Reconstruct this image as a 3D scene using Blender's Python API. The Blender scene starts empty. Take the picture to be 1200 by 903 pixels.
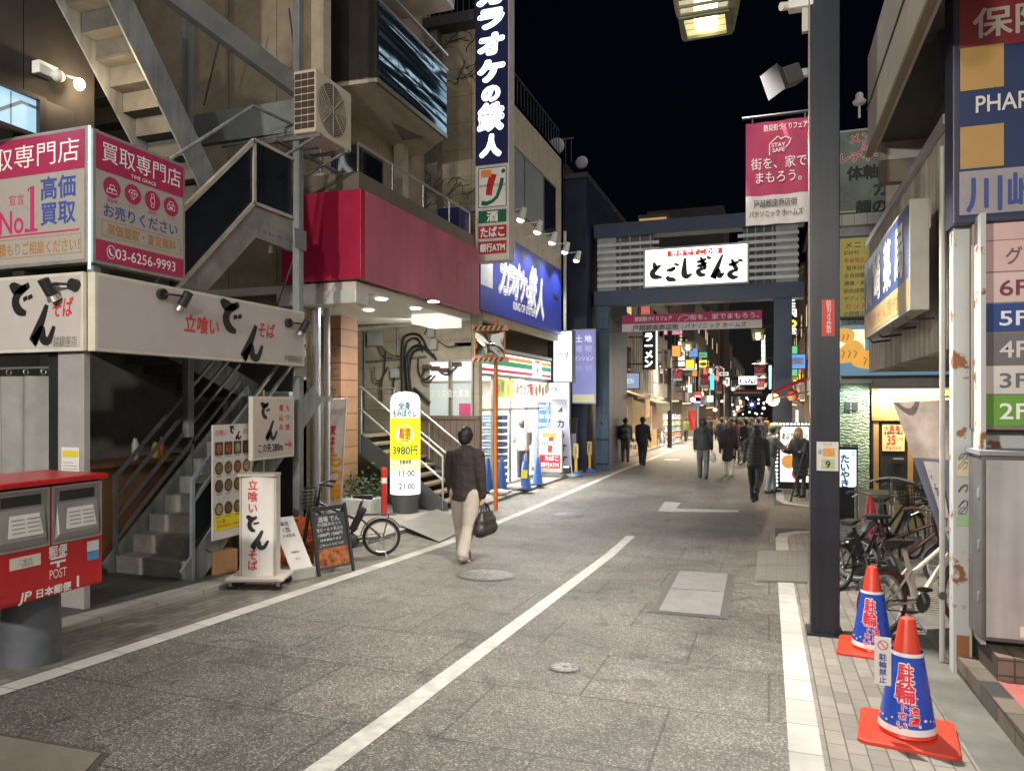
import bpy, bmesh, math, random
from mathutils import Vector, Matrix
random.seed(7)
S = bpy.context.scene
COL = S.collection
R = math.radians
# ---------------------------------------------------------------- camera, sky, sun, exposure
EYE = 1.68
YAW = math.atan(0.35)
FPX = 860.0
HOR = 470.0
cam = bpy.data.objects.new('camera', bpy.data.cameras.new('camera'))
COL.objects.link(cam)
cam.location = (0, 0, EYE)
cam.rotation_euler = (R(90), 0, YAW)
cam.data.sensor_width = 36
cam.data.lens = FPX / 1200 * 36
cam.data.shift_y = (HOR - 451.5) / 1200
cam.data.clip_end = 3000
cam.data.clip_start = 0.05
S.camera = cam
world = bpy.data.worlds.new('World')
S.world = world
world.use_nodes = True
wn = world.node_tree
sky = wn.nodes.new('ShaderNodeTexSky')
sky.sky_type = 'NISHITA'
sky.sun_disc = False
sky.sun_elevation = R(-1)
sky.sun_rotation = R(200)
bg = wn.nodes['Background']
tint = wn.nodes.new('ShaderNodeVectorMath')
tint.operation = 'MULTIPLY'
tint.inputs[1].default_value = (.05, .065, .15)
wn.links.new(sky.outputs[0], tint.inputs[0])
wn.links.new(tint.outputs[0], bg.inputs[0])
bg.inputs[1].default_value = 0.05
sl = bpy.data.lights.new('night_sky_glow', 'SUN')
sl.energy = 1.0
sl.angle = R(100)
sl.color = (1.0, .95, .9)
so = bpy.data.objects.new('night_sky_glow', sl)
so.rotation_euler = (R(50), 0, R(52))
COL.objects.link(so)
S.view_settings.view_transform = 'Standard'
S.view_settings.look = 'None'
S.view_settings.gamma = 1
S.view_settings.exposure = .25
S.cycles.use_denoising = True
try:
 S.cycles.denoiser = 'OPENIMAGEDENOISE'
except Exception:
 pass
S.cycles.max_bounces = 6
S.cycles.sample_clamp_indirect = 4
S.cycles.caustics_reflective = False
S.cycles.caustics_refractive = False
# ---------------------------------------------------------------- measuring
FWD = Vector((-math.sin(YAW), math.cos(YAW), 0))
RGT = Vector((math.cos(YAW), math.sin(YAW), 0))
_prof = [(-400, .9), (-40, .9), (-15, 1.1), (-6, 1.38), (0, 1.66), (4, 1.87), (10, 2.14), (14, 2.2), (24, 2.28), (45, 2.6), (106, 3.95), (200, 5.6), (420, 6.5)]
def gz(y):
 """height of the ground at y along the street (it falls away from the camera)"""
 for (a, ha), (b, hb) in zip(_prof, _prof[1:]):
  if a <= y <= b:
   t = (y - a) / (b - a)
   return EYE - (ha + (hb - ha) * t)
 return EYE - _prof[-1][1] if y > 0 else EYE - _prof[0][1]
def ray(px, py):
 return FWD + RGT * ((px - 600) / FPX) + Vector((0, 0, (HOR - py) / FPX))
def atX(px, py, X):
 r = ray(px, py)
 return Vector((0, 0, EYE)) + r * (X / r.x)
def atY(px, py, Y):
 r = ray(px, py)
 return Vector((0, 0, EYE)) + r * (Y / r.y)
def onG(px, py, lift=0.0):
 r = ray(px, py)
 lo, hi = .5, 400.0
 for _ in range(50):
  m = (lo + hi) / 2
  p = Vector((0, 0, EYE)) + r * m
  if p.z > gz(p.y) + lift:
   lo = m
  else:
   hi = m
 p = Vector((0, 0, EYE)) + r * lo
 p.z = gz(p.y) + lift
 return p
# ---------------------------------------------------------------- materials
_mc = {}
def mat(name, col, rough=.55, metal=0.0, e=0.0, ecol=None, var=.18, scale=3.0, bump=0.0, bscale=60.0, alpha=1.0, trans=0.0, spec=.5):
 if name in _mc:
  return _mc[name]
 m = bpy.data.materials.new(name)
 m.use_nodes = True
 nt = m.node_tree
 b = nt.nodes['Principled BSDF']
 c = (*col, 1)
 b.inputs['Roughness'].default_value = rough
 b.inputs['Metallic'].default_value = metal
 b.inputs['Specular IOR Level'].default_value = spec
 b.inputs['Base Color'].default_value = c
 if trans:
  b.inputs['Transmission Weight'].default_value = trans
 if alpha < 1:
  b.inputs['Alpha'].default_value = alpha
 tc = nt.nodes.new('ShaderNodeTexCoord')
 if var > 0:
  n1 = nt.nodes.new('ShaderNodeTexNoise')
  n1.inputs['Scale'].default_value = scale
  n1.inputs['Detail'].default_value = 7
  n1.inputs['Roughness'].default_value = .65
  nt.links.new(tc.outputs['Object'], n1.inputs['Vector'])
  rp = nt.nodes.new('ShaderNodeMapRange')
  rp.inputs['From Min'].default_value = .3
  rp.inputs['From Max'].default_value = .7
  rp.inputs['To Min'].default_value = 1 - var
  rp.inputs['To Max'].default_value = 1 + var * .5
  nt.links.new(n1.outputs['Fac'], rp.inputs['Value'])
  mx = nt.nodes.new('ShaderNodeVectorMath')
  mx.operation = 'SCALE'
  mx.inputs[0].default_value = col
  nt.links.new(rp.outputs[0], mx.inputs['Scale'])
  nt.links.new(mx.outputs[0], b.inputs['Base Color'])
  rr = nt.nodes.new('ShaderNodeMapRange')
  rr.inputs['To Min'].default_value = max(0, rough - .12)
  rr.inputs['To Max'].default_value = min(1, rough + .12)
  nt.links.new(n1.outputs['Fac'], rr.inputs['Value'])
  nt.links.new(rr.outputs[0], b.inputs['Roughness'])
 if bump > 0:
  n2 = nt.nodes.new('ShaderNodeTexNoise')
  n2.inputs['Scale'].default_value = bscale
  n2.inputs['Detail'].default_value = 4
  nt.links.new(tc.outputs['Object'], n2.inputs['Vector'])
  bp = nt.nodes.new('ShaderNodeBump')
  bp.inputs['Strength'].default_value = bump
  bp.inputs['Distance'].default_value = .01
  nt.links.new(n2.outputs['Fac'], bp.inputs['Height'])
  nt.links.new(bp.outputs[0], b.inputs['Normal'])
 if e > 0:
  b.inputs['Emission Color'].default_value = (*(ecol or col), 1)
  b.inputs['Emission Strength'].default_value = e
 _mc[name] = m
 return m
def lit(name, col, e, sample=False):
 """something that gives off light: a lit sign face, a lamp lens, a lettering of light"""
 m = mat(name, tuple(min(1, c) * .6 for c in col), .5, e=e, ecol=col, var=0)
 if not sample:
  m.cycles.emission_sampling = 'NONE'
 return m
def brickmat(name, c1, c2, mortar, w, h, ms=.006, rough=.7, off=.5, bump=.25, var=.2, axes='XY', spec=.5, rot=0.0):
 if name in _mc:
  return _mc[name]
 m = mat(name, c1, rough, var=0, spec=spec)
 nt = m.node_tree
 b = nt.nodes['Principled BSDF']
 tc = nt.nodes.new('ShaderNodeTexCoord')
 src = tc.outputs['Object']
 sx = nt.nodes.new('ShaderNodeSeparateXYZ')
 cx = nt.nodes.new('ShaderNodeCombineXYZ')
 nt.links.new(src, sx.inputs[0])
 nt.links.new(sx.outputs['XYZ'.index(axes[0])], cx.inputs[0])
 nt.links.new(sx.outputs['XYZ'.index(axes[1])], cx.inputs[1])
 bt = nt.nodes.new('ShaderNodeTexBrick')
 bt.offset = off
 bt.inputs['Scale'].default_value = 1
 bt.inputs['Brick Width'].default_value = w
 bt.inputs['Row Height'].default_value = h
 bt.inputs['Mortar Size'].default_value = ms
 bt.inputs['Mortar Smooth'].default_value = .2
 bt.inputs['Color1'].default_value = (*c1, 1)
 bt.inputs['Color2'].default_value = (*c2, 1)
 bt.inputs['Mortar'].default_value = (*mortar, 1)
 nt.links.new(cx.outputs[0], bt.inputs['Vector'])
 n1 = nt.nodes.new('ShaderNodeTexNoise')
 n1.inputs['Scale'].default_value = 1.3
 n1.inputs['Detail'].default_value = 8
 n1.inputs['Roughness'].default_value = .7
 nt.links.new(src, n1.inputs['Vector'])
 rp = nt.nodes.new('ShaderNodeMapRange')
 rp.inputs['From Min'].default_value = .3
 rp.inputs['From Max'].default_value = .7
 rp.inputs['To Min'].default_value = 1 - var
 rp.inputs['To Max'].default_value = 1 + var * .6
 nt.links.new(n1.outputs['Fac'], rp.inputs['Value'])
 mx = nt.nodes.new('ShaderNodeVectorMath')
 mx.operation = 'SCALE'
 nt.links.new(bt.outputs['Color'], mx.inputs[0])
 nt.links.new(rp.outputs[0], mx.inputs['Scale'])
 nt.links.new(mx.outputs[0], b.inputs['Base Color'])
 bp = nt.nodes.new('ShaderNodeBump')
 bp.inputs['Strength'].default_value = bump
 bp.inputs['Distance'].default_value = .006
 bp.invert = True
 nt.links.new(bt.outputs['Fac'], bp.inputs['Height'])
 nt.links.new(bp.outputs[0], b.inputs['Normal'])
 return m
def stripemat(name, ca, cb, period, duty, axis='Z', rough=.6, bump=.4, metal=0.0):
 """ridged or boarded surface: lines of cb every period along an axis"""
 if name in _mc:
  return _mc[name]
 m = mat(name, ca, rough, metal, var=0)
 nt = m.node_tree
 b = nt.nodes['Principled BSDF']
 tc = nt.nodes.new('ShaderNodeTexCoord')
 sx = nt.nodes.new('ShaderNodeSeparateXYZ')
 nt.links.new(tc.outputs['Object'], sx.inputs[0])
 d = nt.nodes.new('ShaderNodeMath')
 d.operation = 'DIVIDE'
 d.inputs[1].default_value = period
 nt.links.new(sx.outputs['XYZ'.index(axis)], d.inputs[0])
 fr = nt.nodes.new('ShaderNodeMath')
 fr.operation = 'FRACT'
 nt.links.new(d.outputs[0], fr.inputs[0])
 g = nt.nodes.new('ShaderNodeMath')
 g.operation = 'GREATER_THAN'
 g.inputs[1].default_value = 1 - duty
 nt.links.new(fr.outputs[0], g.inputs[0])
 n1 = nt.nodes.new('ShaderNodeTexNoise')
 n1.inputs['Scale'].default_value = 2.2
 n1.inputs['Detail'].default_value = 8
 nt.links.new(tc.outputs['Object'], n1.inputs['Vector'])
 rp = nt.nodes.new('ShaderNodeMapRange')
 rp.inputs['To Min'].default_value = .65
 rp.inputs['To Max'].default_value = 1.25
 nt.links.new(n1.outputs['Fac'], rp.inputs['Value'])
 mx = nt.nodes.new('ShaderNodeMix')
 mx.data_type = 'RGBA'
 mx.inputs[6].default_value = (*ca, 1)
 mx.inputs[7].default_value = (*cb, 1)
 nt.links.new(g.outputs[0], mx.inputs[0])
 v = nt.nodes.new('ShaderNodeVectorMath')
 v.operation = 'SCALE'
 nt.links.new(mx.outputs[2], v.inputs[0])
 nt.links.new(rp.outputs[0], v.inputs['Scale'])
 nt.links.new(v.outputs[0], b.inputs['Base Color'])
 bp = nt.nodes.new('ShaderNodeBump')
 bp.inputs['Strength'].default_value = bump
 bp.inputs['Distance'].default_value = .01
 bp.invert = True
 nt.links.new(g.outputs[0], bp.inputs['Height'])
 nt.links.new(bp.outputs[0], b.inputs['Normal'])
 return m
# ---------------------------------------------------------------- mesh builder
class MB:
 def __init__(s):
  s.v, s.f = [], []
 def add(s, vs, fs):
  b = len(s.v)
  s.v += [tuple(p) for p in vs]
  s.f += [tuple(i + b for i in f) for f in fs]
  return s
 def box(s, x0, x1, y0, y1, z0, z1):
  return s.add([(x, y, z) for x in (x0, x1) for y in (y0, y1) for z in (z0, z1)],
                     [(0, 1, 3, 2), (4, 6, 7, 5), (0, 4, 5, 1), (2, 3, 7, 6), (0, 2, 6, 4), (1, 5, 7, 3)])
 def bar(s, p, q, w, h, up=(0, 0, 1)):
  """square bar from p to q, w across, h along the up side"""
  p, q = Vector(p), Vector(q)
  a = (q - p).normalized()
  u = Vector(up)
  l = a.cross(u)
  if l.length < 1e-4:
   l = a.cross(Vector((0, 1, 0)))
  l.normalize()
  u = l.cross(a)
  l, u = l * (w / 2), u * (h / 2)
  return s.add([p - l - u, p + l - u, p + l + u, p - l + u, q - l - u, q + l - u, q + l + u, q - l + u],
                     [(0, 3, 2, 1), (4, 5, 6, 7), (0, 1, 5, 4), (1, 2, 6, 5), (2, 3, 7, 6), (3, 0, 4, 7)])
 def cyl(s, p, q, r, r2=None, n=12, cap=True):
  p, q = Vector(p), Vector(q)
  r2 = r if r2 is None else r2
  a = (q - p).normalized()
  l = a.orthogonal().normalized()
  u = a.cross(l)
  vs = []
  for c, rr in ((p, r), (q, r2)):
   vs += [c + (l * math.cos(2 * math.pi * i / n) + u * math.sin(2 * math.pi * i / n)) * rr for i in range(n)]
  fs = [(i, (i + 1) % n, n + (i + 1) % n, n + i) for i in range(n)]
  if cap:
   fs += [tuple(range(n - 1, -1, -1)), tuple(range(n, 2 * n))]
  return s.add(vs, fs)
 def tube(s, pts, r, n=6, closed=False):
  pts = [Vector(p) for p in pts]
  N = len(pts)
  vs, fs = [], []
  prev = None
  for i, p in enumerate(pts):
   a = (pts[(i + 1) % N] - pts[i - 1]) if closed else (pts[min(i + 1, N - 1)] - pts[max(i - 1, 0)])
   a.normalize()
   l = prev - a * prev.dot(a) if prev is not None else a.orthogonal()
   if l.length < 1e-5:
    l = a.orthogonal()
   l.normalize()
   prev = l
   u = a.cross(l)
   rr = r[i] if isinstance(r, (list, tuple)) else r
   vs += [p + (l * math.cos(2 * math.pi * k / n) + u * math.sin(2 * math.pi * k / n)) * rr for k in range(n)]
  for i in range(N if closed else N - 1):
   j = (i + 1) % N
   fs += [(i * n + k, i * n + (k + 1) % n, j * n + (k + 1) % n, j * n + k) for k in range(n)]
  if not closed:
   fs += [tuple(range(n - 1, -1, -1)), tuple(range((N - 1) * n, N * n))]
  return s.add(vs, fs)
 def lathe(s, prof, c=(0, 0, 0), n=24):
  vs, fs = [], []
  for r, z in prof:
   vs += [(c[0] + r * math.cos(2 * math.pi * i / n), c[1] + r * math.sin(2 * math.pi * i / n), c[2] + z) for i in range(n)]
  for k in range(len(prof) - 1):
   fs += [(k * n + i, k * n + (i + 1) % n, (k + 1) * n + (i + 1) % n, (k + 1) * n + i) for i in range(n)]
  fs += [tuple(range(n - 1, -1, -1)), tuple(range((len(prof) - 1) * n, len(prof) * n))]
  return s.add(vs, fs)
 def prism(s, poly, vec):
  poly = [Vector(p) for p in poly]
  vec = Vector(vec)
  n = len(poly)
  return s.add(poly + [p + vec for p in poly],
                     [tuple(range(n - 1, -1, -1)), tuple(range(n, 2 * n))] + [(i, (i + 1) % n, n + (i + 1) % n, n + i) for i in range(n)])
 def quad(s, *p):
  return s.add(p, [tuple(range(len(p)))])
 def ell(s, c, rx, ry, rz, n=14, m=9, rot=None):
  vs, fs = [], []
  rm = rot or Matrix.Identity(3)
  for j in range(m + 1):
   t = math.pi * j / m
   for i in range(n):
    a = 2 * math.pi * i / n
    vs.append(Vector(c) + rm @ Vector((rx * math.sin(t) * math.cos(a), ry * math.sin(t) * math.sin(a), rz * math.cos(t))))
  for j in range(m):
   fs += [(j * n + i, (j + 1) * n + i, (j + 1) * n + (i + 1) % n, j * n + (i + 1) % n) for i in range(n)]
  return s.add(vs, fs)
 def torus(s, c, axis, R0, r, n=28, k=8, a0=0, a1=2 * math.pi):
  axis = Vector(axis).normalized()
  l = axis.orthogonal().normalized()
  if abs(axis.z) < .5:
   l = Vector((0, 0, 1)).cross(axis).normalized()
  u = axis.cross(l)
  full = abs(a1 - a0 - 2 * math.pi) < 1e-6
  N = n if full else n + 1
  pts = [Vector(c) + (l * math.cos(a0 + (a1 - a0) * i / n) + u * math.sin(a0 + (a1 - a0) * i / n)) * R0 for i in range(N)]
  return s.tube(pts, r, k, closed=full)
 def grid(s, fn, nu, nv):
  vs = [fn(i / nu, j / nv) for j in range(nv + 1) for i in range(nu + 1)]
  fs = [(j * (nu + 1) + i, j * (nu + 1) + i + 1, (j + 1) * (nu + 1) + i + 1, (j + 1) * (nu + 1) + i) for j in range(nv) for i in range(nu)]
  return s.add(vs, fs)
def rootof(o):
 while o.parent is not None:
  o = o.parent
 return o
def put(mb, name, m, par=None, W=True, smooth=False, bev=0.0):
 """link a builder as ONE mesh object under par; W: coordinates are world ones"""
 me = bpy.data.meshes.new(name)
 vs = mb.v
 if par is not None and W:
  o = rootof(par).location
  vs = [(x - o.x, y - o.y, z - o.z) for x, y, z in vs]
 me.from_pydata(vs, [], mb.f)
 bm = bmesh.new()
 bm.from_mesh(me)
 bmesh.ops.remove_doubles(bm, verts=bm.verts, dist=1e-5)
 if len(bm.faces) < 60000:
  bmesh.ops.recalc_face_normals(bm, faces=bm.faces)
 if bev > 0:
  es = [e for e in bm.edges if len(e.link_faces) == 2 and e.calc_face_angle(0) > .5]
  if es:
   bmesh.ops.bevel(bm, geom=es, offset=bev, segments=2, profile=.6, affect='EDGES', clamp_overlap=True)
 bm.to_mesh(me)
 bm.free()
 if smooth:
  me.polygons.foreach_set('use_smooth', [True] * len(me.polygons))
  try:
   me.set_sharp_from_angle(angle=R(40))
  except Exception:
   pass
 me.materials.append(m)
 o = bpy.data.objects.new(name, me)
 COL.objects.link(o)
 if par is not None:
  o.parent = par
 return o
def tag(o, label=None, cat=None, group=None, kind=None):
 for k, v in (('label', label), ('category', cat), ('group', group), ('kind', kind)):
  if v:
   o[k] = v
 return o
def thing(name, label, cat, loc=(0, 0, 0), rz=0.0, group=None):
 o = bpy.data.objects.new(name, None)
 COL.objects.link(o)
 o.empty_display_size = .1
 o.location = loc
 o.rotation_euler = (0, 0, rz)
 return tag(o, label, cat, group)
def clone(o, loc=None, rz=None, label=None, par=None):
 """a copy of a thing with copies of its parts and sub-parts"""
 c = o.copy()
 COL.objects.link(c)
 if par is not None:
  c.parent = par
 if loc is not None:
  c.location = loc
 if rz is not None:
  c.rotation_euler = (0, 0, rz)
 if label:
  c['label'] = label
 for ch in [k for k in kids.get(o.name, [])] if False else list(o.children):
  clone(ch, par=c)
 return c
def light(name, kind, loc, power, col=(1, 1, 1), par=None, size=.1, aim=None, spot=None, sizey=None, W=True):
 l = bpy.data.lights.new(name, kind)
 l.energy = power
 l.color = col
 if kind == 'AREA':
  l.shape = 'RECTANGLE'
  l.size = size
  l.size_y = sizey or size
 else:
  l.shadow_soft_size = size
 if kind == 'SPOT':
  l.spot_size = spot or R(80)
  l.spot_blend = .6
 o = bpy.data.objects.new(name, l)
 COL.objects.link(o)
 loc = Vector(loc)
 if par is not None:
  o.parent = par
  if W:
   loc = loc - rootof(par).location
 o.location = loc
 if aim is not None:
  o.rotation_euler = Vector(aim).to_track_quat('-Z', 'Y').to_euler()
 return o
# ---------------------------------------------------------------- flat frames and lettering
class Fr:
 """a plane to work on: origin at lower left, u to the reader's right, v up, n towards the reader"""
 def __init__(s, o, u, w=1.0, h=1.0, v=(0, 0, 1)):
  s.o, s.u, s.v = Vector(o), Vector(u).normalized(), Vector(v).normalized()
  s.n = s.u.cross(s.v)
  s.w, s.h = w, h
 def p(s, a, b, off=0.0):
  return s.o + s.u * a + s.v * b + s.n * off
 def rect(s, mb, a0, b0, a1, b1, off=.003):
  return mb.quad(s.p(a0, b0, off), s.p(a1, b0, off), s.p(a1, b1, off), s.p(a0, b1, off))
 def slab(s, mb, a0, b0, a1, b1, o0, o1):
  return mb.prism([s.p(a0, b0, o0), s.p(a1, b0, o0), s.p(a1, b1, o0), s.p(a0, b1, o0)], s.n * (o1 - o0))
 def disc(s, mb, a, b, r, off=.003, n=20, ry=None):
  return mb.quad(*[s.p(a + r * math.cos(2 * math.pi * i / n), b + (ry or r) * math.sin(2 * math.pi * i / n), off) for i in range(n)])
 def poly(s, mb, pts, off=.003):
  return mb.quad(*[s.p(a, b, off) for a, b in pts])
 def line(s, mb, pts, wd, off=.003):
  """a line of width wd through the points (wd may be a list: a brush stroke)"""
  pts = [Vector((a, b)) for a, b in pts]
  L = []
  for i, q in enumerate(pts):
   d = pts[min(i + 1, len(pts) - 1)] - pts[max(i - 1, 0)]
   if d.length < 1e-9:
    d = Vector((1, 0))
   d.normalize()
   k = Vector((-d.y, d.x)) * ((wd[i] if isinstance(wd, (list, tuple)) else wd) / 2)
   L.append((q + k, q - k))
  for (a, b), (c, d) in zip(L, L[1:]):
   mb.quad(s.p(*b, off), s.p(*d, off), s.p(*c, off), s.p(*a, off))
  return mb
_tc = {}
def glyphs(body, bold=0.0):
 key = (body, bold)
 if key not in _tc:
  c = bpy.data.curves.new('lettering', 'FONT')
  c.body = body
  c.offset = bold
  c.resolution_u = 3
  o = bpy.data.objects.new('lettering', c)
  me = bpy.data.meshes.new_from_object(o)
  vs = [v.co.copy() for v in me.vertices]
  fs = [tuple(p.vertices) for p in me.polygons]
  bpy.data.objects.remove(o)
  bpy.data.curves.remove(c)
  bpy.data.meshes.remove(me)
  _tc[key] = (vs, fs)
 return _tc[key]
def words(mb, fr, body, a, b, h, w=None, bold=.0, vert=False, off=.004, shear=0.0, fit=True):
 """write body centred on (a, b); h is the letter height, w squeezes the line to a width; vert stacks it downwards"""
 if vert:
  n = len(body)
  step = (w or h * n * 1.08) / n
  for i, ch in enumerate(body):
   if ch.strip():
    words(mb, fr, ch, a, b + step * (n / 2 - i - .5), h, None, bold, False, off, shear)
  return mb
 st = bold > .014
 vs, fs = glyphs(body, 0 if st else bold)
 if not vs:
  return mb
 x0, x1 = min(v.x for v in vs), max(v.x for v in vs)
 sy = h / .86
 sx = sy
 if w:
  sx = w / max(1e-6, x1 - x0)
 asc = any(ord(c) > 0x2000 for c in body)
 cy = .38 if asc else .36
 if not asc:
  sy = h / .72
  if not w:
   sx = sy
 cx = (x0 + x1) / 2
 n = (8 if bold < .06 else 12) if st else 0
 for i in range(n + 1):  # heavy letters: the glyph laid down in a ring, each a hair above the last
  dx, dy = (bold * math.cos(2 * math.pi * i / n), bold * math.sin(2 * math.pi * i / n)) if i < n else (0, 0)
  mb.add([fr.p(a + (v.x + dx - cx) * sx + shear * (v.y + dy - cy) * sy, b + (v.y + dy - cy) * sy, off + i * .00012) for v in vs], fs)
 return mb
def letter(par, fr, m, items, name='lettering', W=True):
 for it in items:
  kw = it[5] if len(it) > 5 else {}
  o = put(words(MB(), fr, it[0], it[1], it[2], it[3], it[4] if len(it) > 4 else None, **kw), name, m, par, W)
 return o
def panel(par, name, m, fr, a0, b0, a1, b1, off=.003, W=True):
 return put(fr.rect(MB(), a0, b0, a1, b1, off), name, m, par, W)
def signbox(name, label, cat, fr, depth, face, case, margin=.02, group=None, bev=.006, loc=None):
 """a sign case of real depth behind the frame with its face let into it"""
 t = thing(name, label, cat, loc if loc is not None else fr.p(fr.w / 2, 0, -depth / 2), 0, group)
 mb = MB()
 fr.slab(mb, 0, 0, fr.w, fr.h, -depth, 0)
 put(mb, 'casing', case, t, bev=bev)
 panel(t, 'sign_face', face, fr, margin, margin, fr.w - margin, fr.h - margin, .002)
 return t
def streak(m, amt=.35, sx=9.0, sz=.35):
 """run-off dirt: a noise drawn out downwards, with its own shape on the surface"""
 nt = m.node_tree
 b = nt.nodes['Principled BSDF']
 if not b.inputs['Base Color'].links:
  return m
 src = b.inputs['Base Color'].links[0].from_socket
 tc = nt.nodes.new('ShaderNodeTexCoord')
 mp = nt.nodes.new('ShaderNodeMapping')
 mp.inputs['Scale'].default_value = (sx, sx, sz)
 nz = nt.nodes.new('ShaderNodeTexNoise')
 nz.inputs['Scale'].default_value = 1
 nz.inputs['Detail'].default_value = 6
 mr = nt.nodes.new('ShaderNodeMapRange')
 mr.inputs['From Min'].default_value = .35
 mr.inputs['From Max'].default_value = .65
 mr.inputs['To Min'].default_value = 1 - amt
 mr.inputs['To Max'].default_value = 1 + amt * .3
 sc = nt.nodes.new('ShaderNodeVectorMath')
 sc.operation = 'SCALE'
 nt.links.new(tc.outputs['Object'], mp.inputs[0])
 nt.links.new(mp.outputs[0], nz.inputs['Vector'])
 nt.links.new(nz.outputs['Fac'], mr.inputs['Value'])
 nt.links.new(src, sc.inputs[0])
 nt.links.new(mr.outputs[0], sc.inputs['Scale'])
 nt.links.new(sc.outputs[0], b.inputs['Base Color'])
 return m
# common materials
white = mat('white_paint', (.78, .78, .75), .45)
offwhite = mat('off_white_panel', (.72, .70, .66), .4)
black = mat('black_metal', (.02, .02, .022), .45)
rubber = mat('black_rubber', (.018, .018, .018), .75)
dark = mat('dark_grey_metal', (.07, .075, .08), .5, .3)
steel = mat('galvanised_steel', (.33, .35, .36), .45, .6, var=.3)
alu = mat('aluminium', (.55, .56, .57), .38, .8)
greysteel = mat('grey_painted_steel', (.24, .26, .265), .55, .1, var=.3, scale=2)
concrete = mat('concrete', (.27, .26, .24), .85, var=.3, bump=.2)
cream = mat('cream_wall', (.55, .47, .36), .75, var=.22, scale=1.2)
ink = mat('black_lettering', (.015, .015, .015), .5, var=0)
redink = mat('red_lettering', (.62, .04, .035), .5, var=0)
whiteink = mat('white_lettering', (.85, .85, .83), .5, var=0)
navyink = mat('navy_lettering', (.03, .06, .25), .5, var=0)
glassdark = mat('dark_window_glass', (.015, .02, .025), .06, 0, var=0, spec=.8)
for m_, a_ in ((steel, .3), (greysteel, .35), (concrete, .4), (cream, .4), (offwhite, .2)):
 streak(m_, a_)
def bolts(par, fr, pts, r=.018, m=None):
 """a row of bolt heads on a plate"""
 mb = MB()
 for a, b in pts:
  mb.cyl(fr.p(a, b, 0), fr.p(a, b, .012), r, n=6)
 return put(mb, 'bolt_heads', m or steel, par)
# ---------------------------------------------------------------- ground, road, pavements, markings
def strip(mb, x0, x1, y0, y1, lift, thick=0.0):
 ys = sorted({y0, y1} | {y for y, _ in _prof if y0 < y < y1})
 for a, b in zip(ys, ys[1:]):
  if thick:
   mb.add([(x, y, gz(y) + lift - dz) for x in (x0, x1) for y in (a, b) for dz in (thick, 0)],
                   [(0, 1, 3, 2), (4, 6, 7, 5), (0, 4, 5, 1), (2, 3, 7, 6), (0, 2, 6, 4), (1, 5, 7, 3)])
  else:
   mb.quad((x0, a, gz(a) + lift), (x1, a, gz(a) + lift), (x1, b, gz(b) + lift), (x0, b, gz(b) + lift))
 return mb
def flat(mb, pts, lift):
 return mb.quad(*[(x, y, gz(y) + lift) for x, y in pts])
def struct(name, mb, m, **k):
 return tag(put(mb, name, m, **k), kind='structure')
XL, XR = -4.5, 0.1
asphalt = mat('asphalt_ground', (.06, .06, .06), .85, bump=.3)
ground = struct('ground', strip(MB(), -300, 300, -300, 420, 0), asphalt)
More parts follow.
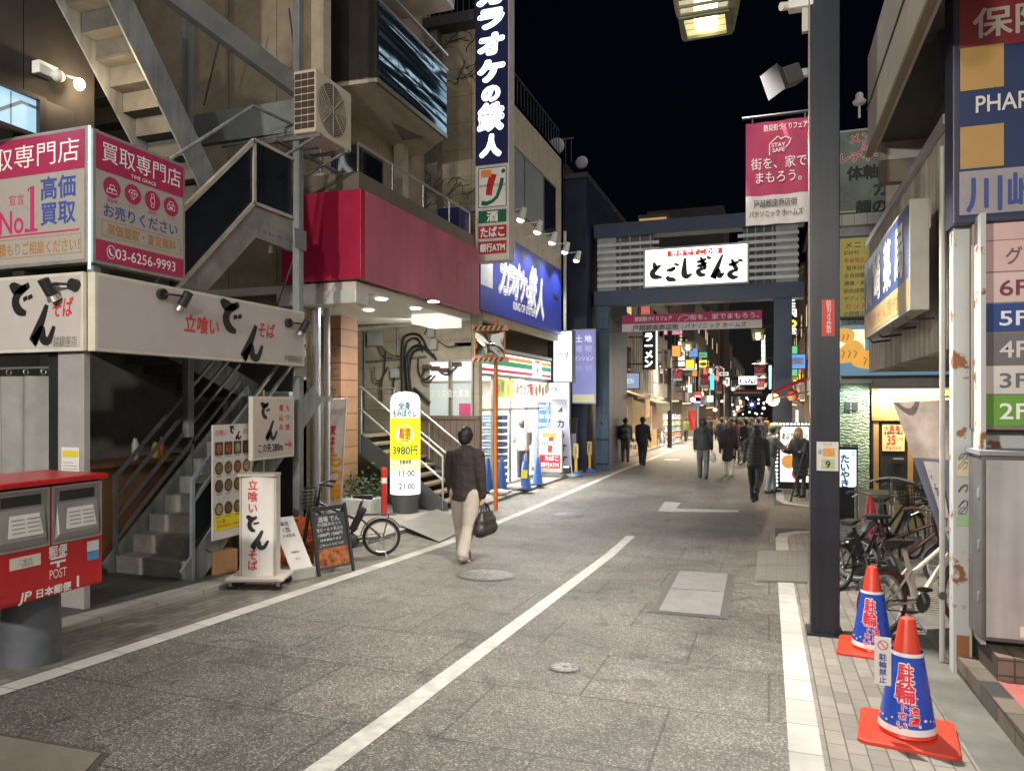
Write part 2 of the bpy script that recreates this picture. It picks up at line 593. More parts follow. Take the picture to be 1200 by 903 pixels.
def roadmat():
 m = mat('speckled_road', (.1, .1, .1), .62, var=0)
 nt = m.node_tree
 b = nt.nodes['Principled BSDF']
 tc = nt.nodes.new('ShaderNodeTexCoord')
 L = nt.links.new
 v = nt.nodes.new('ShaderNodeTexVoronoi')
 v.inputs['Scale'].default_value = 120
 L(tc.outputs['Object'], v.inputs['Vector'])
 sp = nt.nodes.new('ShaderNodeSeparateColor')
 L(v.outputs['Color'], sp.inputs[0])
 r1 = nt.nodes.new('ShaderNodeValToRGB')
 r1.color_ramp.interpolation = 'LINEAR'
 e = r1.color_ramp.elements
 e[0].position, e[0].color = 0, (.05, .048, .046, 1)
 e[1].position, e[1].color = 1, (.31, .29, .26, 1)
 k = e.new(.45)
 k.color = (.09, .085, .08, 1)
 k = e.new(.78)
 k.color = (.13, .122, .11, 1)
 L(sp.outputs[0], r1.inputs[0])
 # slab joints, faint
 br = nt.nodes.new('ShaderNodeTexBrick')
 br.inputs['Scale'].default_value = 1
 br.inputs['Brick Width'].default_value = 1.15
 br.inputs['Row Height'].default_value = .92
 br.inputs['Mortar Size'].default_value = .012
 br.inputs['Mortar Smooth'].default_value = .6
 br.inputs['Color1'].default_value = (.9, .9, .9, 1)
 br.inputs['Color2'].default_value = (1.1, 1.1, 1.1, 1)
 br.inputs['Mortar'].default_value = (.5, .5, .5, 1)
 L(tc.outputs['Object'], br.inputs['Vector'])
 n = nt.nodes.new('ShaderNodeTexNoise')
 n.inputs['Scale'].default_value = .8
 n.inputs['Detail'].default_value = 9
 n.inputs['Roughness'].default_value = .7
 L(tc.outputs['Object'], n.inputs['Vector'])
 mr = nt.nodes.new('ShaderNodeMapRange')
 mr.inputs['From Min'].default_value = .32
 mr.inputs['From Max'].default_value = .68
 mr.inputs['To Min'].default_value = .55
 mr.inputs['To Max'].default_value = 1.25
 L(n.outputs['Fac'], mr.inputs['Value'])
 m1 = nt.nodes.new('ShaderNodeVectorMath')
 m1.operation = 'MULTIPLY'
 L(r1.outputs[0], m1.inputs[0])
 L(br.outputs['Color'], m1.inputs[1])
 # worn tracks, old spills and gum spots
 n3 = nt.nodes.new('ShaderNodeTexNoise')
 n3.inputs['Scale'].default_value = 2.3
 n3.inputs['Detail'].default_value = 6
 n3.inputs['Distortion'].default_value = 1.2
 L(tc.outputs['Object'], n3.inputs['Vector'])
 r3 = nt.nodes.new('ShaderNodeMapRange')
 r3.inputs['From Min'].default_value = .56
 r3.inputs['From Max'].default_value = .68
 r3.inputs['To Min'].default_value = 1
 r3.inputs['To Max'].default_value = .62
 L(n3.outputs['Fac'], r3.inputs['Value'])
 v4 = nt.nodes.new('ShaderNodeTexVoronoi')
 v4.inputs['Scale'].default_value = 2.2
 L(tc.outputs['Object'], v4.inputs['Vector'])
 r4 = nt.nodes.new('ShaderNodeMapRange')
 r4.inputs['From Min'].default_value = .045
 r4.inputs['From Max'].default_value = .06
 r4.inputs['To Min'].default_value = .5
 r4.inputs['To Max'].default_value = 1
 L(v4.outputs['Distance'], r4.inputs['Value'])
 mm = nt.nodes.new('ShaderNodeMath')
 mm.operation = 'MULTIPLY'
 L(r3.outputs[0], mm.inputs[0])
 L(r4.outputs[0], mm.inputs[1])
 m0 = nt.nodes.new('ShaderNodeVectorMath')
 m0.operation = 'SCALE'
 L(m1.outputs[0], m0.inputs[0])
 L(mm.outputs[0], m0.inputs['Scale'])
 m1 = m0
 m2 = nt.nodes.new('ShaderNodeVectorMath')
 m2.operation = 'SCALE'
 L(m1.outputs[0], m2.inputs[0])
 L(mr.outputs[0], m2.inputs['Scale'])
 L(m2.outputs[0], b.inputs['Base Color'])
 bp = nt.nodes.new('ShaderNodeBump')
 bp.inputs['Strength'].default_value = .35
 bp.inputs['Distance'].default_value = .004
 L(v.outputs['Distance'], bp.inputs['Height'])
 L(bp.outputs[0], b.inputs['Normal'])
 return m
struct('road', strip(MB(), XL, XR, -40, 420, .004), roadmat())
struct('side_street', strip(MB(), XR, 40, 13.5, 16.6, .004), _mc['speckled_road'])
brick_r = brickmat('pavement_bricks', (.24, .22, .19), (.16, .15, .135), (.06, .055, .05), .2, .1, .004, .6, var=.35, axes='YX')
brick_l = brickmat('pavement_bricks_dark', (.2, .185, .16), (.12, .112, .1), (.045, .04, .036), .2, .1, .004, .6, var=.45, axes='YX')
whiteblock = brickmat('white_line_blocks', (.45, .44, .41), (.36, .355, .335), (.15, .145, .14), .42, 3.0, .005, .6, off=0, var=.3, axes='YX')
paint = mat('road_paint', (.42, .41, .39), .6, var=.35, scale=9, bump=.2)
struct('pavement_left', strip(MB(), -6.6, XL - .17, -20, 120, .004), brick_l)
pr = MB()
strip(pr, XR + .17, 1.02, -20, 12.4, .004)
flat(pr, [(XR + .17, 12.4), (1.02, 12.4), (2.6, 13.2), (2.6, 13.5), (1.1, 13.33), (.55, 13.1), (.3, 12.8)], .004)
strip(pr, 1.02, 2.6, 11.2, 12.4, .004)
flat(pr, [(1.02, 12.4), (2.6, 12.4), (2.6, 13.2)], .004)
struct('pavement_right', pr, brick_r)
pf = MB()
strip(pf, .33, 2.2, 17.6, 120, .004)
flat(pf, [(.33, 17.6), (.45, 17.1), (.8, 16.8), (1.5, 16.62), (6, 16.62), (6, 17.6)], .004)
struct('pavement_far', pf, brick_r)
struct('line_left', strip(MB(), XL - .17, XL, -20, 160, .008), whiteblock)
lr = strip(MB(), XR, XR + .17, -20, 12.4, .008)
arc = [(.1, 12.4), (.16, 12.85), (.42, 13.22), (.95, 13.46), (2.6, 13.62)]
arci = [(.27, 12.4), (.32, 12.76), (.54, 13.07), (1.0, 13.3), (2.6, 13.46)]
for i in range(4):
 flat(lr, [arc[i], arci[i], arci[i + 1], arc[i + 1]], .008)
struct('line_right', lr, whiteblock)
lf = strip(MB(), .16, .33, 17.6, 160, .008)
arc = [(.16, 17.6), (.3, 16.98), (.72, 16.64), (1.5, 16.46), (6, 16.46)]
arci = [(.33, 17.6), (.45, 17.1), (.8, 16.8), (1.5, 16.62), (6, 16.62)]
for i in range(4):
 flat(lf, [arc[i], arci[i], arci[i + 1], arc[i + 1]], .008)
struct('line_far', lf, whiteblock)
mk = strip(MB(), -2.16, -2.02, -20, 11.75, .008)
for poly in ([(771, 599), (779, 588), (798, 589), (792, 596), (866, 598), (865, 600), (790, 600), (788, 600)], [(777, 539), (780, 537.6), (797, 538), (795, 540)]):
 flat(mk, [onG(*p).to_2d() for p in poly], .008)
struct('road_marking', mk, paint)
# left: raised concrete kerb, dark tiled shop floor, stair forecourt
kerbm = brickmat('kerb_stone', (.3, .285, .26), (.24, .23, .21), (.08, .08, .075), .6, 3.0, .006, .8, off=0, var=.35, axes='YX')
struct('kerb_left', strip(MB(), -5.72, -5.42, -10, 8.3, .045, .1), kerbm)
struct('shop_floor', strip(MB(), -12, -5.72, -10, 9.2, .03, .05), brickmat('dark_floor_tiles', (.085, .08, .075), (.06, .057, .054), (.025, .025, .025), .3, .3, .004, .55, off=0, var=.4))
kl = strip(MB(), -5.85, -5.6, 8.3, 120, .07, .14)
struct('kerb', kl, kerbm)
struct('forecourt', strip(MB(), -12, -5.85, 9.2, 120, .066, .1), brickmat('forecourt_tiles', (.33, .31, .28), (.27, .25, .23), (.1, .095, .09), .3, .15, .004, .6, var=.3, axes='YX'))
# right: gutter strip, stone kerb and red tiled floor of the building
struct('gutter', strip(MB(), 1.02, 1.28, -20, 11.2, .006), mat('gutter_concrete', (.13, .13, .12), .7, var=.4, bump=.2))
struct('plinth_kerb', strip(MB(), 1.28, 1.40, -20, 6.3, .13, .18), brickmat('plinth_stone', (.16, .13, .1), (.08, .07, .06), (.03, .03, .03), .35, .12, .008, .8, var=.5, axes='YZ'))
struct('pink_tile_floor', strip(MB(), 1.40, 5, -20, 5.55, .125, .1), brickmat('pink_floor_tiles', (.42, .13, .115), (.38, .115, .1), (.25, .1, .09), .3, .3, .003, .55, off=0, var=.35))
struct('plinth_steps', MB().box(1.40, 5, 5.55, 6.3, gz(6) - .1, gz(6) + .3), brickmat('brown_plinth_tiles', (.2, .16, .12), (.15, .12, .09), (.05, .045, .04), .1, .1, .006, .6, off=0, var=.3, axes='XZ'))
struct('parking_floor', strip(MB(), 1.28, 8, 6.3, 11.2, .03, .05), mat('parking_concrete', (.15, .145, .135), .75, var=.4, bump=.2))
# covers in the road: things of their own
manm = mat('manhole_iron', (.2, .2, .195), .42, .55, var=.35, scale=14, bump=.8, bscale=70)
def manhole(px, py, r, label):
 p = onG(px, py)
 t = thing('manhole_cover', label, 'manhole cover', p, 0, None)
 mb = MB()
 sl = (gz(p.y + .3) - gz(p.y - .3)) / .6
 def disc(mb, r0, r1, z0):
  n = 40
  vs = [(rr * math.cos(2 * math.pi * i / n), rr * math.sin(2 * math.pi * i / n), z0 + sl * rr * math.sin(2 * math.pi * i / n)) for rr in (r0, r1) for i in range(n)]
  mb.add(vs, [(i, (i + 1) % n, n + (i + 1) % n, n + i) for i in range(n)])
 disc(mb, .001, r * .9, .011)
 put(mb, 'cover', manm, t, W=False)
 mb = MB()
 disc(mb, r * .93, r, .011)
 put(mb, 'ring', mat('manhole_ring', (.12, .12, .115), .5, .4), t, W=False)
 mb = MB()
 for k in range(3):
  disc(mb, r * (.2 + .25 * k), r * (.24 + .25 * k), .014)
 for k in range(12):
  a = k * math.pi / 6
  c, s_ = math.cos(a), math.sin(a)
  w = .012
  q = [(c * r * .24 - s_ * w, s_ * r * .24 + c * w), (c * r * .88 - s_ * w, s_ * r * .88 + c * w), (c * r * .88 + s_ * w, s_ * r * .88 - c * w), (c * r * .24 + s_ * w, s_ * r * .24 - c * w)]
  mb.quad(*[(x, y, .014 + sl * y) for x, y in q])
 put(mb, 'relief', mat('manhole_relief', (.3, .3, .29), .4, .6), t, W=False)
manhole(570, 674, .36, 'large round iron manhole cover in the road by the man with the bag')
manhole(666, 603, .3, 'round manhole cover shining with blue light beyond the man with the bag')
manhole(662, 783, .115, 'smallest round iron cover in the road beside the middle line')
def roadplate(name, label, cat, pts, border, field, bw, strips=0):
 P = [onG(*p) for p in pts]
 c = sum(P, Vector()) / 4
 t = thing(name, label, cat, c)
 def q(s_, u_):
  a = P[0].lerp(P[1], s_)
  b = P[3].lerp(P[2], s_)
  return a.lerp(b, u_)
 def sheet(mb, s0, s1, u0, u1, z):
  for i in range(4):
   w0, w1 = u0 + (u1 - u0) * i / 4, u0 + (u1 - u0) * (i + 1) / 4
   pp = [q(s0, w0), q(s1, w0), q(s1, w1), q(s0, w1)]
   mb.quad(*[(p.x, p.y, gz(p.y) + z) for p in pp])
 mb = MB()
 sheet(mb, 0, 1, 0, 1, .01)
 put(mb, 'frame', border, t)
 mb = MB()
 n = max(1, strips)
 for i in range(n):
  for j in range(2):
   sheet(mb, bw + (1 - 2 * bw) * i / n + .006, bw + (1 - 2 * bw) * (i + 1) / n - .006, .03 + .47 * j + .005, .03 + .47 * (j + 1) - .005, .014)
 put(mb, 'cover_plate', field, t)
 return t
roadplate('utility_cover', 'large rectangular metal utility cover with patterned border in the road', 'utility cover', [(761, 718), (853, 726), (861, 672), (790, 668)],
          mat('cover_border', (.1, .1, .1), .5, .3, var=.5, scale=45), mat('cover_metal', (.25, .24, .24), .5, .4, var=.25, scale=6, bump=.5, bscale=120), .1, 1)
roadplate('paving_plate', 'shiny grid of metal paving plates beside the right white line', 'paving plate', [(884, 682), (947, 684), (947, 645), (888, 645)],
          mat('plate_joint', (.12, .12, .115), .5, .3), mat('plate_metal', (.17, .17, .165), .5, .25, var=.3, scale=9, bump=.8, bscale=50), .01, 5)
roadplate('concrete_cover', 'brown concrete slab with dark rim at the bottom left of the road', 'concrete cover', [(-150, 960), (60, 960), (128, 884), (-60, 850)],
          mat('slab_rim', (.05, .045, .04), .7), mat('slab_concrete', (.14, .125, .105), .75, var=.25, bump=.3), .03, 1)
# ---------------------------------------------------------------- street lamps: pole, arm, lantern
navy = mat('navy_black_paint', (.016, .022, .034), .38, .1, var=.25, scale=2)
bluep = mat('blue_grey_paint', (.05, .105, .165), .45, .1, var=.3, scale=1.5)
streak(navy, .4)
streak(bluep, .4)
lampgreen = mat('lantern_bronze', (.16, .17, .1), .45, .3, var=.3)
lens = lit('lamp_lens', (1, .84, .5), 6)
lensrim = mat('lantern_glass', (.75, .72, .55), .3, alpha=.55, var=0)
def lantern(par, c, s=1.0):
 """tapered square lantern with slatted sides round a bright lamp, seen from below"""
 x, y, z = c
 b, t_, h = .27 * s, .36 * s, .5 * s
 fr = MB()
 for k in range(7):
  f = k / 6
  r = b + (t_ - b) * f
  zz = z + h * f
  for sx, sy in ((1, 0), (-1, 0), (0, 1), (0, -1)):
   if sx:
    fr.box(x + sx * r - .012 * s, x + sx * r + .012 * s, y - r, y + r, zz - .014 * s, zz + .014 * s)
   else:
    fr.box(x - r, x + r, y + sy * r - .012 * s, y + sy * r + .012 * s, zz - .0135 * s, zz + .0135 * s)
 for sx in (-1, 1):
  for sy in (-1, 1):
   fr.bar((x + sx * b, y + sy * b, z - .01 * s), (x + sx * t_, y + sy * t_, z + h), .035 * s, .035 * s)
 o = put(fr, 'lantern', lampgreen, par)
 ms = MB()
 for sx, sy in ((1, 0), (-1, 0), (0, 1), (0, -1)):
  def pt(k, r, zz):
   return (x + (sx * r if sx else k * r), y + (sy * r if sy else k * r), zz)
  ms.quad(pt(-1, b * .96, z + .01 * s), pt(1, b * .96, z + .01 * s), pt(1, t_ * .96, z + h - .01 * s), pt(-1, t_ * .96, z + h - .01 * s))
 put(ms, 'glass', lensrim, o)
 put(MB().box(x - t_ * 1.08, x + t_ * 1.08, y - t_ * 1.08, y + t_ * 1.08, z + h + .015 * s, z + h + .06 * s), 'lantern_roof', lampgreen, o)
 rim = MB()
 for a, bb in ((-b, -b + .05 * s), (b - .05 * s, b)):
  rim.box(x + a, x + bb, y - b + .05 * s, y + b - .05 * s, z - .04 * s, z - .018 * s)
  rim.box(x - b, x + b, y + a, y + bb, z - .04 * s, z - .018 * s)
 put(rim, 'rim', lampgreen, o)
 put(MB().box(x - .12 * s, x + .12 * s, y - .15 * s, y + .15 * s, z - .02 * s, z + .36 * s), 'lamp_lens', lens, o, bev=.03 * s)
 return o
def street_lamp(x, y, side, label, power, w=.23, arm=.97, top=6.6, group='street lamps along the shopping street', lamp_z=4.98, s=1.0):
 g = gz(y)
 t = thing('street_lamp', label, 'street lamp', (x, y, g), 0, group)
 put(MB().box(x - w / 2, x + w / 2, y - w / 2, y + w / 2, g, g + top), 'pole', navy, t, bev=.008)
 put(MB().box(x - w / 2 - .03, x + w / 2 + .03, y - w / 2 - .03, y + w / 2 + .03, g + .0, g + .03), 'base_plate', navy, t)
 if 0 < y < 20:
  bolts(t, Fr((x - w / 2, y - w / 2 - .002, g), (1, 0, 0)), [(a, b) for a in (.03, w - .03) for b in (.06, .16, 1.1, 1.2)], .012, navy)
 lx = x + side * arm
 z = g + lamp_z
 a = MB()
 a.bar((x, y, z + .68), (lx, y, z + .68), .05, .06)
 a.bar((x + side * .1, y, z + .3), (x + side * .55, y, z + .66), .035, .035)
 a.cyl((lx, y, z + .54), (lx, y, z + .68), .03)
 put(a, 'arm', navy, t)
 lantern(t, (lx, y, z), s)
 if power:
  if y > 0:
   light('lamp_light', 'SPOT', (lx, y, z - .06), power * (1.7 if y < 20 else 1), (1, .93, .82) if y < 20 else (1, .84, .62), t, .06, (0, 0, -1), R(100 if y < 20 else 158))
  else:
   light('lamp_light', 'POINT', (lx, y, z - .2), power, (1, .93, .82), t, .2)
 return t
LAMP = 1500
street_lamp(.45, 6.86, -1, 'black square street lamp pole with the pink banner and lit lantern overhead', LAMP, lamp_z=5.42, s=.8, arm=.99)
street_lamp(-5.15, -5.2, 1, 'added street lamp behind the viewer lighting the post box side', LAMP * 1.9)  # out of view, added to light the fronts on the left
street_lamp(.45, -5.5, -1, 'added street lamp behind the viewer on the right, lighting the near street', LAMP * .75)  # out of view, added to brighten the near street and fascia
for (x, y, sd, lb) in ((-5.1, 40.6, 1, 'street lamp beside the ramen sign beyond the gate, left row'), (.5, 35.5, -1, 'street lamp just past the gate on the right'),
                       (-5.1, 57, 1, 'second street lamp beyond the gate in the left row'), (.5, 51.5, -1, 'second street lamp past the gate in the right row'),
                       (-5.1, 76, 1, 'third street lamp beyond the gate in the left row'), (.5, 66, -1, 'third street lamp past the gate in the right row'),
                       (-5.1, 94, 1, 'last street lamp of the left row before the far gate sign'), (.5, 84, -1, 'last street lamp of the right row before the far gate sign')):
 street_lamp(x, y, sd, lb, LAMP * 1.1, lamp_z=5.3 if y < 50 else 5.0, s=.85)
# ---------------------------------------------------------------- entrance gate over the street
GY = 23.85
pl = atY(701, 551, GY)
gt = thing('street_gate', 'dark steel gate across the street carrying a lit white sign board', 'street gate', (-2.3, GY, gz(GY)))
g0 = gz(GY)
xa0, xa1 = -5.36, -4.9
xb0, xb1 = .14, .66
def zat(px, py, Y):
 return atY(px, py, Y).z
z_lo0, z_lo1 = zat(720, 359, GY), zat(720, 342, GY)
z_up0, z_up1 = zat(720, 280, GY), zat(720, 264, GY)
put(MB().box(xa0, xa1, GY - .25, GY + .25, g0, z_lo0), 'pillar', bluep, gt, bev=.01)
put(MB().box(xb0, xb1, GY - .25, GY + .25, g0, z_lo0), 'pillar', mat('gate_navy', (.03, .052, .095), .4, .1), gt, bev=.01)
gm = _mc['gate_navy']
put(MB().box(xa0 - .05, xb1 + .35, GY - .3, GY + .3, z_lo0, z_lo1), 'beam', gm, gt, bev=.01)
put(MB().box(xa0 - .05, xb1 + .35, GY - .3, GY + .3, z_up0, z_up1), 'beam', gm, gt, bev=.01)
for x in (-5.3, .2):
 put(MB().box(x, x + .62, GY - .22, GY + .22, z_lo1, z_up0), 'post', mat('gate_post_grey', (.33, .36, .37), .5, .3), gt)
for xl0, xl1, xp0, xp1 in ((-5.3, -3.3, -4.68, -3.5), (-.9, .85, -.75, .19)):
 wing = put(MB().box(xp0, xp1, GY - .1, GY - .04, z_lo1, z_up0), 'louvre_back', mat('louvre_back_grey', (.14, .15, .16), .5), gt)
 for k in range(7):
  z = z_lo1 + .12 + k * (z_up0 - z_lo1 - .2) / 7
  put(MB().box(xl0, xl1, GY - .27, GY - .225, z, z + .1), 'louvre', mat('gate_louvre', (.5, .52, .53), .4, .5), gt)
 for k in range(4):
  x = xp0 + .12 + (xp1 - xp0 - .2) * k / 3
  put(MB().box(x - .02, x + .02, GY - .224, GY - .11, z_lo1, z_up0), 'louvre_stay', _mc['gate_post_grey'], gt)
for q in ((xa0 + .03, xa1 - .03, GY - .36, GY - .25, g0 + 1.05, g0 + 1.85), (xa0 + .03, xa1 - .03, GY - .34, GY - .25, g0 + .25, g0 + 1.0), (xa0 + .1, xa1 - .03, GY - .36, GY - .25, z_lo0 - .75, z_lo0 - .2)):
 put(MB().box(*q), 'control_box', bluep, gt, bev=.01)
put(MB().box(-5.17, -5.09, GY - .366, GY - .36, g0 + 1.5, g0 + 1.6), 'meter_window', glassdark, gt)
# lit sign of the gate
GYs = GY - .32
p0, p1 = atY(754, 338, GYs), atY(878, 283, GYs)
fr = Fr(p0, (1, 0, 0), p1.x - p0.x, p1.z - p0.z)
gs = signbox('gate_sign', 'white lit sign board with brush lettering and red strip on the gate', 'sign', fr, .3, lit('lit_white_sign', (.97, 1, .98), 1.6, True), mat('sign_grey_case', (.4, .42, .41), .4, .4), .06)
W_, H_ = fr.w, fr.h
panel(gs, 'red_strip', lit('lit_red_strip', (.75, .03, .02), .9), fr, W_ * .235, H_ * .76, W_ * .755, H_ * .9, .005)
letter(gs, fr, lit('lit_white_letter', (1, 1, 1), 1.6), [('好きですこの街', W_ * .495, H_ * .83, .17, W_ * .45, dict(bold=.02, off=.008))])
def brush(mb, fr, strokes, a, b, sx, sy, wd, off=.006):
 """brush strokes: lists of (x, y, relative width) in a unit cell"""
 for st in strokes:
  pts = []
  # Catmull-Rom through the points
  P = [st[0]] + list(st) + [st[-1]]
  for i in range(1, len(P) - 2):
   for k in range(6):
    t = k / 6
    f = [.5 * (2 * P[i][j] + (P[i + 1][j] - P[i - 1][j]) * t + (2 * P[i - 1][j] - 5 * P[i][j] + 4 * P[i + 1][j] - P[i + 2][j]) * t * t + (3 * P[i][j] - P[i - 1][j] - 3 * P[i + 1][j] + P[i + 2][j]) * t ** 3) for j in range(3)]
    pts.append(f)
  pts.append(list(st[-1]))
  fr.line(mb, [(a + p[0] * sx, b + p[1] * sy) for p in pts], [max(.06, p[2]) * wd for p in pts], off)
GATE = {
 'to': [[(.28, .95, .5), (.36, .75, 1.1), (.42, .58, .8)], [(.85, .78, .5), (.5, .62, 1.0), (.18, .42, 1.3), (.22, .22, 1.3), (.5, .15, 1.1), (.95, .12, .5)]],
 'go': [[(.1, .62, .5), (.45, .62, 1.0), (.75, .72, .7), (.55, .6, .5)], [(.1, .28, .9), (.3, .12, 1.1), (.6, .1, 1.0), (.85, .02, .4)], [(.8, .98, .6), (.86, .86, .8)], [(.95, .92, .6), (1.02, .82, .8)]],
 'si': [[(.35, 1.1, .5), (.3, .7, 1.0), (.28, .25, 1.4), (.5, .1, 1.2), (.9, .22, .4)]],
 'gi': [[(.05, .75, .5), (.45, .78, .9), (.8, .9, .5)], [(.05, .52, .5), (.45, .56, .9), (.85, .68, .5)], [(.35, 1.0, .5), (.6, .6, 1.0), (.8, .4, .5)], [(.8, .38, .5), (.4, .36, .8), (.15, .24, 1.1), (.35, .06, 1.1), (.75, .04, .5)], [(.9, 1.02, .5), (.97, .9, .8)], [(1.03, .98, .5), (1.1, .86, .8)]],
 'n': [[(.85, 1.15, .4), (.55, .7, .9), (.1, -.05, 1.5), (.2, .1, .9), (.5, .35, .8), (.6, .02, 1.2), (.95, .18, .4)]],
 'za': [[(.05, .72, .5), (.4, .74, .9), (.85, .86, .5)], [(.3, 1.0, .5), (.55, .62, 1.0), (.78, .42, .6)], [(.78, .4, .5), (.4, .38, .8), (.12, .22, 1.1), (.4, .05, 1.1), (.8, .06, .4)], [(.88, 1.0, .5), (.95, .88, .8)], [(1.02, .96, .5), (1.08, .84, .8)]],
}
mb = MB()
for i, k in enumerate(('to', 'go', 'si', 'gi', 'n', 'za')):
 brush(mb, fr, GATE[k], W_ * (.07 + .147 * i), H_ * (.2 if i % 2 == 0 else .14) + (H_ * .1 if k == 'gi' else 0), W_ * .118, H_ * .46, .135)
put(mb, 'brush_lettering', ink, gs)
gx, gz_ = p0.x, p0.z
# cloth banner under the lower beam
p0, p1 = atY(729, 389, GY - .1), atY(893, 363, GY - .1)
fr = Fr(p0, (1, 0, 0), p1.x - p0.x, p1.z - p0.z)
pinkcloth = mat('pink_cloth', (.42, .055, .13), .8, var=.15)
whitecloth = mat('white_cloth', (.64, .61, .6), .8, var=.12)
def cloth_banner(name, label, fr, lines, split, amp=.012, group=None):
 t = thing(name, label, 'banner', fr.p(fr.w / 2, 0, 0), 0, group)
 def f(a, b):
  return fr.p(a * fr.w, b * fr.h, amp * math.sin(a * 17 + b * 3) * (1 - .2 * b) + amp * .6 * math.sin(b * 9 + a * 5))
 def sub(b0, b1):
  mb = MB()
  mb.grid(lambda u, v: f(u, b0 + (b1 - b0) * v), 24, 8)
  mb.grid(lambda u, v: f(u, b0 + (b1 - b0) * v) - fr.n * .004, 24, 8)
  return mb
 put(sub(split, 1), 'pink_cloth', pinkcloth, t, smooth=True)
 put(sub(0, split), 'white_cloth', whitecloth, t, smooth=True)
 for m, its in lines:
  letter(t, fr, m, [(b, x * fr.w, y * fr.h, h, w, dict(d, off=.02 + amp)) for b, x, y, h, w, d in its])
 return t
bw, bh = fr.w, fr.h
bn = cloth_banner('street_banner', 'long pink and white cloth banner under the gate beam', fr, [
 (whiteink, [('防災街づくりフェア', .235, .73, bh * .24, bw * .27, dict(bold=.02)), ('街を、家でまもろう。', .74, .73, bh * .3, bw * .48, {})]),
 (ink, [('戸越銀座商店街', .25, .22, bh * .3, bw * .34, dict(bold=.01)), ('パナソニック ホームズ', .68, .22, bh * .28, bw * .43, dict(bold=.01)), ('|', .445, .22, bh * .26, None, {})])], .46, .01)
mb = MB()
fr.line(mb, [(bw * .42, bh * .55), (bw * .42, bh * .72), (bw * .46, bh * .88), (bw * .5, bh * .8), (bw * .49, bh * .62), (bw * .46, bh * .56)], .015, .03)
put(mb, 'house_outline', whiteink, bn)
rp = MB()
for b in (0.02, bh - .02):
 rp.tube([fr.p(-.9, b, 0), fr.p(0, b, 0)], .008)
 rp.tube([fr.p(bw, b, 0), fr.p(bw + .6, b, 0)], .008)
put(rp, 'rope', black, bn)
# ---------------------------------------------------------------- left: noodle shop with outside stair
GL = gz(6)
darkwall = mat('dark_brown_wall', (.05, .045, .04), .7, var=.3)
shop = thing('noodle_shop', 'standing soba shop with dark interior and wooden counter behind the steel stair', 'shop', (-7, 6, GL))
w = MB()
w.box(-12, -11.8, -2, 9.4, GL, 8)
w.box(-12, -6.62, 9.2, 9.38, GL, 2.6)
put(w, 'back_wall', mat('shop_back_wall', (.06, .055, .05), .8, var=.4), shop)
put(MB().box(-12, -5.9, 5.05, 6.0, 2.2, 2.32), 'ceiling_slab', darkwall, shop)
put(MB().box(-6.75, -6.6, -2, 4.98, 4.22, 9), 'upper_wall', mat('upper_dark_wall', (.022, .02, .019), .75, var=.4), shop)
put(MB().box(-6.75, -6.6, 4.99, 5.75, 2.75, 9), 'upper_wall', mat('upper_dark_wall', (.022, .02, .019), .75, var=.4), shop)
put(MB().box(-6.18, -5.86, 5.0, 5.06, GL, 2.13), 'pillar', mat('shop_pillar', (.36, .345, .34), .5), shop)
put(MB().box(-6.36, -6.2, 5.05, 5.2, GL, 2.15), 'door_post', black, shop)
put(MB().box(-7.32, -7.2, 5.6, 8.2, GL + .02, GL + 1.2), 'counter_front', stripemat('counter_wood', (.2, .095, .04), (.1, .05, .02), .35, .02, 'Y', .5), shop)
put(MB().box(-7.8, -7.12, 5.55, 8.25, GL + 1.2, GL + 1.25), 'counter_top', mat('counter_top_wood', (.16, .08, .04), .4), shop)
# bottles and boxes on the counter
for i, (x, y, h, r, c, nm, lb) in enumerate(((-7.3, 6.2, .17, .045, (.5, .35, .05), 'condiment_jar', 'yellow condiment jar at the near end of the soba counter'),
                                             (-7.42, 7.05, .26, .04, (.7, .68, .65), 'paper_cup_stack', 'white stack of paper cups on the soba counter'),
                                             (-7.3, 7.25, .2, .05, (.45, .32, .03), 'chopstick_box', 'mustard chopstick holder on the soba counter'),
                                             (-7.45, 7.5, .24, .035, (.5, .1, .05), 'sauce_bottle', 'red sauce bottle at the far end of the soba counter'))):
 t = thing(nm, lb, 'tableware', (x, y, GL + 1.25))
 put(MB().lathe([(r * .8, 0), (r, .01), (r, h * .7), (r * .6, h * .85), (r * .6, h)], n=14), 'vessel', mat(nm + '_colour', c, .4), t, W=False, smooth=True)
 put(MB().lathe([(r * .66, h * .96), (r * .66, h * 1.04)], n=14), 'lid', dark, t, W=False)
# second floor window, lit cold from inside
fr = Fr((-6.59, 3.9, 4.17), (0, 1, 0), 1.27, .41)
wf = MB()
for a0, b0, a1, b1 in ((0, 0, 1.27, .04), (0, .37, 1.27, .41), (0, .04, .05, .37), (1.2, .04, 1.27, .37)):
 fr.slab(wf, a0, b0, a1, b1, -.02, .05)
o = put(wf, 'window', black, shop)
panel(shop, 'window_light', lit('cold_room', (.5, .8, 1), .55, True), fr, .05, .04, 1.2, .37, .004)
wl = MB()
fr.line(wl, [(.7, .05), (1.05, .3), (1.2, .3)], .03, .008)
fr.line(wl, [(.95, .05), (.95, .36)], .012, .008)
put(wl, 'room_edge', mat('room_edge_grey', (.25, .35, .42), .6), shop)
fr2 = Fr((-6.59, 5.2, 3.6), (0, 1, 0), .3, .98)
panel(shop, 'door_leaf', mat('dark_door', (.03, .028, .027), .5), fr2, 0, 0, .3, .98, .01)
fr3 = Fr((-6.59, 5.62, 3.45), (0, 1, 0), .3, .3)
panel(shop, 'small_window', lit('cold_room_small', (.6, .9, 1), 1.1), fr3, 0, 0, .26, .2, .006)
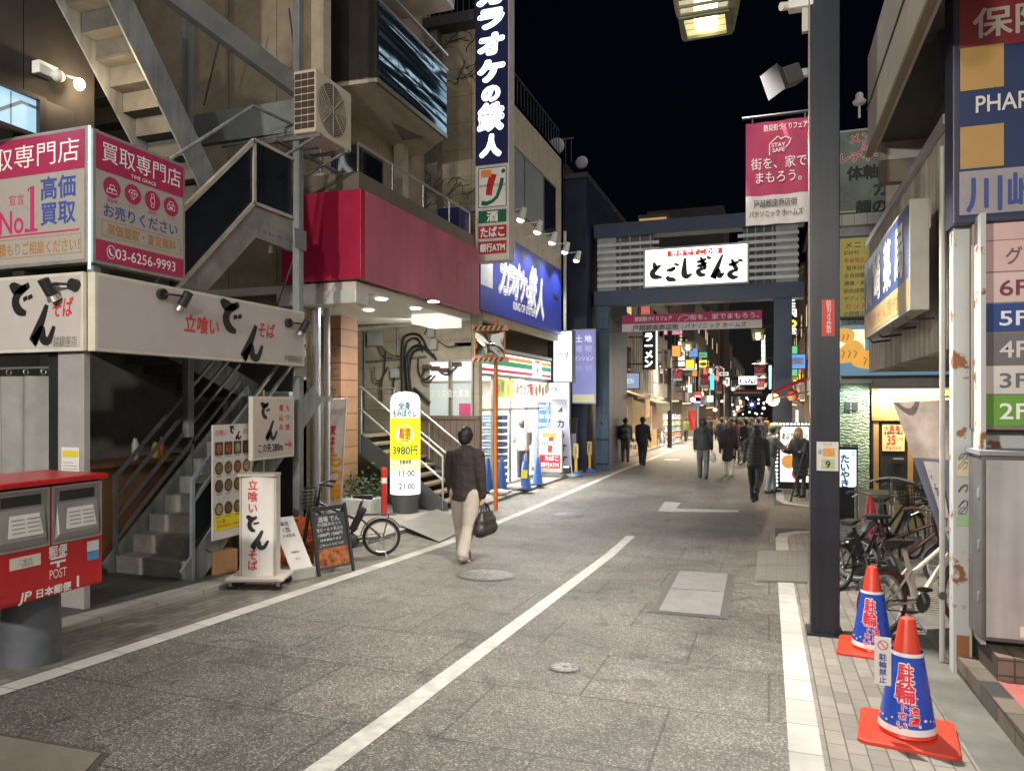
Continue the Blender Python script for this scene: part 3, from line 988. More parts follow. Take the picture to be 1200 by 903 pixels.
# vinyl curtain
vin = mat('vinyl_curtain', (.55, .55, .53), .18, alpha=.55, var=.3, scale=2)
ct = thing('vinyl_curtain', 'clear hanging vinyl curtain closing the soba shop front', 'curtain', (-6.8, 5.1, GL))
put(MB().grid(lambda u, v: Vector((-8.2 + 1.78 * u, 5.1 + .045 * math.sin(u * 34) + .03 * math.sin(u * 13 + v), GL + .15 + 2.05 * v)), 70, 4), 'sheet', vin, ct, smooth=True)
rl = MB().cyl((-8.3, 5.1, GL + 2.28), (-6.3, 5.1, GL + 2.28), .012)
put(rl, 'rail', alu, ct)
for k in range(8):
 put(MB().torus((-8.1 + k * .23, 5.1, GL + 2.24), (1, 0, 0), .025, .004, 10, 5), 'ring', alu, ct)
# notice on the pillar
fr = Fr((-6.13, 4.995, 1.05 - .35), (1, 0, 0), .22, .56)
nt = thing('paper_notice', 'white paper notice with yellow heading on the shop pillar', 'notice', fr.p(.11, 0))
panel(nt, 'sheet', mat('paper', (.7, .69, .66), .8, var=.05), fr, 0, 0, .22, .56, .003)
panel(nt, 'heading', mat('yellow_paper', (.7, .55, .04), .8, var=.05), fr, .015, .47, .205, .53, .005)
ln = MB()
for k in range(13):
 fr.rect(ln, .02, .08 + k * .028, .2 - .05 * (k % 3 == 0), .088 + k * .028, .005)
put(ln, 'print', mat('grey_print', (.3, .3, .3), .8, var=0), nt)
# ---- white soba sign going round the corner
soba_white = mat('sign_white_gloss', (.52, .48, .465), .16, var=.06, spec=.6)
P0 = atX(110, 408, -5.7)
zb, zt = 2.13, 2.84
DEN = {'de': [[(.02, .86, .9), (.12, .9, 1.5), (.45, .86, 1.0), (.72, .98, .7)], [(.62, .92, .8), (.3, .72, 1.1), (.2, .45, 1.25), (.34, .2, 1.2), (.6, .1, .6)], [(.55, .62, .7), (.6, .5, .8)], [(.74, .66, .7), (.78, .54, .8)]],
       'n': [[(.62, 1.0, .6), (.42, .6, 1.0), (.06, .0, 1.4), (.24, .2, .8), (.42, .34, .8), (.46, .06, 1.1), (.7, .02, .9), (.92, .4, .5)]]}
redbrush = dict(bold=.012)
t = thing('soba_sign', 'long white soba shop sign with black brush letters over the stair, facing the road', 'shop sign', (-5.75, 6.5, zb))
fr = Fr((-5.7, 4.97, zb), (0, 1, 0), 3.15, .71)
mb = MB()
fr.slab(mb, 0, 0, 3.15, .71, -.09, 0)
put(mb, 'casing', mat('sign_cream_frame', (.62, .6, .5), .4), t, bev=.008)
panel(t, 'sign_face', soba_white, fr, .035, .03, 3.12, .68, .002)
mb = MB()
brush(mb, fr, DEN['de'], 1.6, .3, .4, .36, .085)
brush(mb, fr, DEN['n'], 1.95, .06, .38, .38, .09)
put(mb, 'brush_lettering', ink, t)
letter(t, fr, redink, [('立喰い', 1.32, .36, .17, .5, dict(bold=.02, shear=.1)), ('そば', 2.38, .4, .17, .3, dict(bold=.02, shear=.1))])
letter(t, fr, mat('dark_grey_print', (.1, .1, .1), .6), [('戸越銀座店', 2.9, .09, .08, .36)])
t = thing('soba_sign', 'white soba shop sign facing the viewer above the vinyl curtain', 'shop sign', (-6.9, 5.0, zb))
fr = Fr((-8.4, 4.92, zb), (1, 0, 0), 2.62, .71)
mb = MB()
fr.slab(mb, 0, 0, 2.62, .71, -.04, 0)
put(mb, 'casing', _mc['sign_cream_frame'], t, bev=.006)
panel(t, 'sign_face', soba_white, fr, .03, .03, 2.59, .68, .002)
mb = MB()
brush(mb, fr, DEN['de'], 1.72, .33, .34, .3, .075)
brush(mb, fr, DEN['n'], 2.0, .1, .3, .33, .08)
put(mb, 'brush_lettering', ink, t)
letter(t, fr, redink, [('い', 1.5, .4, .13), ('そば', 2.38, .4, .17, .24, dict(bold=.02, shear=.1))])
letter(t, fr, _mc['dark_grey_print'], [('戸越銀座店', 2.37, .09, .09, .36)])
def arm_spot(p, n, along, label):
 """spotlight on an arm out of the sign; n out of the wall, along the wall"""
 p, n, along = Vector(p), Vector(n), Vector(along)
 t = thing('arm_spotlight', label, 'spotlight', p, 0, 'black arm spotlights over the soba sign')
 put(MB().cyl(p, p + n * .05, .055, n=16), 'mount', black, t, smooth=True)
 e = p + n * .12 + along * .22
 put(MB().tube([p + n * .03, p + n * .1 + along * .05, e], .012, 8), 'arm', black, t, smooth=True)
 d = (Vector((0, 0, -1)) * .8 - n * .5 - along * .05).normalized()
 put(MB().cyl(e - d * .05, e + d * .1, .048, n=16), 'lamp_body', black, t, smooth=True)
 put(MB().cyl(e + d * .1, e + d * .15, .045, .062, n=16, cap=False), 'lamp_head', mat('reflector', (.5, .48, .46), .25, .8), t, smooth=True)
 put(MB().cyl(e + d * .13, e + d * .135, .05, n=16), 'lamp_glass', mat('off_lamp', (.35, .33, .3), .2), t)
arm_spot((-5.7, 5.72, 2.74), (1, 0, 0), (0, 1, 0), 'black arm spotlight nearest the corner of the soba sign')
arm_spot((-5.7, 7.75, 2.66), (1, 0, 0), (0, 1, 0), 'black arm spotlight at the far end of the soba sign')
arm_spot((-5.86, 4.92, 2.72), (0, -1, 0), (-1, 0, 0), 'black arm spotlight on the sign face over the vinyl curtain')
# ---- pink and white purchase-shop signs
pinksign = mat('sign_pink', (.38, .035, .1), .3, var=.08)
cream_face = mat('sign_cream_face', (.38, .355, .325), .3, var=.06)
gold = mat('gold_lettering', (.4, .2, .04), .5, var=0)
navyl = mat('navy_sign_lettering', (.05, .09, .32), .5, var=0)
pinkink = mat('pink_lettering', (.5, .03, .14), .5, var=0)
p0, p1 = atX(108, 308, -5.7), atX(217, 190, -5.7)
fr = Fr((-5.7, 4.95, 2.92), (0, 1, 0), 1.1, 1.2)
t = thing('purchase_sign', 'pink and white purchase shop sign facing the road above the soba sign', 'shop sign', (-5.8, 5.5, 2.92))
mb = MB()
fr.slab(mb, 0, 0, 1.1, 1.2, -.12, 0)
put(mb, 'casing', mat('sign_steel_frame', (.42, .4, .38), .4, .5), t, bev=.006)
panel(t, 'sign_face', cream_face, fr, .03, .03, 1.07, 1.17, .002)
panel(t, 'heading', pinksign, fr, .03, .85, 1.07, 1.17, .004)
panel(t, 'phone_band', pinksign, fr, .03, .03, 1.07, .22, .004)
letter(t, fr, whiteink, [('買取専門店', .56, 1.03, .17, .94, dict(off=.007)), ('TIME GRACE', .56, .89, .035, .3, dict(off=.007)), ('03-6256-9993', .6, .125, .1, .72, dict(off=.007))])
letter(t, fr, navyl, [('お売りください', .55, .5, .115, .88, dict(bold=.012))])
letter(t, fr, gold, [('高価買取・査定無料', .56, .335, .1, .82, dict(bold=.008))])
mb = MB()
for a0, b0, a1, b1 in ((.09, .26, 1.03, .265), (.09, .405, 1.03, .41), (.09, .26, .095, .41), (1.025, .26, 1.03, .41)):
 fr.rect(mb, a0, b0, a1, b1, .004)
put(mb, 'gold_border', gold, t)
for i in range(4):
 a = .2 + i * .235
 o = put(fr.disc(MB(), a, .72, .095, .004, 28), 'round_icon', pinksign, t)
 ic = MB()
 if i == 0:
  for q in ((a - .03, .68), (a + .025, .68), (a, .72)):
   fr.line(ic, [(q[0] - .03, q[1] - .012), (q[0] + .03, q[1] - .012), (q[0] + .02, q[1] + .022), (q[0] - .02, q[1] + .022), (q[0] - .03, q[1] - .012)], .006, .007)
 elif i == 1:
  fr.line(ic, [(a - .055, .73), (a - .03, .76), (a + .03, .76), (a + .055, .73), (a, .67), (a - .055, .73), (a + .055, .73)], .006, .007)
  fr.line(ic, [(a - .02, .73), (a, .67), (a + .02, .73), (a, .76), (a - .02, .73)], .005, .007)
 elif i == 2:
  fr.line(ic, [(a + .026 * math.cos(k * math.pi / 8), .72 + .03 * math.sin(k * math.pi / 8)) for k in range(17)], .006, .007)
  for s_ in (-1, 1):
   fr.line(ic, [(a - .018, .72 + s_ * .03), (a - .014, .72 + s_ * .065), (a + .014, .72 + s_ * .065), (a + .018, .72 + s_ * .03)], .006, .007)
 else:
  fr.line(ic, [(a - .045, .69), (a + .045, .69), (a + .05, .735), (a - .05, .735), (a - .045, .69)], .006, .007)
  fr.line(ic, [(a - .028, .737), (a - .025, .77), (a + .025, .77), (a + .028, .737)], .006, .007)
  fr.rect(ic, a - .02, .7, a + .02, .715, .007)
 put(ic, 'icon_lines', whiteink, o)
letter(t, fr, pinkink, [(s_, .2 + i * .235, .6, .03, .11) for i, s_ in enumerate(('貴金属', 'ダイヤ', '時計', 'バッグ'))])
mb = MB()
fr.line(mb, [(.19 + .045 * math.cos(k * math.pi / 10), .125 + .06 * math.sin(k * math.pi / 10)) for k in range(21)], .006, .007)
fr.line(mb, [(.175, .155), (.17, .13), (.185, .105), (.21, .095)], .016, .007)
put(mb, 'phone_icon', whiteink, t)
fr = Fr((-8.1, 4.92, 2.92), (1, 0, 0), 2.37, 1.22)
t = thing('purchase_sign', 'pink and white purchase shop sign reading No.1, facing the viewer', 'shop sign', (-6.9, 5.0, 2.92))
mb = MB()
fr.slab(mb, 0, 0, 2.37, 1.22, -.12, 0)
put(mb, 'casing', _mc['sign_steel_frame'], t, bev=.006)
panel(t, 'sign_face', cream_face, fr, .03, .03, 2.34, 1.19, .002)
panel(t, 'heading', pinksign, fr, .03, .84, 2.34, 1.19, .004)
letter(t, fr, whiteink, [('買取専門店', 1.6, 1.02, .2, 1.36, dict(off=.007))])
letter(t, fr, navyl, [('高価', 2.02, .7, .19, .42, dict(bold=.02)), ('買取', 2.02, .47, .19, .42, dict(bold=.02))])
letter(t, fr, pinkink, [('No.', 1.46, .43, .22, .36, dict(bold=.01)), ('宣言', 1.5, .63, .09)])
letter(t, fr, gold, [('お見積もりご相談ください！', 1.68, .17, .11, 1.2, dict(bold=.008))])
mb = MB()
fr.rect(mb, .9, .29, 2.28, .305, .004)
put(mb, 'red_rule', pinkink, t)
mb = MB()
fr.line(mb, [(1.645, .7), (1.7, .735), (1.7, .335)], [.03, .05, .05], .004)
fr.rect(mb, 1.63, .32, 1.77, .345, .005)
put(mb, 'numeral_one', pinkink, t)
mb = MB()
for a0, b0, a1, b1 in ((.95, .09, 2.3, .095), (.95, .26, 2.3, .265), (2.295, .09, 2.3, .265)):
 fr.rect(mb, a0, b0, a1, b1, .004)
put(mb, 'gold_border', gold, t)
put(MB().box(-5.735, -5.715, 4.93, 4.945, 2.86, 4.14), 'light_strip', lit('cold_strip', (.6, .9, 1), 1.0), t)
# ---- outside steel stair
st = thing('outside_stair', 'grey steel outside stair rising in flights behind the soba signs', 'staircase', (-6.5, 7.2, GL))
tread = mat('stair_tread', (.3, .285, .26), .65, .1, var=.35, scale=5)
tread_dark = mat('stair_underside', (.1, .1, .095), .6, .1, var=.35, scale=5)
def flight(x0, x1, y0, z0, y1, z1, n, name='flight', closed=True, strw=.22):
 mb = MB()
 dy, dz = (y1 - y0) / n, (z1 - z0) / n
 for k in range(n):
  ya, yb = y0 + dy * k, y0 + dy * (k + 1)
  lo, hi = min(ya, yb), max(ya, yb)
  z = z0 + dz * (k + 1)
  mb.box(x0 + .02, x1 - .02, lo - .01, hi + .02, z - .035, z)
  if closed:
   yr = ya
   mb.box(x0 + .02, x1 - .02, yr - .006, yr + .006, z - dz, z - .036)
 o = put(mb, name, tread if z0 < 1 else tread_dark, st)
 for x in (x0, x1):
  m = MB()
  v = Vector((0, y1 - y0, z1 - z0)).normalized()
  u = Vector((0, -v.z, v.y)) if v.y > 0 else Vector((0, v.z, -v.y))
  a, b = Vector((x - .012, y0, z0)), Vector((x - .012, y1, z1))
  m.prism([a - u * .1 - v * .05, b - u * .1, b + u * strw, a + u * strw - v * .05], (.024, 0, 0))
  put(m, 'stringer', greysteel, o)
 return o
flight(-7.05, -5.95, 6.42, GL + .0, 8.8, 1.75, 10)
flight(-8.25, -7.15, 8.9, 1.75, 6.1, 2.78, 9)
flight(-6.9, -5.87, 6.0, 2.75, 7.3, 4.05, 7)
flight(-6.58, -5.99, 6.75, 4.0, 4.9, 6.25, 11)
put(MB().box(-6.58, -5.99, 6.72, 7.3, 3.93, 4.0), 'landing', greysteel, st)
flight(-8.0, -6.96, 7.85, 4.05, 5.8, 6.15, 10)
ld = MB()
ld.box(-8.25, -5.95, 8.8, 9.15, 1.68, 1.75)
put(ld, 'landing', greysteel, st)
put(MB().box(-8.25, -5.87, 5.06, 6.0, 2.67, 2.75), 'landing', greysteel, st)
put(MB().box(-8.0, -5.87, 7.3, 8.12, 3.9, 4.05), 'landing', greysteel, st)
# dark balustrade panel along the upper flight and round the landing
pnl = mat('balustrade_navy', (.012, .016, .026), .3, .2, var=.3)
edge = mat('panel_edge', (.5, .48, .4), .45, .3)
zz = 1.68
o = put(MB().prism([(-5.83, 6.0, zz + 1.12), (-5.83, 7.28, zz + 2.38), (-5.83, 7.28, zz + 3.1), (-5.83, 6.0, zz + 1.85)], (-.03, 0, 0)), 'balustrade_panel', pnl, st)
for a, b in (((-5.83, 6.0, zz + 1.12), (-5.83, 7.28, zz + 2.38)), ((-5.83, 6.0, zz + 1.87), (-5.83, 7.28, zz + 3.12)), ((-5.83, 7.28, zz + 2.36), (-5.83, 7.28, zz + 3.14))):
 put(MB().bar(a, b, .05, .045), 'edge', edge, o)
o = put(MB().box(-5.86, -5.83, 7.32, 8.02, zz + 2.4, zz + 3.12), 'balustrade_panel', pnl, st)
for q in (2.36, 3.12):
 put(MB().box(-5.87, -5.82, 7.31, 8.05, zz + q, zz + q + .04), 'edge', edge, o)
mb = MB()
mb.prism([(-5.85, 6.0, zz + .72), (-5.85, 6.0, zz + 1.1), (-5.85, 7.28, zz + 2.35), (-5.85, 8.1, zz + 2.35), (-5.85, 8.1, zz + 1.95), (-5.85, 7.35, zz + 1.98)], (-.06, 0, 0))
put(mb, 'stringer', mat('stringer_grey', (.25, .25, .23), .6, .1, var=.35), st)
for (x, y, z0, z1, ww) in ((-5.8, 8.12, GL, 8.5, .1), (-7.02, 7.5, GL + 1.5, 8.5, .1), (-5.8, 5.05, 2.2, 3.0, .08)):
 put(MB().box(x - ww / 2, x + ww / 2, y - ww / 2, y + ww / 2, z0, z1), 'column', greysteel, st, bev=.006)
hb = mat('beam_grey', (.24, .26, .26), .5, .2, var=.25)
for a, b, ww, hh in (((-5.8, 5.0, zz + 4.25), (-5.8, 8.1, zz + 4.08), .1, .26), ((-8.5, 5.3, zz + 3.95), (-5.8, 5.0, zz + 4.27), .1, .24), ((-8.4, 8.12, zz + 3.72), (-5.85, 8.12, zz + 3.72), .1, .42)):
 put(MB().bar(a, b, ww, hh), 'beam', hb, st, bev=.006)
rod = MB()
for a, b in (((-5.8, 8.08, zz + 1.95), (-6.6, 8.3, zz + .5)), ((-7.0, 8.2, zz + 5.4), (-7.4, 8.2, zz + 4.1)), ((-6.0, 8.2, zz + 5.2), (-5.85, 8.15, zz + 4.4))):
 put(MB().tube([a, b], .012), 'brace', dark, st)
for a, b in (((-5.85, 7.3, zz + 3.55), (-5.85, 8.1, zz + 3.6)), ((-5.85, 6.0, zz + 2.5), (-5.85, 7.3, zz + 3.55)), ((-7.0, 8.1, zz + 3.45), (-5.85, 8.1, zz + 3.5))):
 put(MB().tube([a, b], .02, 8), 'handrail', greysteel, st)
for y, z in ((8.07, zz + 3.72), (8.07, zz + 4.0), (8.07, zz + 2.1), (8.07, zz + .45)):
 fb = Fr((-5.745, y - .12, z - .13), (0, 1, 0), .26, .26)
 o = put(fb.slab(MB(), 0, 0, .26, .26, 0, .012), 'gusset_plate', hb, st, bev=.003)
fb = Fr((-5.83, 6.0, zz + 2.05), (0, 1, 0))
bolts(st, Fr((-5.85, 7.35, zz + 2.02), (0, 1, 0)), [(.05 + .1 * k, .06) for k in range(7)], .016)
# lower handrails
for x, yb in ((-7.05, 6.42), (-5.95, 6.42)):
 hr = MB()
 for k, off in enumerate((.98, .74, .5, .26)):
  if x > -6 and k > 1:
   continue
  hr.bar((x, 6.42, GL + .12 + off), (x, 8.5, GL + .12 + off + 1.86), .035, .035)
 hr.bar((x, 6.42, GL), (x, 6.42, GL + 1.12), .04, .04)
 hr.bar((x, 7.6, GL + 1.0), (x, 7.6, GL + 2.1), .035, .035)
 put(hr, 'handrail', mat('rail_steel', (.2, .22, .23), .35, .5) if x < -6 else mat('blue_lit_rail', (.4, .47, .52), .3, .6), st)  # outer rail coloured paler and bluer for the blue light falling on it
put(MB().box(-5.99, -5.97, 6.5, 6.95, GL + .25, GL + 1.05), 'side_glass', glassdark, st)
# lamp and camera on the dark upper wall
t = thing('wall_lamp', 'small lit bulb beside a white camera box on the dark upper wall', 'lamp', (-6.55, 5.3, 4.85))
pb = atX(93, 99, -6.45)
put(MB().ell(pb, .05, .05, .06), 'bulb', lit('warm_bulb', (1, .75, .4), 14), t, smooth=True)
put(MB().tube([pb + Vector((-.15, -.12, .08)), pb + Vector((0, 0, .05))], .012), 'stem', white, t)
light('bulb_light', 'POINT', pb + Vector((.12, .1, .02)), 22, (1, .72, .42), t, .05)
t = thing('security_camera', 'white security camera box on the dark wall beside the bulb', 'security camera', (-6.5, 5.0, 4.9))
pc = atX(52, 83, -6.55)
put(MB().box(pc.x - .04, pc.x + .06, pc.y - .1, pc.y + .1, pc.z - .06, pc.z + .06), 'box', white, t, bev=.01)
pc = atX(68, 89, -6.45)
put(MB().ell(pc, .06, .06, .06), 'camera_head', white, t, smooth=True)
# meter cabinet behind the stair
t = thing('meter_cabinet', 'white electric meter cabinet with small dark windows behind the stair', 'cabinet', (-6.9, 9.1, 1.2))
for i in range(3):
 x0 = -7.75 + i * .4
 o = put(MB().box(x0, x0 + .38, 8.98, 9.18, 1.3, 1.82), 'meter_box', mat('meter_white', (.6, .58, .54), .5), t, bev=.01)
 put(MB().box(x0 + .1, x0 + .28, 8.97, 8.985, 1.48, 1.66), 'meter_window', glassdark, o)
# ---------------------------------------------------------------- left: cream building with the red fascia
cb = thing('cream_building', 'cream building with balconies above a blank crimson fascia', 'building', (-8, 11, gz(11)))
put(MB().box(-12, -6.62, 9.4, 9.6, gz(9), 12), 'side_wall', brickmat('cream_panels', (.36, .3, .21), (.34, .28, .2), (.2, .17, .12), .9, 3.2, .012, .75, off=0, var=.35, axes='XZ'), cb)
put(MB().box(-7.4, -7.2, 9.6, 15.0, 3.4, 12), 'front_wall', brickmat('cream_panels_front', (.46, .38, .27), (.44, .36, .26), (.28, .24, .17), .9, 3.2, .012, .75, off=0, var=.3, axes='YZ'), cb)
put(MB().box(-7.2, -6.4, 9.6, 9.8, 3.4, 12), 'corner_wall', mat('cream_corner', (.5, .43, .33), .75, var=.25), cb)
crim = mat('crimson_panel', (.42, .012, .06), .4, var=.1)
pinkp = mat('faded_red_panel', (.5, .13, .185), .45, var=.2, scale=1.2)
streak(crim, .16, 2.3)
streak(pinkp, .16, 2.3)
put(MB().box(-6.85, -5.5, 9.18, 9.3, 3.44, 4.72), 'fascia_end', crim, cb, bev=.006)
for a, b in ((9.3, 11.65), (11.67, 13.73)):
 put(MB().box(-5.62, -5.5, a, b, 3.44, 4.72), 'fascia_panel', pinkp, cb, bev=.004)
ff = Fr((-5.5, 9.3, 3.44), (0, 1, 0), 4.4, 1.28)
bolts(cb, ff, [(.06 + .57 * k, b) for k in range(8) for b in (.04, 1.24)], .011, pinkp)
letter(cb, ff, mat('faded_trace', (.44, .13, .16), .5, var=.3), [('OFF', 3.35, .62, .5, 1.2, dict(bold=.05)), ('1', 2.6, .6, .45, .14, {})])
put(MB().box(-9, -5.65, 9.3, 13.6, 3.3, 3.42), 'canopy_ceiling', mat('canopy_white', (.72, .7, .64), .5, var=.06), cb)
cs = mat('clear_white_lamp_cover', (.8, .8, .76), .2, alpha=.8, var=.05)
put(MB().box(-7.0, -5.62, 9.25, 9.6, 3.1, 3.3), 'awning_edge', mat('awning_edge_white', (.65, .65, .63), .35), cb, bev=.02)
light('light_box_glow', 'AREA', (-6.3, 12.8, 3.08), 60, (1, .97, .9), cb, .5, (-.5, .4, -1), sizey=1)
put(MB().box(-6.3, -5.7, 12.3, 13.3, 3.12, 3.3), 'light_box', lit('soft_lightbox', (1, 1, .93), .7), cb, bev=.02)
for i, (px, py) in enumerate(((386, 352), (447, 350), (432, 363), (487, 361), (508, 353))):
 r = ray(px, py)
 k = (3.295 - EYE) / r.z
 p = Vector((0, 0, EYE)) + r * k
 o = put(MB().cyl((p.x, p.y, 3.28), (p.x, p.y, 3.297), .09, n=18), 'downlight', lit('downlight_lens', (1, .97, .88), 7), cb)
 light('downlight_light', 'SPOT', (p.x, p.y, 3.26), 170, (1, .93, .8), cb, .07, (0, 0, -1), R(140))
# pillar with orange tiles, light blue panel, pipes
put(MB().box(-8.3, -7.62, 12.0, 12.6, gz(12), 3.3), 'tile_pillar', brickmat('orange_tiles', (.28, .155, .09), (.24, .135, .08), (.09, .055, .04), 2.0, .32, .012, .5, off=0, var=.2, axes='XZ'), cb)
f4 = Fr((-7.9, 11.995, 1.0), (1, 0, 0), .3, 1.9)
letter(cb, f4, mat('steel_lettering', (.25, .22, .18), .4, .4, var=0), [('ロエミA', .12, 1.05, .22, 1.6, dict(vert=True, bold=.02))])
put(MB().box(-7.35, -6.72, 9.85, 10.0, gz(9), 3.2), 'blue_grey_panel', mat('blue_grey_panel', (.22, .27, .33), .5), cb)
put(MB().box(-6.9, -6.62, 9.38, 9.48, gz(9), 2.0), 'salmon_panel', mat('salmon_panel', (.55, .42, .35), .5), cb)
for x, y in ((-6.55, 9.6), (-6.42, 9.72)):
 put(MB().cyl((x, y, gz(9)), (x, y, 3.3), .05, n=12), 'downpipe', mat('pipe_grey', (.5, .5, .5), .45), cb, smooth=True)
# balcony parapet and rail
pb_ = mat('parapet_bronze', (.24, .21, .17), .4, .4)
put(MB().box(-7.2, -5.62, 9.32, 9.4, 4.72, 5.02), 'parapet', pb_, cb)
put(MB().box(-5.7, -5.62, 9.4, 13.7, 4.72, 5.02), 'parapet', pb_, cb)
rl = MB()
rl.tube([(-7.0, 9.36, 5.45), (-5.66, 9.36, 5.45), (-5.66, 13.6, 5.45)], .022, 8)
for q in ((-7.0, 9.36), (-6.3, 9.36), (-5.66, 9.36), (-5.66, 10.4), (-5.66, 11.5), (-5.66, 12.6), (-5.66, 13.6)):
 rl.cyl((*q, 5.0), (*q, 5.45), .014, n=8)
put(rl, 'balcony_rail', alu, cb)
put(MB().box(-7.2, -5.62, 9.4, 13.7, 4.7, 4.74), 'balcony_floor', concrete, cb)
# balcony above with reflecting glass
zb_ = zz + 5.18
put(MB().prism([(-6.0, 10.5, zb_), (-6.9, 10.45, zb_), (-7.3, 9.5, zb_), (-7.3, 14, zb_), (-6.9, 14, zb_), (-6.0, 13.2, zb_)], (0, 0, .08)), 'balcony_soffit', mat('soffit_cream', (.58, .52, .42), .7), cb)
put(MB().prism([(-6.85, 13.0, zb_ - .02), (-6.4, 13.0, zb_ - .02), (-6.6, 12.1, zb_ - .02)], (0, 0, .02)), 'soffit_hatch', mat('hatch_brown', (.25, .21, .17), .7), cb)
put(MB().prism([(-6.0, 10.5, zb_ + .06), (-6.9, 10.45, zb_ + .06), (-6.9, 10.5, zb_ + .06), (-6.0, 10.54, zb_ + .06)], (0, 0, 3)), 'balcony_end', mat('balcony_dark', (.045, .04, .038), .4, .2), cb)
put(MB().prism([(-6.92, 10.45, zb_ + .06), (-7.3, 9.55, zb_ + .06), (-7.25, 9.5, zb_ + .06), (-6.9, 10.42, zb_ + .06)], (0, 0, 3)), 'balcony_end', mat('balcony_bronze', (.1, .085, .07), .4, .3), cb)
gl = mat('balcony_glass', (.09, .17, .23), .1, .85, var=.2, scale=.8, bump=.9, bscale=1.6)
mp = gl.node_tree.nodes.new('ShaderNodeMapping')
mp.inputs['Scale'].default_value = (.1, .1, 2.2)
_nz = [n for n in gl.node_tree.nodes if n.type == 'TEX_NOISE' and abs(n.inputs['Scale'].default_value - 1.6) < .01][0]
_nz.inputs['Detail'].default_value = 1
gl.node_tree.nodes['Bump'].inputs['Distance'].default_value = .25
gl.node_tree.links.new(_nz.inputs['Vector'].links[0].from_socket, mp.inputs[0])
gl.node_tree.links.new(mp.outputs[0], _nz.inputs['Vector'])
ed = MB()
for i in range(4):
 a, b = 10.55 + i * .67, 10.55 + (i + 1) * .67
 put(MB().box(-6.02, -5.99, a + .006, b - .006, zb_ + .06, zz + 6.5), 'glass_panel', gl, cb)
put(MB().box(-6.03, -5.97, 10.5, 13.22, zb_ - .02, zb_ + .058), 'balcony_edge', pb_, cb)
for dz in (0, 1):
 put(MB().box(-6.03, -5.97, 10.5, 13.25, zz + 6.5 + dz * .3, zz + 6.54 + dz * .3), 'balcony_rail', alu, cb)
zb3 = zz + 7.9
put(MB().box(-7.3, -6.0, 10.5, 13.6, zb3, zb3 + .1), 'upper_balcony', _mc['soffit_cream'], cb)
put(MB().box(-6.02, -5.99, 10.5, 13.6, zb3 + .1, zb3 + 1.4), 'upper_glass', mat('upper_glass_cold', (.3, .42, .46), .2, var=.2), cb)
for (y0, y1) in ((10.35, 11.1), (11.14, 11.95), (11.99, 12.8)):
 o = put(MB().box(-7.22, -7.17, y0, y1, 5.05, 6.4), 'window', mat('bronze_frame', (.09, .08, .07), .4, .4), cb)
 put(MB().box(-7.19, -7.165, y0 + .05, y1 - .05, 5.1, 6.35), 'pane', glassdark, o)
put(MB().box(-7.15, -6.95, 13.2, 13.45, 4.7, zb_), 'column', mat('column_cream', (.58, .52, .42), .6), cb)
# air conditioner on its bracket
t = thing('air_conditioner', 'beige air conditioner unit on a bracket beside the steel stair', 'air conditioner', (-5.7, 8.4, zz + 3.3))
acx = mat('ac_beige', (.55, .49, .4), .5, var=.1)
put(MB().box(-5.75, -5.42, 7.95, 8.8, zz + 3.42, zz + 4.22), 'casing', acx, t, bev=.02)
g = MB()
for k in range(1, 12):
 g.torus((-5.41, 8.33, zz + 3.82), (1, 0, 0), .03 * k, .004, 28, 5)
for k in range(8):
 a = k * math.pi / 4
 g.tube([(-5.405, 8.33, zz + 3.82), (-5.405, 8.33 + .34 * math.cos(a), zz + 3.82 + .34 * math.sin(a))], .004, 5)
put(g, 'fan_grille', mat('grille_grey', (.4, .36, .3), .5), t)
put(MB().cyl((-5.422, 8.33, zz + 3.82), (-5.415, 8.33, zz + 3.82), .34, n=32), 'fan', mat('fan_dark', (.13, .115, .095), .6), t)
g = MB()
for r in range(8):
 for c in range(3):
  g.box(-5.72 + c * .1, -5.635 + c * .1, 7.935, 7.952, zz + 3.47 + r * .09, zz + 3.54 + r * .09)
put(g, 'coil_grille', mat('coil_dark', (.06, .035, .03), .6), t)
bk = MB()
for y in (8.05, 8.7):
 bk.bar((-6.2, y, zz + 3.4), (-5.4, y, zz + 3.4), .05, .04)
 bk.bar((-6.2, y, zz + 3.1), (-5.5, y, zz + 3.38), .03, .03)
bk.bar((-6.0, 7.9, zz + 3.37), (-6.0, 9.4, zz + 3.37), .05, .04)
put(bk, 'bracket', steel, t)
# ---------------------------------------------------------------- left: karaoke building with the convenience store
zz = EYE
kb = thing('karaoke_building', 'cream building with long blue billboard over a lit convenience store', 'building', (-8, 18, gz(18)))
gk = gz(18)
siding = stripemat('cream_siding', (.5, .44, .33), (.3, .26, .2), .45, .03, 'Y', .7)
grime = brickmat('grimy_tile_wall', (.46, .4, .29), (.4, .35, .26), (.22, .18, .13), .9, .6, .006, .6, off=0, var=.4, axes='XZ')
put(MB().box(-12, -6.02, 15.0, 15.2, gk, zz + 8.4), 'side_wall', grime, kb)
put(MB().box(-6.2, -6.0, 15.2, 21.9, 3.5, zz + 7.5), 'front_wall', siding, kb)
put(MB().box(-12, -6.0, 21.7, 21.9, gk, zz + 7.5), 'far_wall', siding, kb)
put(MB().box(-12, -6.0, 15.2, 21.9, zz + 7.4, zz + 7.5), 'roof', concrete, kb)
put(MB().box(-7.9, -6.9, 14.7, 14.98, 5.2, zz + 8.2), 'wall_pier', mat('pier_grey', (.2, .19, .16), .8, var=.4), kb)
put(MB().box(-8.2, -5.98, 14.6, 15.3, zz + 8.2, zz + 8.42), 'cornice', dark, kb)
rl = MB()
for k in range(24):
 y = 15.3 + k * .28
 rl.box(-6.1, -6.08, y, y + .02, zz + 7.5, zz + 8.3)
rl.box(-6.11, -6.07, 15.2, 21.8, zz + 8.28, zz + 8.33)
put(rl, 'roof_railing', dark, kb)
rl = MB()
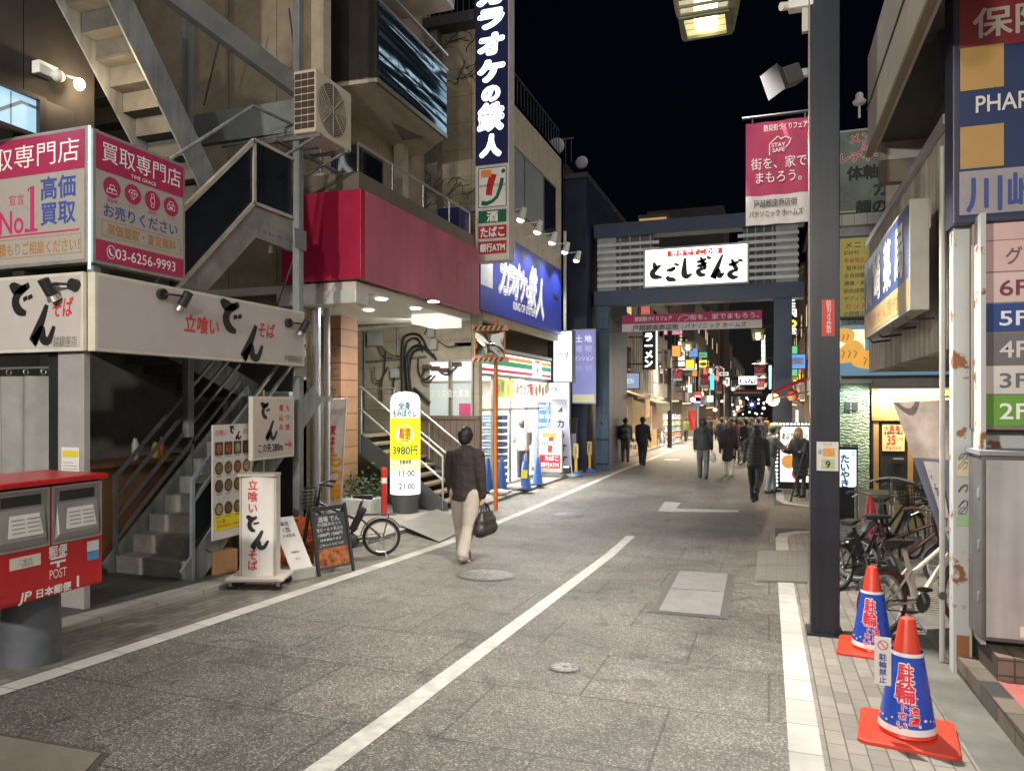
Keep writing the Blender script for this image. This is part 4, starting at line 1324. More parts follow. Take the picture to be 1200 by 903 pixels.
for k in range(16):
 x = -8.1 + k * .14
 rl.box(x, x + .02, 14.7, 14.72, zz + 8.42, zz + 9.3)
rl.box(-8.15, -5.98, 14.69, 14.73, zz + 9.28, zz + 9.33)
put(rl, 'roof_railing', dark, kb)
fbl = mat('frosted_glass', (.32, .36, .36), .3, var=.12, scale=.6)
for i, (y0, y1) in enumerate(((15.6, 18.0), (18.05, 19.7), (19.75, 21.0))):
 o = put(MB().box(-6.01, -5.97, y0, y1, zz + 4.75, zz + 6.35), 'window', alu, kb)
 put(MB().box(-5.985, -5.965, y0 + .05, y1 - .05, zz + 4.8, zz + 6.3), 'pane', fbl if i < 2 else glassdark, o)
put(MB().cyl((-5.9, 21.75, gk), (-5.9, 21.75, zz + 5.2), .05, n=10), 'downpipe', mat('pipe_white', (.6, .6, .6), .4), kb)
# cables, pipes and boxes on the tiled side wall
fw = Fr((-10, 14.99, gk), (1, 0, 0))
def wp(px, py, off=.03):
 p = atY(px, py, 14.99)
 return (p.x, 14.99 - off, p.z)
pipes = mat('pipe_beige', (.55, .5, .42), .45)
put(MB().tube([wp(402, 388, .15), wp(510, 378, .15)], .06, 10), 'drain_pipe', pipes, kb, smooth=True)
put(MB().tube([wp(414, 392, .2), wp(414, 545, .2)], .09, 12), 'drain_pipe', pipes, kb, smooth=True)
for a, b in (((428, 370), (428, 520)), ((467, 370), (467, 420)), ((430, 424), (500, 418))):
 put(MB().tube([wp(*a), wp(*b)], .022, 8), 'conduit', steel, kb, smooth=True)
for x0, y0, x1, y1 in ((433, 390, 450, 406), (460, 432, 470, 443), (503, 383, 511, 396), (505, 397, 514, 410), (445, 446, 447, 448)):
 a, b = wp(x0, y1), wp(x1, y0)
 o = put(MB().box(a[0], b[0], 14.87, 14.985, a[2], b[2]), 'junction_box', mat('box_grey', (.33, .33, .3), .5), kb, bev=.01)
 put(MB().box(a[0] + .02, b[0] - .02, 14.865, 14.872, a[2] + .02, b[2] - .02), 'box_lid', mat('box_lid_grey', (.4, .4, .37), .45), o)
rnd = random.Random(3)
for pts, r in (([(473, 470), (473, 400), (478, 392), (492, 391), (498, 398), (500, 405)], .03), ([(477, 470), (477, 405), (482, 397), (490, 396), (496, 402), (497, 412)], .025),
               ([(482, 470), (479, 440), (478, 420), (484, 407), (494, 404), (503, 410), (510, 418)], .035), ([(486, 470), (482, 442), (481, 424), (487, 411), (497, 408)], .03),
               ([(498, 400), (503, 412), (511, 416), (513, 422)], .028), ([(505, 428), (498, 436), (496, 446), (504, 450), (512, 440)], .02), ([(513, 430), (522, 440), (530, 438), (538, 430)], .022),
               ([(520, 425), (526, 436), (534, 434), (539, 425)], .018), ([(492, 420), (492, 436), (498, 446), (508, 440)], .02), ([(445, 406), (450, 418), (462, 420)], .012),
               ([(449, 406), (460, 416), (472, 418)], .012), ([(442, 430), (442, 446), (450, 446), (453, 440), (453, 412)], .014), ([(458, 430), (450, 445), (451, 470)], .02), ([(470, 430), (463, 445), (464, 470)], .02),
               ([(500, 392), (506, 380), (512, 376)], .012), ([(515, 400), (528, 408), (540, 404)], .012), ([(486, 455), (496, 462), (506, 472)], .04), ([(412, 372), (420, 366), (436, 370), (450, 376)], .014), ([(411, 372), (414, 386)], .03)):
 P = [Vector(wp(x, y, .04 + rnd.random() * .1)) for x, y in pts]
 # round the bends
 for _ in range(2):
  Q = [P[0]]
  for a, b in zip(P, P[1:]):
   Q += [a.lerp(b, .25), a.lerp(b, .75)]
  P = Q + [P[-1]]
 put(MB().tube(P, r, 6), 'cable', black, kb, smooth=True)
for px, py in ((503, 430), (513, 432), (523, 434), (538, 427)):
 p = wp(px, py, .12)
 put(MB().box(p[0] - .1, p[0] + .1, p[1] - .06, p[1] + .1, p[2] - .05, p[2] + .05), 'splice_box', mat('splice_brown', (.09, .05, .04), .5), kb, bev=.02)
# vines of dried creeper on the upper wall
vn = MB()
for k in range(70):
 x, z = rnd.uniform(-8.0, -6.1), rnd.uniform(zz + 4.0, zz + 4.9) if k % 2 else rnd.uniform(zz + 7.0, zz + 8.1)
 a = rnd.uniform(0, 6.28)
 P = [(x, 14.97 if x > -6.9 else 14.68, z)]
 for _ in range(5):
  a += rnd.uniform(-.9, .9)
  x += .11 * math.cos(a)
  z += .09 * math.sin(a)
  x = min(max(x, -8), -6.1)
  P.append((x, P[0][1], z))
 vn.tube(P, .008, 4)
tag(put(vn, 'dry_creeper', mat('creeper_brown', (.07, .05, .035), .9), kb), kind='stuff')
# store front: frames, glass, lit interior
store_l = lit('store_ceiling', (1, .96, .9), 3, True)
put(MB().box(-9, -6.3, 15.3, 21.4, 2.32, 2.4), 'store_ceiling', mat('store_ceiling_white', (.8, .8, .78), .6, var=0), kb)
for k in range(3):
 put(MB().box(-8.9, -6.5, 15.9 + k * 1.9, 16.2 + k * 1.9, 2.29, 2.318), 'store_lamp', store_l, kb)
light('store_light', 'AREA', (-7.2, 18.2, 2.26), 480, (1, .97, .92), kb, 1.4, (0, 0, -1), sizey=5)
light('store_front_light', 'AREA', (-6.15, 18.2, 2.25), 380, (1, .97, .92), kb, .3, (.6, 0, -1), sizey=5.5)
put(MB().box(-9.2, -9, 15.2, 21.6, gk, 3.4), 'store_back_wall', mat('store_back', (.75, .74, .72), .6, var=.1), kb)
put(MB().box(-9, -6.3, 15.2, 21.6, gk + .05, gk + .1), 'store_floor', mat('store_floor', (.5, .5, .48), .3), kb)
fmx = mat('store_frame', (.25, .24, .23), .4, .5)
mb = MB()
for y in (15.2, 16.6, 17.9, 19.2, 20.3, 21.35):
 mb.box(-6.36, -6.3, y, y + .06, gk + .1, 2.3)
for z in (gk + .1, 1.45, 2.27):
 mb.box(-6.36, -6.3, 15.2, 21.4, z, z + .06)
put(mb, 'store_frame', fmx, kb)
clear = mat('clear_glass', (.9, .95, .95), .03, alpha=.12, var=0)
for y0, y1 in ((15.26, 16.6), (16.66, 17.9), (19.26, 20.3)):
 put(MB().box(-6.34, -6.325, y0, y1, gk + .16, 2.26), 'store_glass', clear, kb)
# posters over the windows
fs = Fr((-6.28, 15.2, gk), (0, 1, 0), 6.2, 3.4)
z0 = 1.5 - gk
bc = [(.75, .6, .1), (.3, .45, .08), (.85, .82, .75), (.65, .1, .05), (.8, .7, .5)]
for i, (a0, a1, col, tx, tm) in enumerate(((1.5, 2.2, (.35, .42, .1), '', None), (2.25, 2.9, (.78, .62, .12), '', None), (2.95, 4.6, (.85, .82, .76), '新カップ麺', redink), (4.65, 5.9, (.85, .78, .62), '', None))):
 o = panel(kb, 'window_banner', lit('banner_%d' % i, col, .8), fs, a0, z0 + .28, a1, z0 + .74, .0)
 if tx:
  letter(o, fs, redink, [(tx, (a0 + a1) / 2, z0 + .51, .3, 1.45, dict(bold=.03, off=.006))])
 for k in range(int((a1 - a0) / .3)):
  put(fs.disc(MB(), a0 + .2 + k * .32, z0 + .47 + .07 * (k % 2), .12, .004, 14, .15), 'food_picture', mat('food_%d' % (k % 3), [(.55, .3, .05), (.25, .35, .06), (.6, .12, .04)][k % 3], .5), o) if not tx else None
fg = Fr((-9.0, 14.96, gk), (1, 0, 0))
wl = Fr(atY(503, 487, 14.94), (1, 0, 0), 1.02, .8)
for k in range(2):
 w0, w1 = k * .56, k * .56 + .5
 o = put(wl.slab(MB(), w0, -.3, w1, 1.25, -.02, .02), 'side_window', mat('store_frame_light', (.45, .43, .4), .4, .3), kb)
 panel(o, 'lit_pane', lit('lit_pane', (.85, .87, .85), .75), wl, w0 + .03, .78, w1 - .03, 1.2, .024)
 panel(o, 'lit_pane', lit('lit_pane_low', (.5, .56, .54), .6), wl, w0 + .03, -.27, w1 - .03, .72, .024)
letter(kb, wl, whiteink, [('フリス会大募集', .52, .5, .17, .95, dict(bold=.03, off=.03))])
panel(kb, 'pink_poster', mat('pink_poster', (.7, .1, .25), .5), wl, .74, .0, 1.02, .28, .028)
# striped fascia of the store
fa = Fr((-6.25, 15.07, 2.32), (0, 1, 0), 6.35, .56)
t = thing('store_sign', 'lit striped convenience store fascia sign with orange, green and red bands', 'shop sign', (-6.3, 18, 2.32))
mb = MB()
fa.slab(mb, 0, 0, 6.35, .56, -.35, 0)
put(mb, 'casing', mat('fascia_white', (.6, .6, .58), .4), t, bev=.01)
panel(t, 'sign_face', lit('fascia_lit_white', (.95, .97, .94), 1.2, True), fa, .02, .02, 6.33, .54, .002)
for b0, b1, c, nm in ((.4, .49, (.9, .26, .02), 'orange'), (.235, .365, (0, .24, .09), 'green'), (.07, .145, (.5, .0, .04), 'red')):
 for a0, a1 in ((.05, 4.5), (5.4, 6.3)):
  panel(t, nm + '_band', lit('fascia_' + nm, c, .85), fa, a0, b0, a1, b1, .004)
mb = MB()
fa.line(mb, [(4.72, .48), (5.16, .48), (5.0, .3), (4.95, .07)], .09, .005)
put(mb, 'numeral', lit('fascia_red', (.5, .0, .04), .85), t)
mb = MB()
fa.line(mb, [(4.72, .48), (5.0, .48)], .092, .006)
put(mb, 'numeral_top', lit('fascia_orange', (.9, .26, .02), .85), t)
letter(t, fa, lit('fascia_green', (0, .24, .09), .85), [('ELEVEn', 4.95, .26, .08, .42, dict(bold=.03, off=.008))])
put(MB().box(-6.6, -6.2, 15.0, 21.4, 2.9, 2.98), 'fascia_cap', mat('fascia_cap', (.5, .48, .42), .5), t)
# blue karaoke billboard with five spotlights
bb = Fr((-5.98, 14.83, zz + 2.0), (0, 1, 0), 6.6, 1.95)
t = thing('karaoke_billboard', 'long blue karaoke billboard lit by five spotlights above the store', 'billboard', (-5.98, 18, zz + 2.0))
mb = MB()
bb.slab(mb, 0, 0, 6.6, 1.95, -.02, .06)
put(mb, 'panel', stripemat('billboard_blue', (.02, .035, .3), (.012, .02, .2), .9, .012, 'Y', .35), t)
panel(t, 'white_panel', mat('billboard_pale', (.6, .62, .68), .4), bb, .02, .55, .75, 1.9, .063)
kar = [('カ', 1.55, .95, .8, .6), ('ラ', 2.0, .95, .72, .5), ('オ', 2.45, .98, .85, .55), ('ケ', 2.95, .92, .75, .5), ('の', 3.3, .85, .35, .3), ('鉄', 3.75, 1.0, .95, .65), ('人', 4.45, .8, .95, .75)]
for m, bo, of in ((mat('pale_outline', (.75, .8, .78), .5, var=0), .075, .066), (mat('billboard_letter_blue', (.03, .05, .3), .5, var=0), .045, .069), (whiteink, .016, .072)):
 letter(t, bb, m, [(c, a, b, h, w, dict(bold=bo, off=of, shear=.22)) for c, a, b, h, w in kar])
letter(t, bb, _mc['pale_outline'], [('KING OF SYSTEM', 3.05, .36, .2, 1.75, dict(bold=.03, off=.066))])
put(MB().box(-5.93, -5.9, 20.6, 21.0, zz + 3.0, zz + 3.12), 'vent_hood', black, t)
for i in range(5):
 y = 15.7 + i * 1.27
 s_ = thing('billboard_spotlight', ['white arm spotlight nearest the vertical karaoke sign over the billboard', 'second white arm spotlight over the blue billboard', 'middle white arm spotlight over the blue billboard', 'fourth white arm spotlight over the blue billboard', 'white arm spotlight at the far end of the blue billboard'][i], 'spotlight', (-5.95, y, zz + 4.2), 0, 'white spotlights over the blue billboard')
 put(MB().tube([(-6.0, y, zz + 4.3), (-5.25, y, zz + 4.34)], .014, 8), 'arm', white, s_)
 d = Vector((-.35, 0, -1)).normalized()
 e = Vector((-5.2, y, zz + 4.34))
 put(MB().cyl(e - d * .02, e + d * .26, .06, .1, n=16), 'lamp_head', mat('spot_white', (.75, .74, .7), .4), s_, smooth=True)
 put(MB().ell(e + d * .27, .085, .085, .05), 'lamp_glass', lit('spot_lens', (1, .98, .9), 12), s_, smooth=True)
 light('spot_light', 'SPOT', e + d * .34, 150, (1, .96, .88), s_, .07, (-.42, 0, -1), R(105))
# vertical karaoke sign tower with logo panels
vs_ = Fr((-5.76, 14.15, zz + 2.9), (1, 0, 0), .74, 7.5)
t = thing('karaoke_sign_tower', 'tall vertical navy karaoke sign with white neon letters and store logo panels below', 'shop sign', (-5.4, 14.3, zz + 2.9))
mb = MB()
vs_.slab(mb, 0, 0, .74, 7.5, -.35, 0)
put(mb, 'casing', mat('tower_cream', (.62, .58, .52), .4), t, bev=.01)
put(vs_.slab(MB(), .015, 1.98, .725, 7.45, -.02, .03), 'navy_face', mat('tower_navy', (.012, .016, .09), .35), t)
put(MB().box(-6.2, -5.76, 14.3, 14.5, zz + 4, zz + 4.1), 'bracket', steel, t)
names = [('人', .36, .36), ('鉄', .44, .44), ('の', .3, .3), ('ケ', .38, .44), ('オ', .38, .42), ('ラ', .36, .42), ('カ', .42, .44), ('カ', .4, .44)]
zc = 2.36
pos = [2.36, 2.95, 3.44, 3.9, 4.45, 4.98, 5.5]
neon = lit('neon_white', (.86, .96, 1), 1.7)
for (c, h, w), z in zip(names, pos):
 letter(t, vs_, neon, [(c, .36, z, h * 1.08, w * 1.16, dict(bold=.085, off=.035, shear=.08))])
 letter(t, vs_, mat('neon_outline_navy', (.05, .12, .2), .5, var=0), [(c, .36, z, h * 1.08, w * 1.12, dict(bold=.055, off=.038, shear=.08))])
 letter(t, vs_, neon, [(c, .36, z, h * 1.08, w * 1.08, dict(bold=.03, off=.041, shear=.08))])
panel(t, 'logo_panel', mat('logo_white', (.75, .74, .7), .4), vs_, .07, 1.1, .69, 1.92, .004)
mb = MB()
for a0, b0, a1, b1 in ((.07, 1.1, .69, 1.115), (.07, 1.905, .69, 1.92), (.07, 1.115, .085, 1.905), (.675, 1.115, .69, 1.905)):
 vs_.rect(mb, a0, b0, a1, b1, .006)
put(mb, 'logo_border', ink, t)
mb = MB()
vs_.line(mb, [(.4, 1.78), (.33, 1.55), (.3, 1.35)], [.16, .15, .13], .007)
put(mb, 'logo_red', mat('logo_red', (.5, .01, .02), .4, var=0), t)
mb = MB()
vs_.line(mb, [(.13, 1.8), (.36, 1.8)], .15, .008)
put(mb, 'logo_orange', mat('logo_orange', (.8, .25, .03), .4, var=0), t)
lg = mat('logo_green', (.0, .12, .06), .4, var=0)
mb = MB()
vs_.line(mb, [(.14, 1.2), (.25, 1.18), (.38, 1.22), (.48, 1.3), (.56, 1.5), (.6, 1.68)], [.1, .09, .07, .07, .08, .08], .008)
vs_.disc(mb, .62, 1.82, .045, .008)
put(mb, 'logo_swoosh', lg, t)
letter(t, vs_, ink, [('SEVEN & I HOLDINGS', .38, 1.55, .055, .56, dict(off=.011))])
for b0, b1, m, tx, h, w in ((.78, 1.04, lg, '酒', .2, .24), (.46, .72, redink, 'たばこ', .2, .52), (.14, .4, redink, '銀行ATM', .16, .54)):
 panel(t, 'word_panel', mat('panel_red', (.42, .02, .03), .4) if m is redink else lg, vs_, .07, b0, .69, b1, .004)
 letter(t, vs_, whiteink, [(tx, .38, (b0 + b1) / 2, h, w, dict(bold=.03, off=.008))])
# blue sheet on the balcony beside the tower
t = thing('blue_tarpaulin', 'dark blue sheeted box on the balcony beside the sign tower', 'tarpaulin', (-6.4, 13.9, 4.75))
put(MB().box(-6.5, -5.95, 13.85, 14.35, zz + 2.95, zz + 4.0), 'sheet', mat('tarp_blue', (.02, .025, .12), .5, bump=.5, bscale=8), t, bev=.05)
# karaoke light boxes at the far corner of the store
t = thing('karaoke_lightbox', 'tall lit karaoke light box with blue poster panels at the store corner', 'lightbox', (-6.3, 21.75, gk))
p0, p1 = atY(623, 547, 21.55), atY(668, 447, 21.55)
fr = Fr((p0.x, 21.55, gz(21.5) + .1), (1, 0, 0), p1.x - p0.x, p1.z - gz(21.5) - .1)
mb = MB()
fr.slab(mb, 0, 0, fr.w, fr.h, -.12, 0)
put(mb, 'casing', dark, t, bev=.01)
panel(t, 'sign_face', lit('lightbox_white', (.85, .95, 1), 1.7, True), fr, .03, .15, fr.w - .03, fr.h - .03, .003)
panel(t, 'blue_poster', lit('poster_blue', (.03, .16, .5), .9), fr, .05, 1.05, .62, fr.h - .62, .006)
panel(t, 'blue_poster', lit('poster_blue_low', (.2, .45, .75), .9), fr, .05, .2, .62, 1.0, .006)
letter(t, fr, lit('poster_white', (.9, .97, 1), 1.2), [('大満足', .33, fr.h - .78, .14, .5, dict(off=.01, bold=.03)), ('学生割', .33, fr.h - 1.05, .13, .5, dict(off=.01)), ('30分50円', .33, fr.h - 1.3, .11, .5, dict(off=.01)), ('フリータイム', .33, .7, .09, .5, dict(off=.01))])
letter(t, fr, lit('lightbox_navy', (.02, .1, .35), .3), [('カラオケの鉄人', .55, fr.h - .25, .19, .8, dict(bold=.02, off=.008, shear=.2)), ('2F', 1.0, fr.h - .12, .1, None, dict(off=.008))])
panel(t, 'microphone_picture', mat('microphone_black', (.05, .05, .06), .4), fr, .06, fr.h - .42, .17, fr.h - .12, .008)
t = thing('karaoke_side_sign', 'white lit projecting karaoke sign with dark case above the corner light box', 'shop sign', (-5.8, 21.5, zz + .6))
p0, p1 = atY(649, 447, 21.4), atY(670, 388, 21.4)
fr = Fr((p0.x, 21.4, p0.z), (1, 0, 0), p1.x - p0.x, p1.z - p0.z)
put(MB().box(p0.x - .2, p1.x + .03, 21.4, 21.75, p0.z - .04, p1.z + .04), 'casing', mat('sign_dark_case', (.03, .035, .05), .4), t, bev=.01)
panel(t, 'sign_face', lit('lightbox_side', (.85, .95, 1), 1.8, True), fr, .0, .0, fr.w, fr.h, .005)
letter(t, fr, _mc['lightbox_navy'], [('カラオケの鉄人', fr.w / 2, fr.h * .52, .2, fr.w * .86, dict(off=.01, bold=.03, shear=.25)), ('KARAOKE', fr.w / 2, fr.h * .3, .07, None, dict(off=.01))])
# blue door frame beside the light box
t = thing('ticket_arch', 'blue entrance frame between the store and the karaoke light box', 'door frame', (-6.4, 20.9, gk))
bl = mat('blue_frame', (.12, .18, .5), .4)
mb = MB()
for x in (-7.0, -6.62):
 put(MB().box(x, x + .09, 20.9, 21.0, gk + .07, zz + .35), 'jamb', bl, t)
put(MB().box(-7.05, -6.45, 20.88, 21.05, zz + .35, zz + .68), 'head', bl, t, bev=.01)
put(MB().ell((-6.7, 20.84, zz + .5), .06, .06, .06), 'dome_camera', glassdark, t, smooth=True)
# ---------------------------------------------------------------- navy building by the gate with land-agency billboard
nb = thing('navy_building', 'dark navy building wall beside the gate pillar', 'building', (-7, 25, gz(24)))
put(MB().box(-12, -5.5, 22.9, 30, gz(24), zz + 7.15), 'wall', mat('navy_wall', (.018, .026, .055), .45, var=.35, scale=2), nb)
put(MB().box(-12, -5.45, 22.85, 30, zz + 7.15, zz + 7.3), 'roof_edge', dark, nb)
p0, p1 = atY(670, 473, 22.8), atY(698, 385, 22.8)
fr = Fr((p0.x, 22.8, p0.z), (1, 0, 0), p1.x - p0.x, p1.z - p0.z)
t = signbox('land_billboard', 'faded lilac land agency billboard on the navy wall left of the gate', 'billboard', fr, .08, lit('lilac_board', (.27, .28, .6), .6), mat('pale_frame', (.5, .52, .6), .4), .03)
panel(t, 'yellow_foot', lit('pale_yellow', (.6, .58, .35), .6), fr, .04, .05, fr.w - .04, .3, .005)
letter(t, fr, lit('pale_letter', (.75, .78, .95), .7), [('土 地', fr.w / 2, fr.h * .87, .2, fr.w * .66, dict(bold=.03, off=.008)), ('マンション', fr.w / 2, fr.h * .61, .17, fr.w * .78, dict(off=.008))])
letter(t, fr, lit('paler_letter', (.42, .44, .75), .65), [('建 物', fr.w / 2, fr.h * .74, .2, fr.w * .66, dict(bold=.03, off=.008)), ('投資・管理', fr.w / 2, fr.h * .48, .16, fr.w * .7, dict(off=.008))])
t = thing('notice_stand', 'narrow white notice stand by the navy wall behind the yellow bollards', 'notice stand', (-5.9, 22.5, gz(22.5)))
put(MB().box(-6.05, -5.72, 22.55, 22.65, gz(22.5) + .05, gz(22.5) + 1.75), 'board', dark, t)
fq = Fr((-6.02, 22.545, gz(22.5) + .55), (1, 0, 0), .27, .8)
panel(t, 'notice', mat('notice_blue_white', (.5, .55, .7), .5), fq, 0, 0, .27, .7, .004)
# roofs seen over the navy building
t = thing('rooftop_house', 'dark rooftop stair house with railings and dishes above the navy building', 'building', (-7.5, 27, zz + 7.3))
put(MB().box(-9.5, -6.6, 24.5, 29, zz + 7.3, zz + 8.2), 'wall', mat('roof_dark', (.025, .026, .03), .7), t)
rl = MB()
for k in range(16):
 rl.box(-9.4 + k * .2, -9.38 + k * .2, 24.4, 24.43, zz + 8.2, zz + 9.0)
rl.box(-9.5, -6.3, 24.39, 24.44, zz + 8.98, zz + 9.03)
put(rl, 'railing', mat('rail_dim', (.12, .12, .13), .5, .3), t)
put(MB().tube([(-8.4, 24.4, zz + 8.2), (-8.4, 24.4, zz + 9.9)], .02), 'antenna', mat('rail_dim', (.1, .1, .1)), t)
for x, zq, r in ((-6.9, zz + 8.75, .3), (-6.0, zz + 8.1, .22)):
 put(MB().ell((x, 24.3, zq), r, r * .25, r, 16, 8), 'satellite_dish', mat('dish_grey', (.4, .4, .42), .5), t, smooth=True)
# ---------------------------------------------------------------- left row beyond the gate
def goods_wall(col):
 """the back of a shop: shelves crowded with small coloured goods"""
 key = 'goods_wall_%02d%02d' % (int(col[1] * 99), int(col[2] * 99))
 if key in _mc:
  return _mc[key]
 m = mat(key, (.4, .35, .3), .6, var=0)
 nt = m.node_tree
 tc = nt.nodes.new('ShaderNodeTexCoord')
 mp = nt.nodes.new('ShaderNodeMapping')
 mp.inputs['Scale'].default_value = (4, 4, 2.6)
 v = nt.nodes.new('ShaderNodeTexVoronoi')
 v.distance = 'CHEBYCHEV'
 v.inputs['Scale'].default_value = 1
 v.inputs['Randomness'].default_value = .8
 hs = nt.nodes.new('ShaderNodeHueSaturation')
 hs.inputs['Saturation'].default_value = .75
 hs.inputs['Value'].default_value = .75
 mx = nt.nodes.new('ShaderNodeMix')
 mx.data_type = 'RGBA'
 mx.inputs[0].default_value = .45
 mx.inputs[7].default_value = (.5 * col[0], .45 * col[1], .42 * col[2], 1)
 nt.links.new(tc.outputs['Object'], mp.inputs[0])
 nt.links.new(mp.outputs[0], v.inputs['Vector'])
 nt.links.new(v.outputs['Color'], hs.inputs['Color'])
 nt.links.new(hs.outputs[0], mx.inputs[6])
 nt.links.new(mx.outputs[2], nt.nodes['Principled BSDF'].inputs['Base Color'])
 return m
def shop_row(name, label, y0, y1, h, wall, sx=-6.0, winm=None, floors=2, rib=None, lower=None, side=-1, cat='building', lowcol=(1, .8, .5), lowe=0.0, gz0=None):
 g = gz((y0 + y1) / 2) - .1
 t = thing(name, label, cat, (sx + side * 3, (y0 + y1) / 2, g))
 xa, xb = (sx - 8, sx) if side < 0 else (sx, sx + 8)
 put(MB().box(xa, xb, y0, y1, g + 2.9, g + h), 'wall', wall, t)
 f = 1 if side < 0 else -1
 # ground floor: recessed lit shop
 ri = sx - f * 1.6
 put(MB().box(min(xa, xb), max(xa, xb), y0, y0 + .15, g, g + 2.9), 'party_wall', wall, t)
 put(MB().box(min(ri, ri - f * .2), max(ri, ri - f * .2), y0 + .15, y1, g, g + 2.9), 'shop_back', goods_wall(lowcol), t)
 if lowe:
  put(MB().box(min(sx - f * .2, ri), max(sx - f * .2, ri), y0 + .4, y1 - .3, g + 2.8, g + 2.86), 'shop_lamp', lit(name + '_lamp', lowcol, lowe), t)
  light('shop_light', 'AREA', (sx - f * .3, (y0 + y1) / 2, g + 2.72), 120 * lowe * (y1 - y0) / 6, lowcol, t, .8, (f * .7, 0, -1), sizey=(y1 - y0) * .8)
 n = max(1, int((y1 - y0) / 1.8))
 for fl in range(floors):
  z0 = g + 3.7 + fl * 2.7
  if z0 + 1.3 > g + h - .2:
   break
  for k in range(n):
   ya = y0 + (y1 - y0) * (k + .18) / n
   yb = y0 + (y1 - y0) * (k + .82) / n
   o = put(MB().box(min(sx, sx + f * .04), max(sx, sx + f * .04), ya, yb, z0, z0 + 1.3), 'window', mat('frame_dim', (.15, .15, .15), .4, .4), t)
   put(MB().box(min(sx + f * .03, sx + f * .05), max(sx + f * .03, sx + f * .05), ya + .06, yb - .06, z0 + .06, z0 + 1.24), 'pane', (lit('window_warm', (1, .75, .4), .5) if (k * 7 + fl * 3 + int(y0)) % 4 == 0 else glassdark), o)
 if rib is not None:
  mb = MB()
  y = y0 + .2
  while y < y1:
   mb.box(min(sx, sx + f * .12), max(sx, sx + f * .12), y, y + .1, g + 3.0, g + h)
   y += .55
  put(mb, 'facade_ribs', rib, t)
 put(MB().box(min(sx + f * .2, sx - f * 8), max(sx + f * .2, sx - f * 8), y0, y1, g + h, g + h + .15), 'roof', dark, t)
 return t
tanw = brickmat('tan_tile_wall', (.2, .15, .1), (.17, .13, .09), (.08, .06, .05), .25, .1, .006, .7, axes='YZ', var=.25)
greyw = mat('grey_wall_far', (.22, .21, .2), .7, var=.25)
palew = mat('pale_wall_far', (.36, .34, .31), .7, var=.25)
darkw = mat('dark_wall_far', (.07, .065, .07), .7, var=.3)
browns = mat('brown_wall_far', (.17, .12, .085), .7, var=.3)
shop_row('row_shop', 'narrow tan tiled shop house directly behind the navy building', 30, 34, 9.5, stripemat('tan_siding', (.3, .22, .14), (.2, .15, .1), .25, .1, 'Z'), -6.0, lowcol=(1, .72, .4), lowe=1.6)
shop_row('row_shop', 'grey ribbed shop house behind the ramen sign', 34, 40, 8.2, greyw, -6.0, rib=mat('rib_pale', (.42, .41, .4), .5), lowcol=(1, .68, .36), lowe=2.2)
shop_row('row_shop', 'pale shop house with bright white open front past the left lamp', 40, 47, 8.5, palew, -6.0, lowcol=(1, .92, .8), lowe=7.0)
shop_row('row_shop', 'brown building with orange lit stair window behind the yellow sign', 47, 54, 10, browns, -5.9, lowcol=(1, .8, .55), lowe=2.5)
shop_row('row_shop', 'dark building behind the second banner of the left row', 54, 63, 11, darkw, -5.9, lowcol=(1, .85, .7), lowe=2.5)
shop_row('row_shop', 'grey building with green lit sign far down the left row', 63, 74, 12, greyw, -5.8, floors=3, lowcol=(1, .9, .8), lowe=2.5)
shop_row('row_shop', 'tall dark building at the far end of the left row', 74, 92, 16, darkw, -5.8, floors=4, lowcol=(1, .85, .65), lowe=2.5)
shop_row('row_shop', 'brown building beyond the far gate sign on the left', 92, 125, 13, browns, -5.6, floors=3, lowcol=(1, .85, .65), lowe=2.5)
shop_row('row_shop', 'last grey building closing the left row in the distance', 125, 175, 12, greyw, -5.2, floors=3, lowcol=(1, .85, .65), lowe=2)
shop_row('row_shop', 'narrow dark house behind the right gate pillar', 24.6, 26, 8, darkw, 1.7, side=1, floors=0)
shop_row('row_shop', 'narrow dark shop house just past the gate on the right', 26, 33, 9, darkw, 1.9, side=1, lowcol=(1, .85, .6), lowe=2.5)
shop_row('row_shop', 'grey shop house with blue neon column on the right row', 33, 42, 10.5, greyw, 1.9, side=1, lowcol=(1, .85, .65), lowe=2.5)
shop_row('row_shop', 'brown shop house in the middle of the right row', 42, 54, 10, browns, 1.8, side=1, lowcol=(1, .85, .65), lowe=2.5)
shop_row('row_shop', 'dark tall house near the far gate on the right row', 54, 75, 12, darkw, 1.8, side=1, floors=3, lowcol=(1, .85, .65), lowe=2.5)
shop_row('row_shop', 'grey house at the far gate on the right row', 75, 110, 12, greyw, 1.7, side=1, floors=3, lowcol=(1, .85, .65), lowe=2.5)
shop_row('row_shop', 'last dark house closing the right row in the distance', 110, 175, 11, darkw, 1.6, side=1, floors=3, lowcol=(1, .85, .65), lowe=2)
t = thing('distant_tower', 'dark distant apartment tower closing the street under the night sky', 'building', (-6, 190, gz(190)))
put(MB().box(-22, 4.5, 185, 200, gz(190), gz(190) + 36), 'wall', mat('tower_dark', (.03, .03, .035), .8), t)
t = thing('roof_sign', 'dim warm lit rooftop box seen over the gate beam', 'rooftop', (-10, 60, 10))
pq = atY(765, 256, 60)
put(MB().box(pq.x - 1.2, pq.x + 1.2, 60, 62, pq.z - .4, pq.z + .35), 'box', mat('roof_box', (.1, .08, .06), .7), t)
fr = Fr((pq.x - 1.2, 60, pq.z - .4), (1, 0, 0), 2.4, .75)
panel(t, 'lit_rim', lit('warm_rim', (1, .6, .25), .3), fr, .1, .15, 2.3, .45, .01)
t = thing('dark_block', 'large dark grey office block beyond the gate roofline', 'building', (-8, 80, gz(80)))
pq, pr_ = atY(758, 262, 92), atY(848, 240, 92)
put(MB().box(pq.x, pr_.x, 92.2, 105, gz(90), pr_.z), 'wall', mat('block_dark', (.05, .045, .045), .8), t)
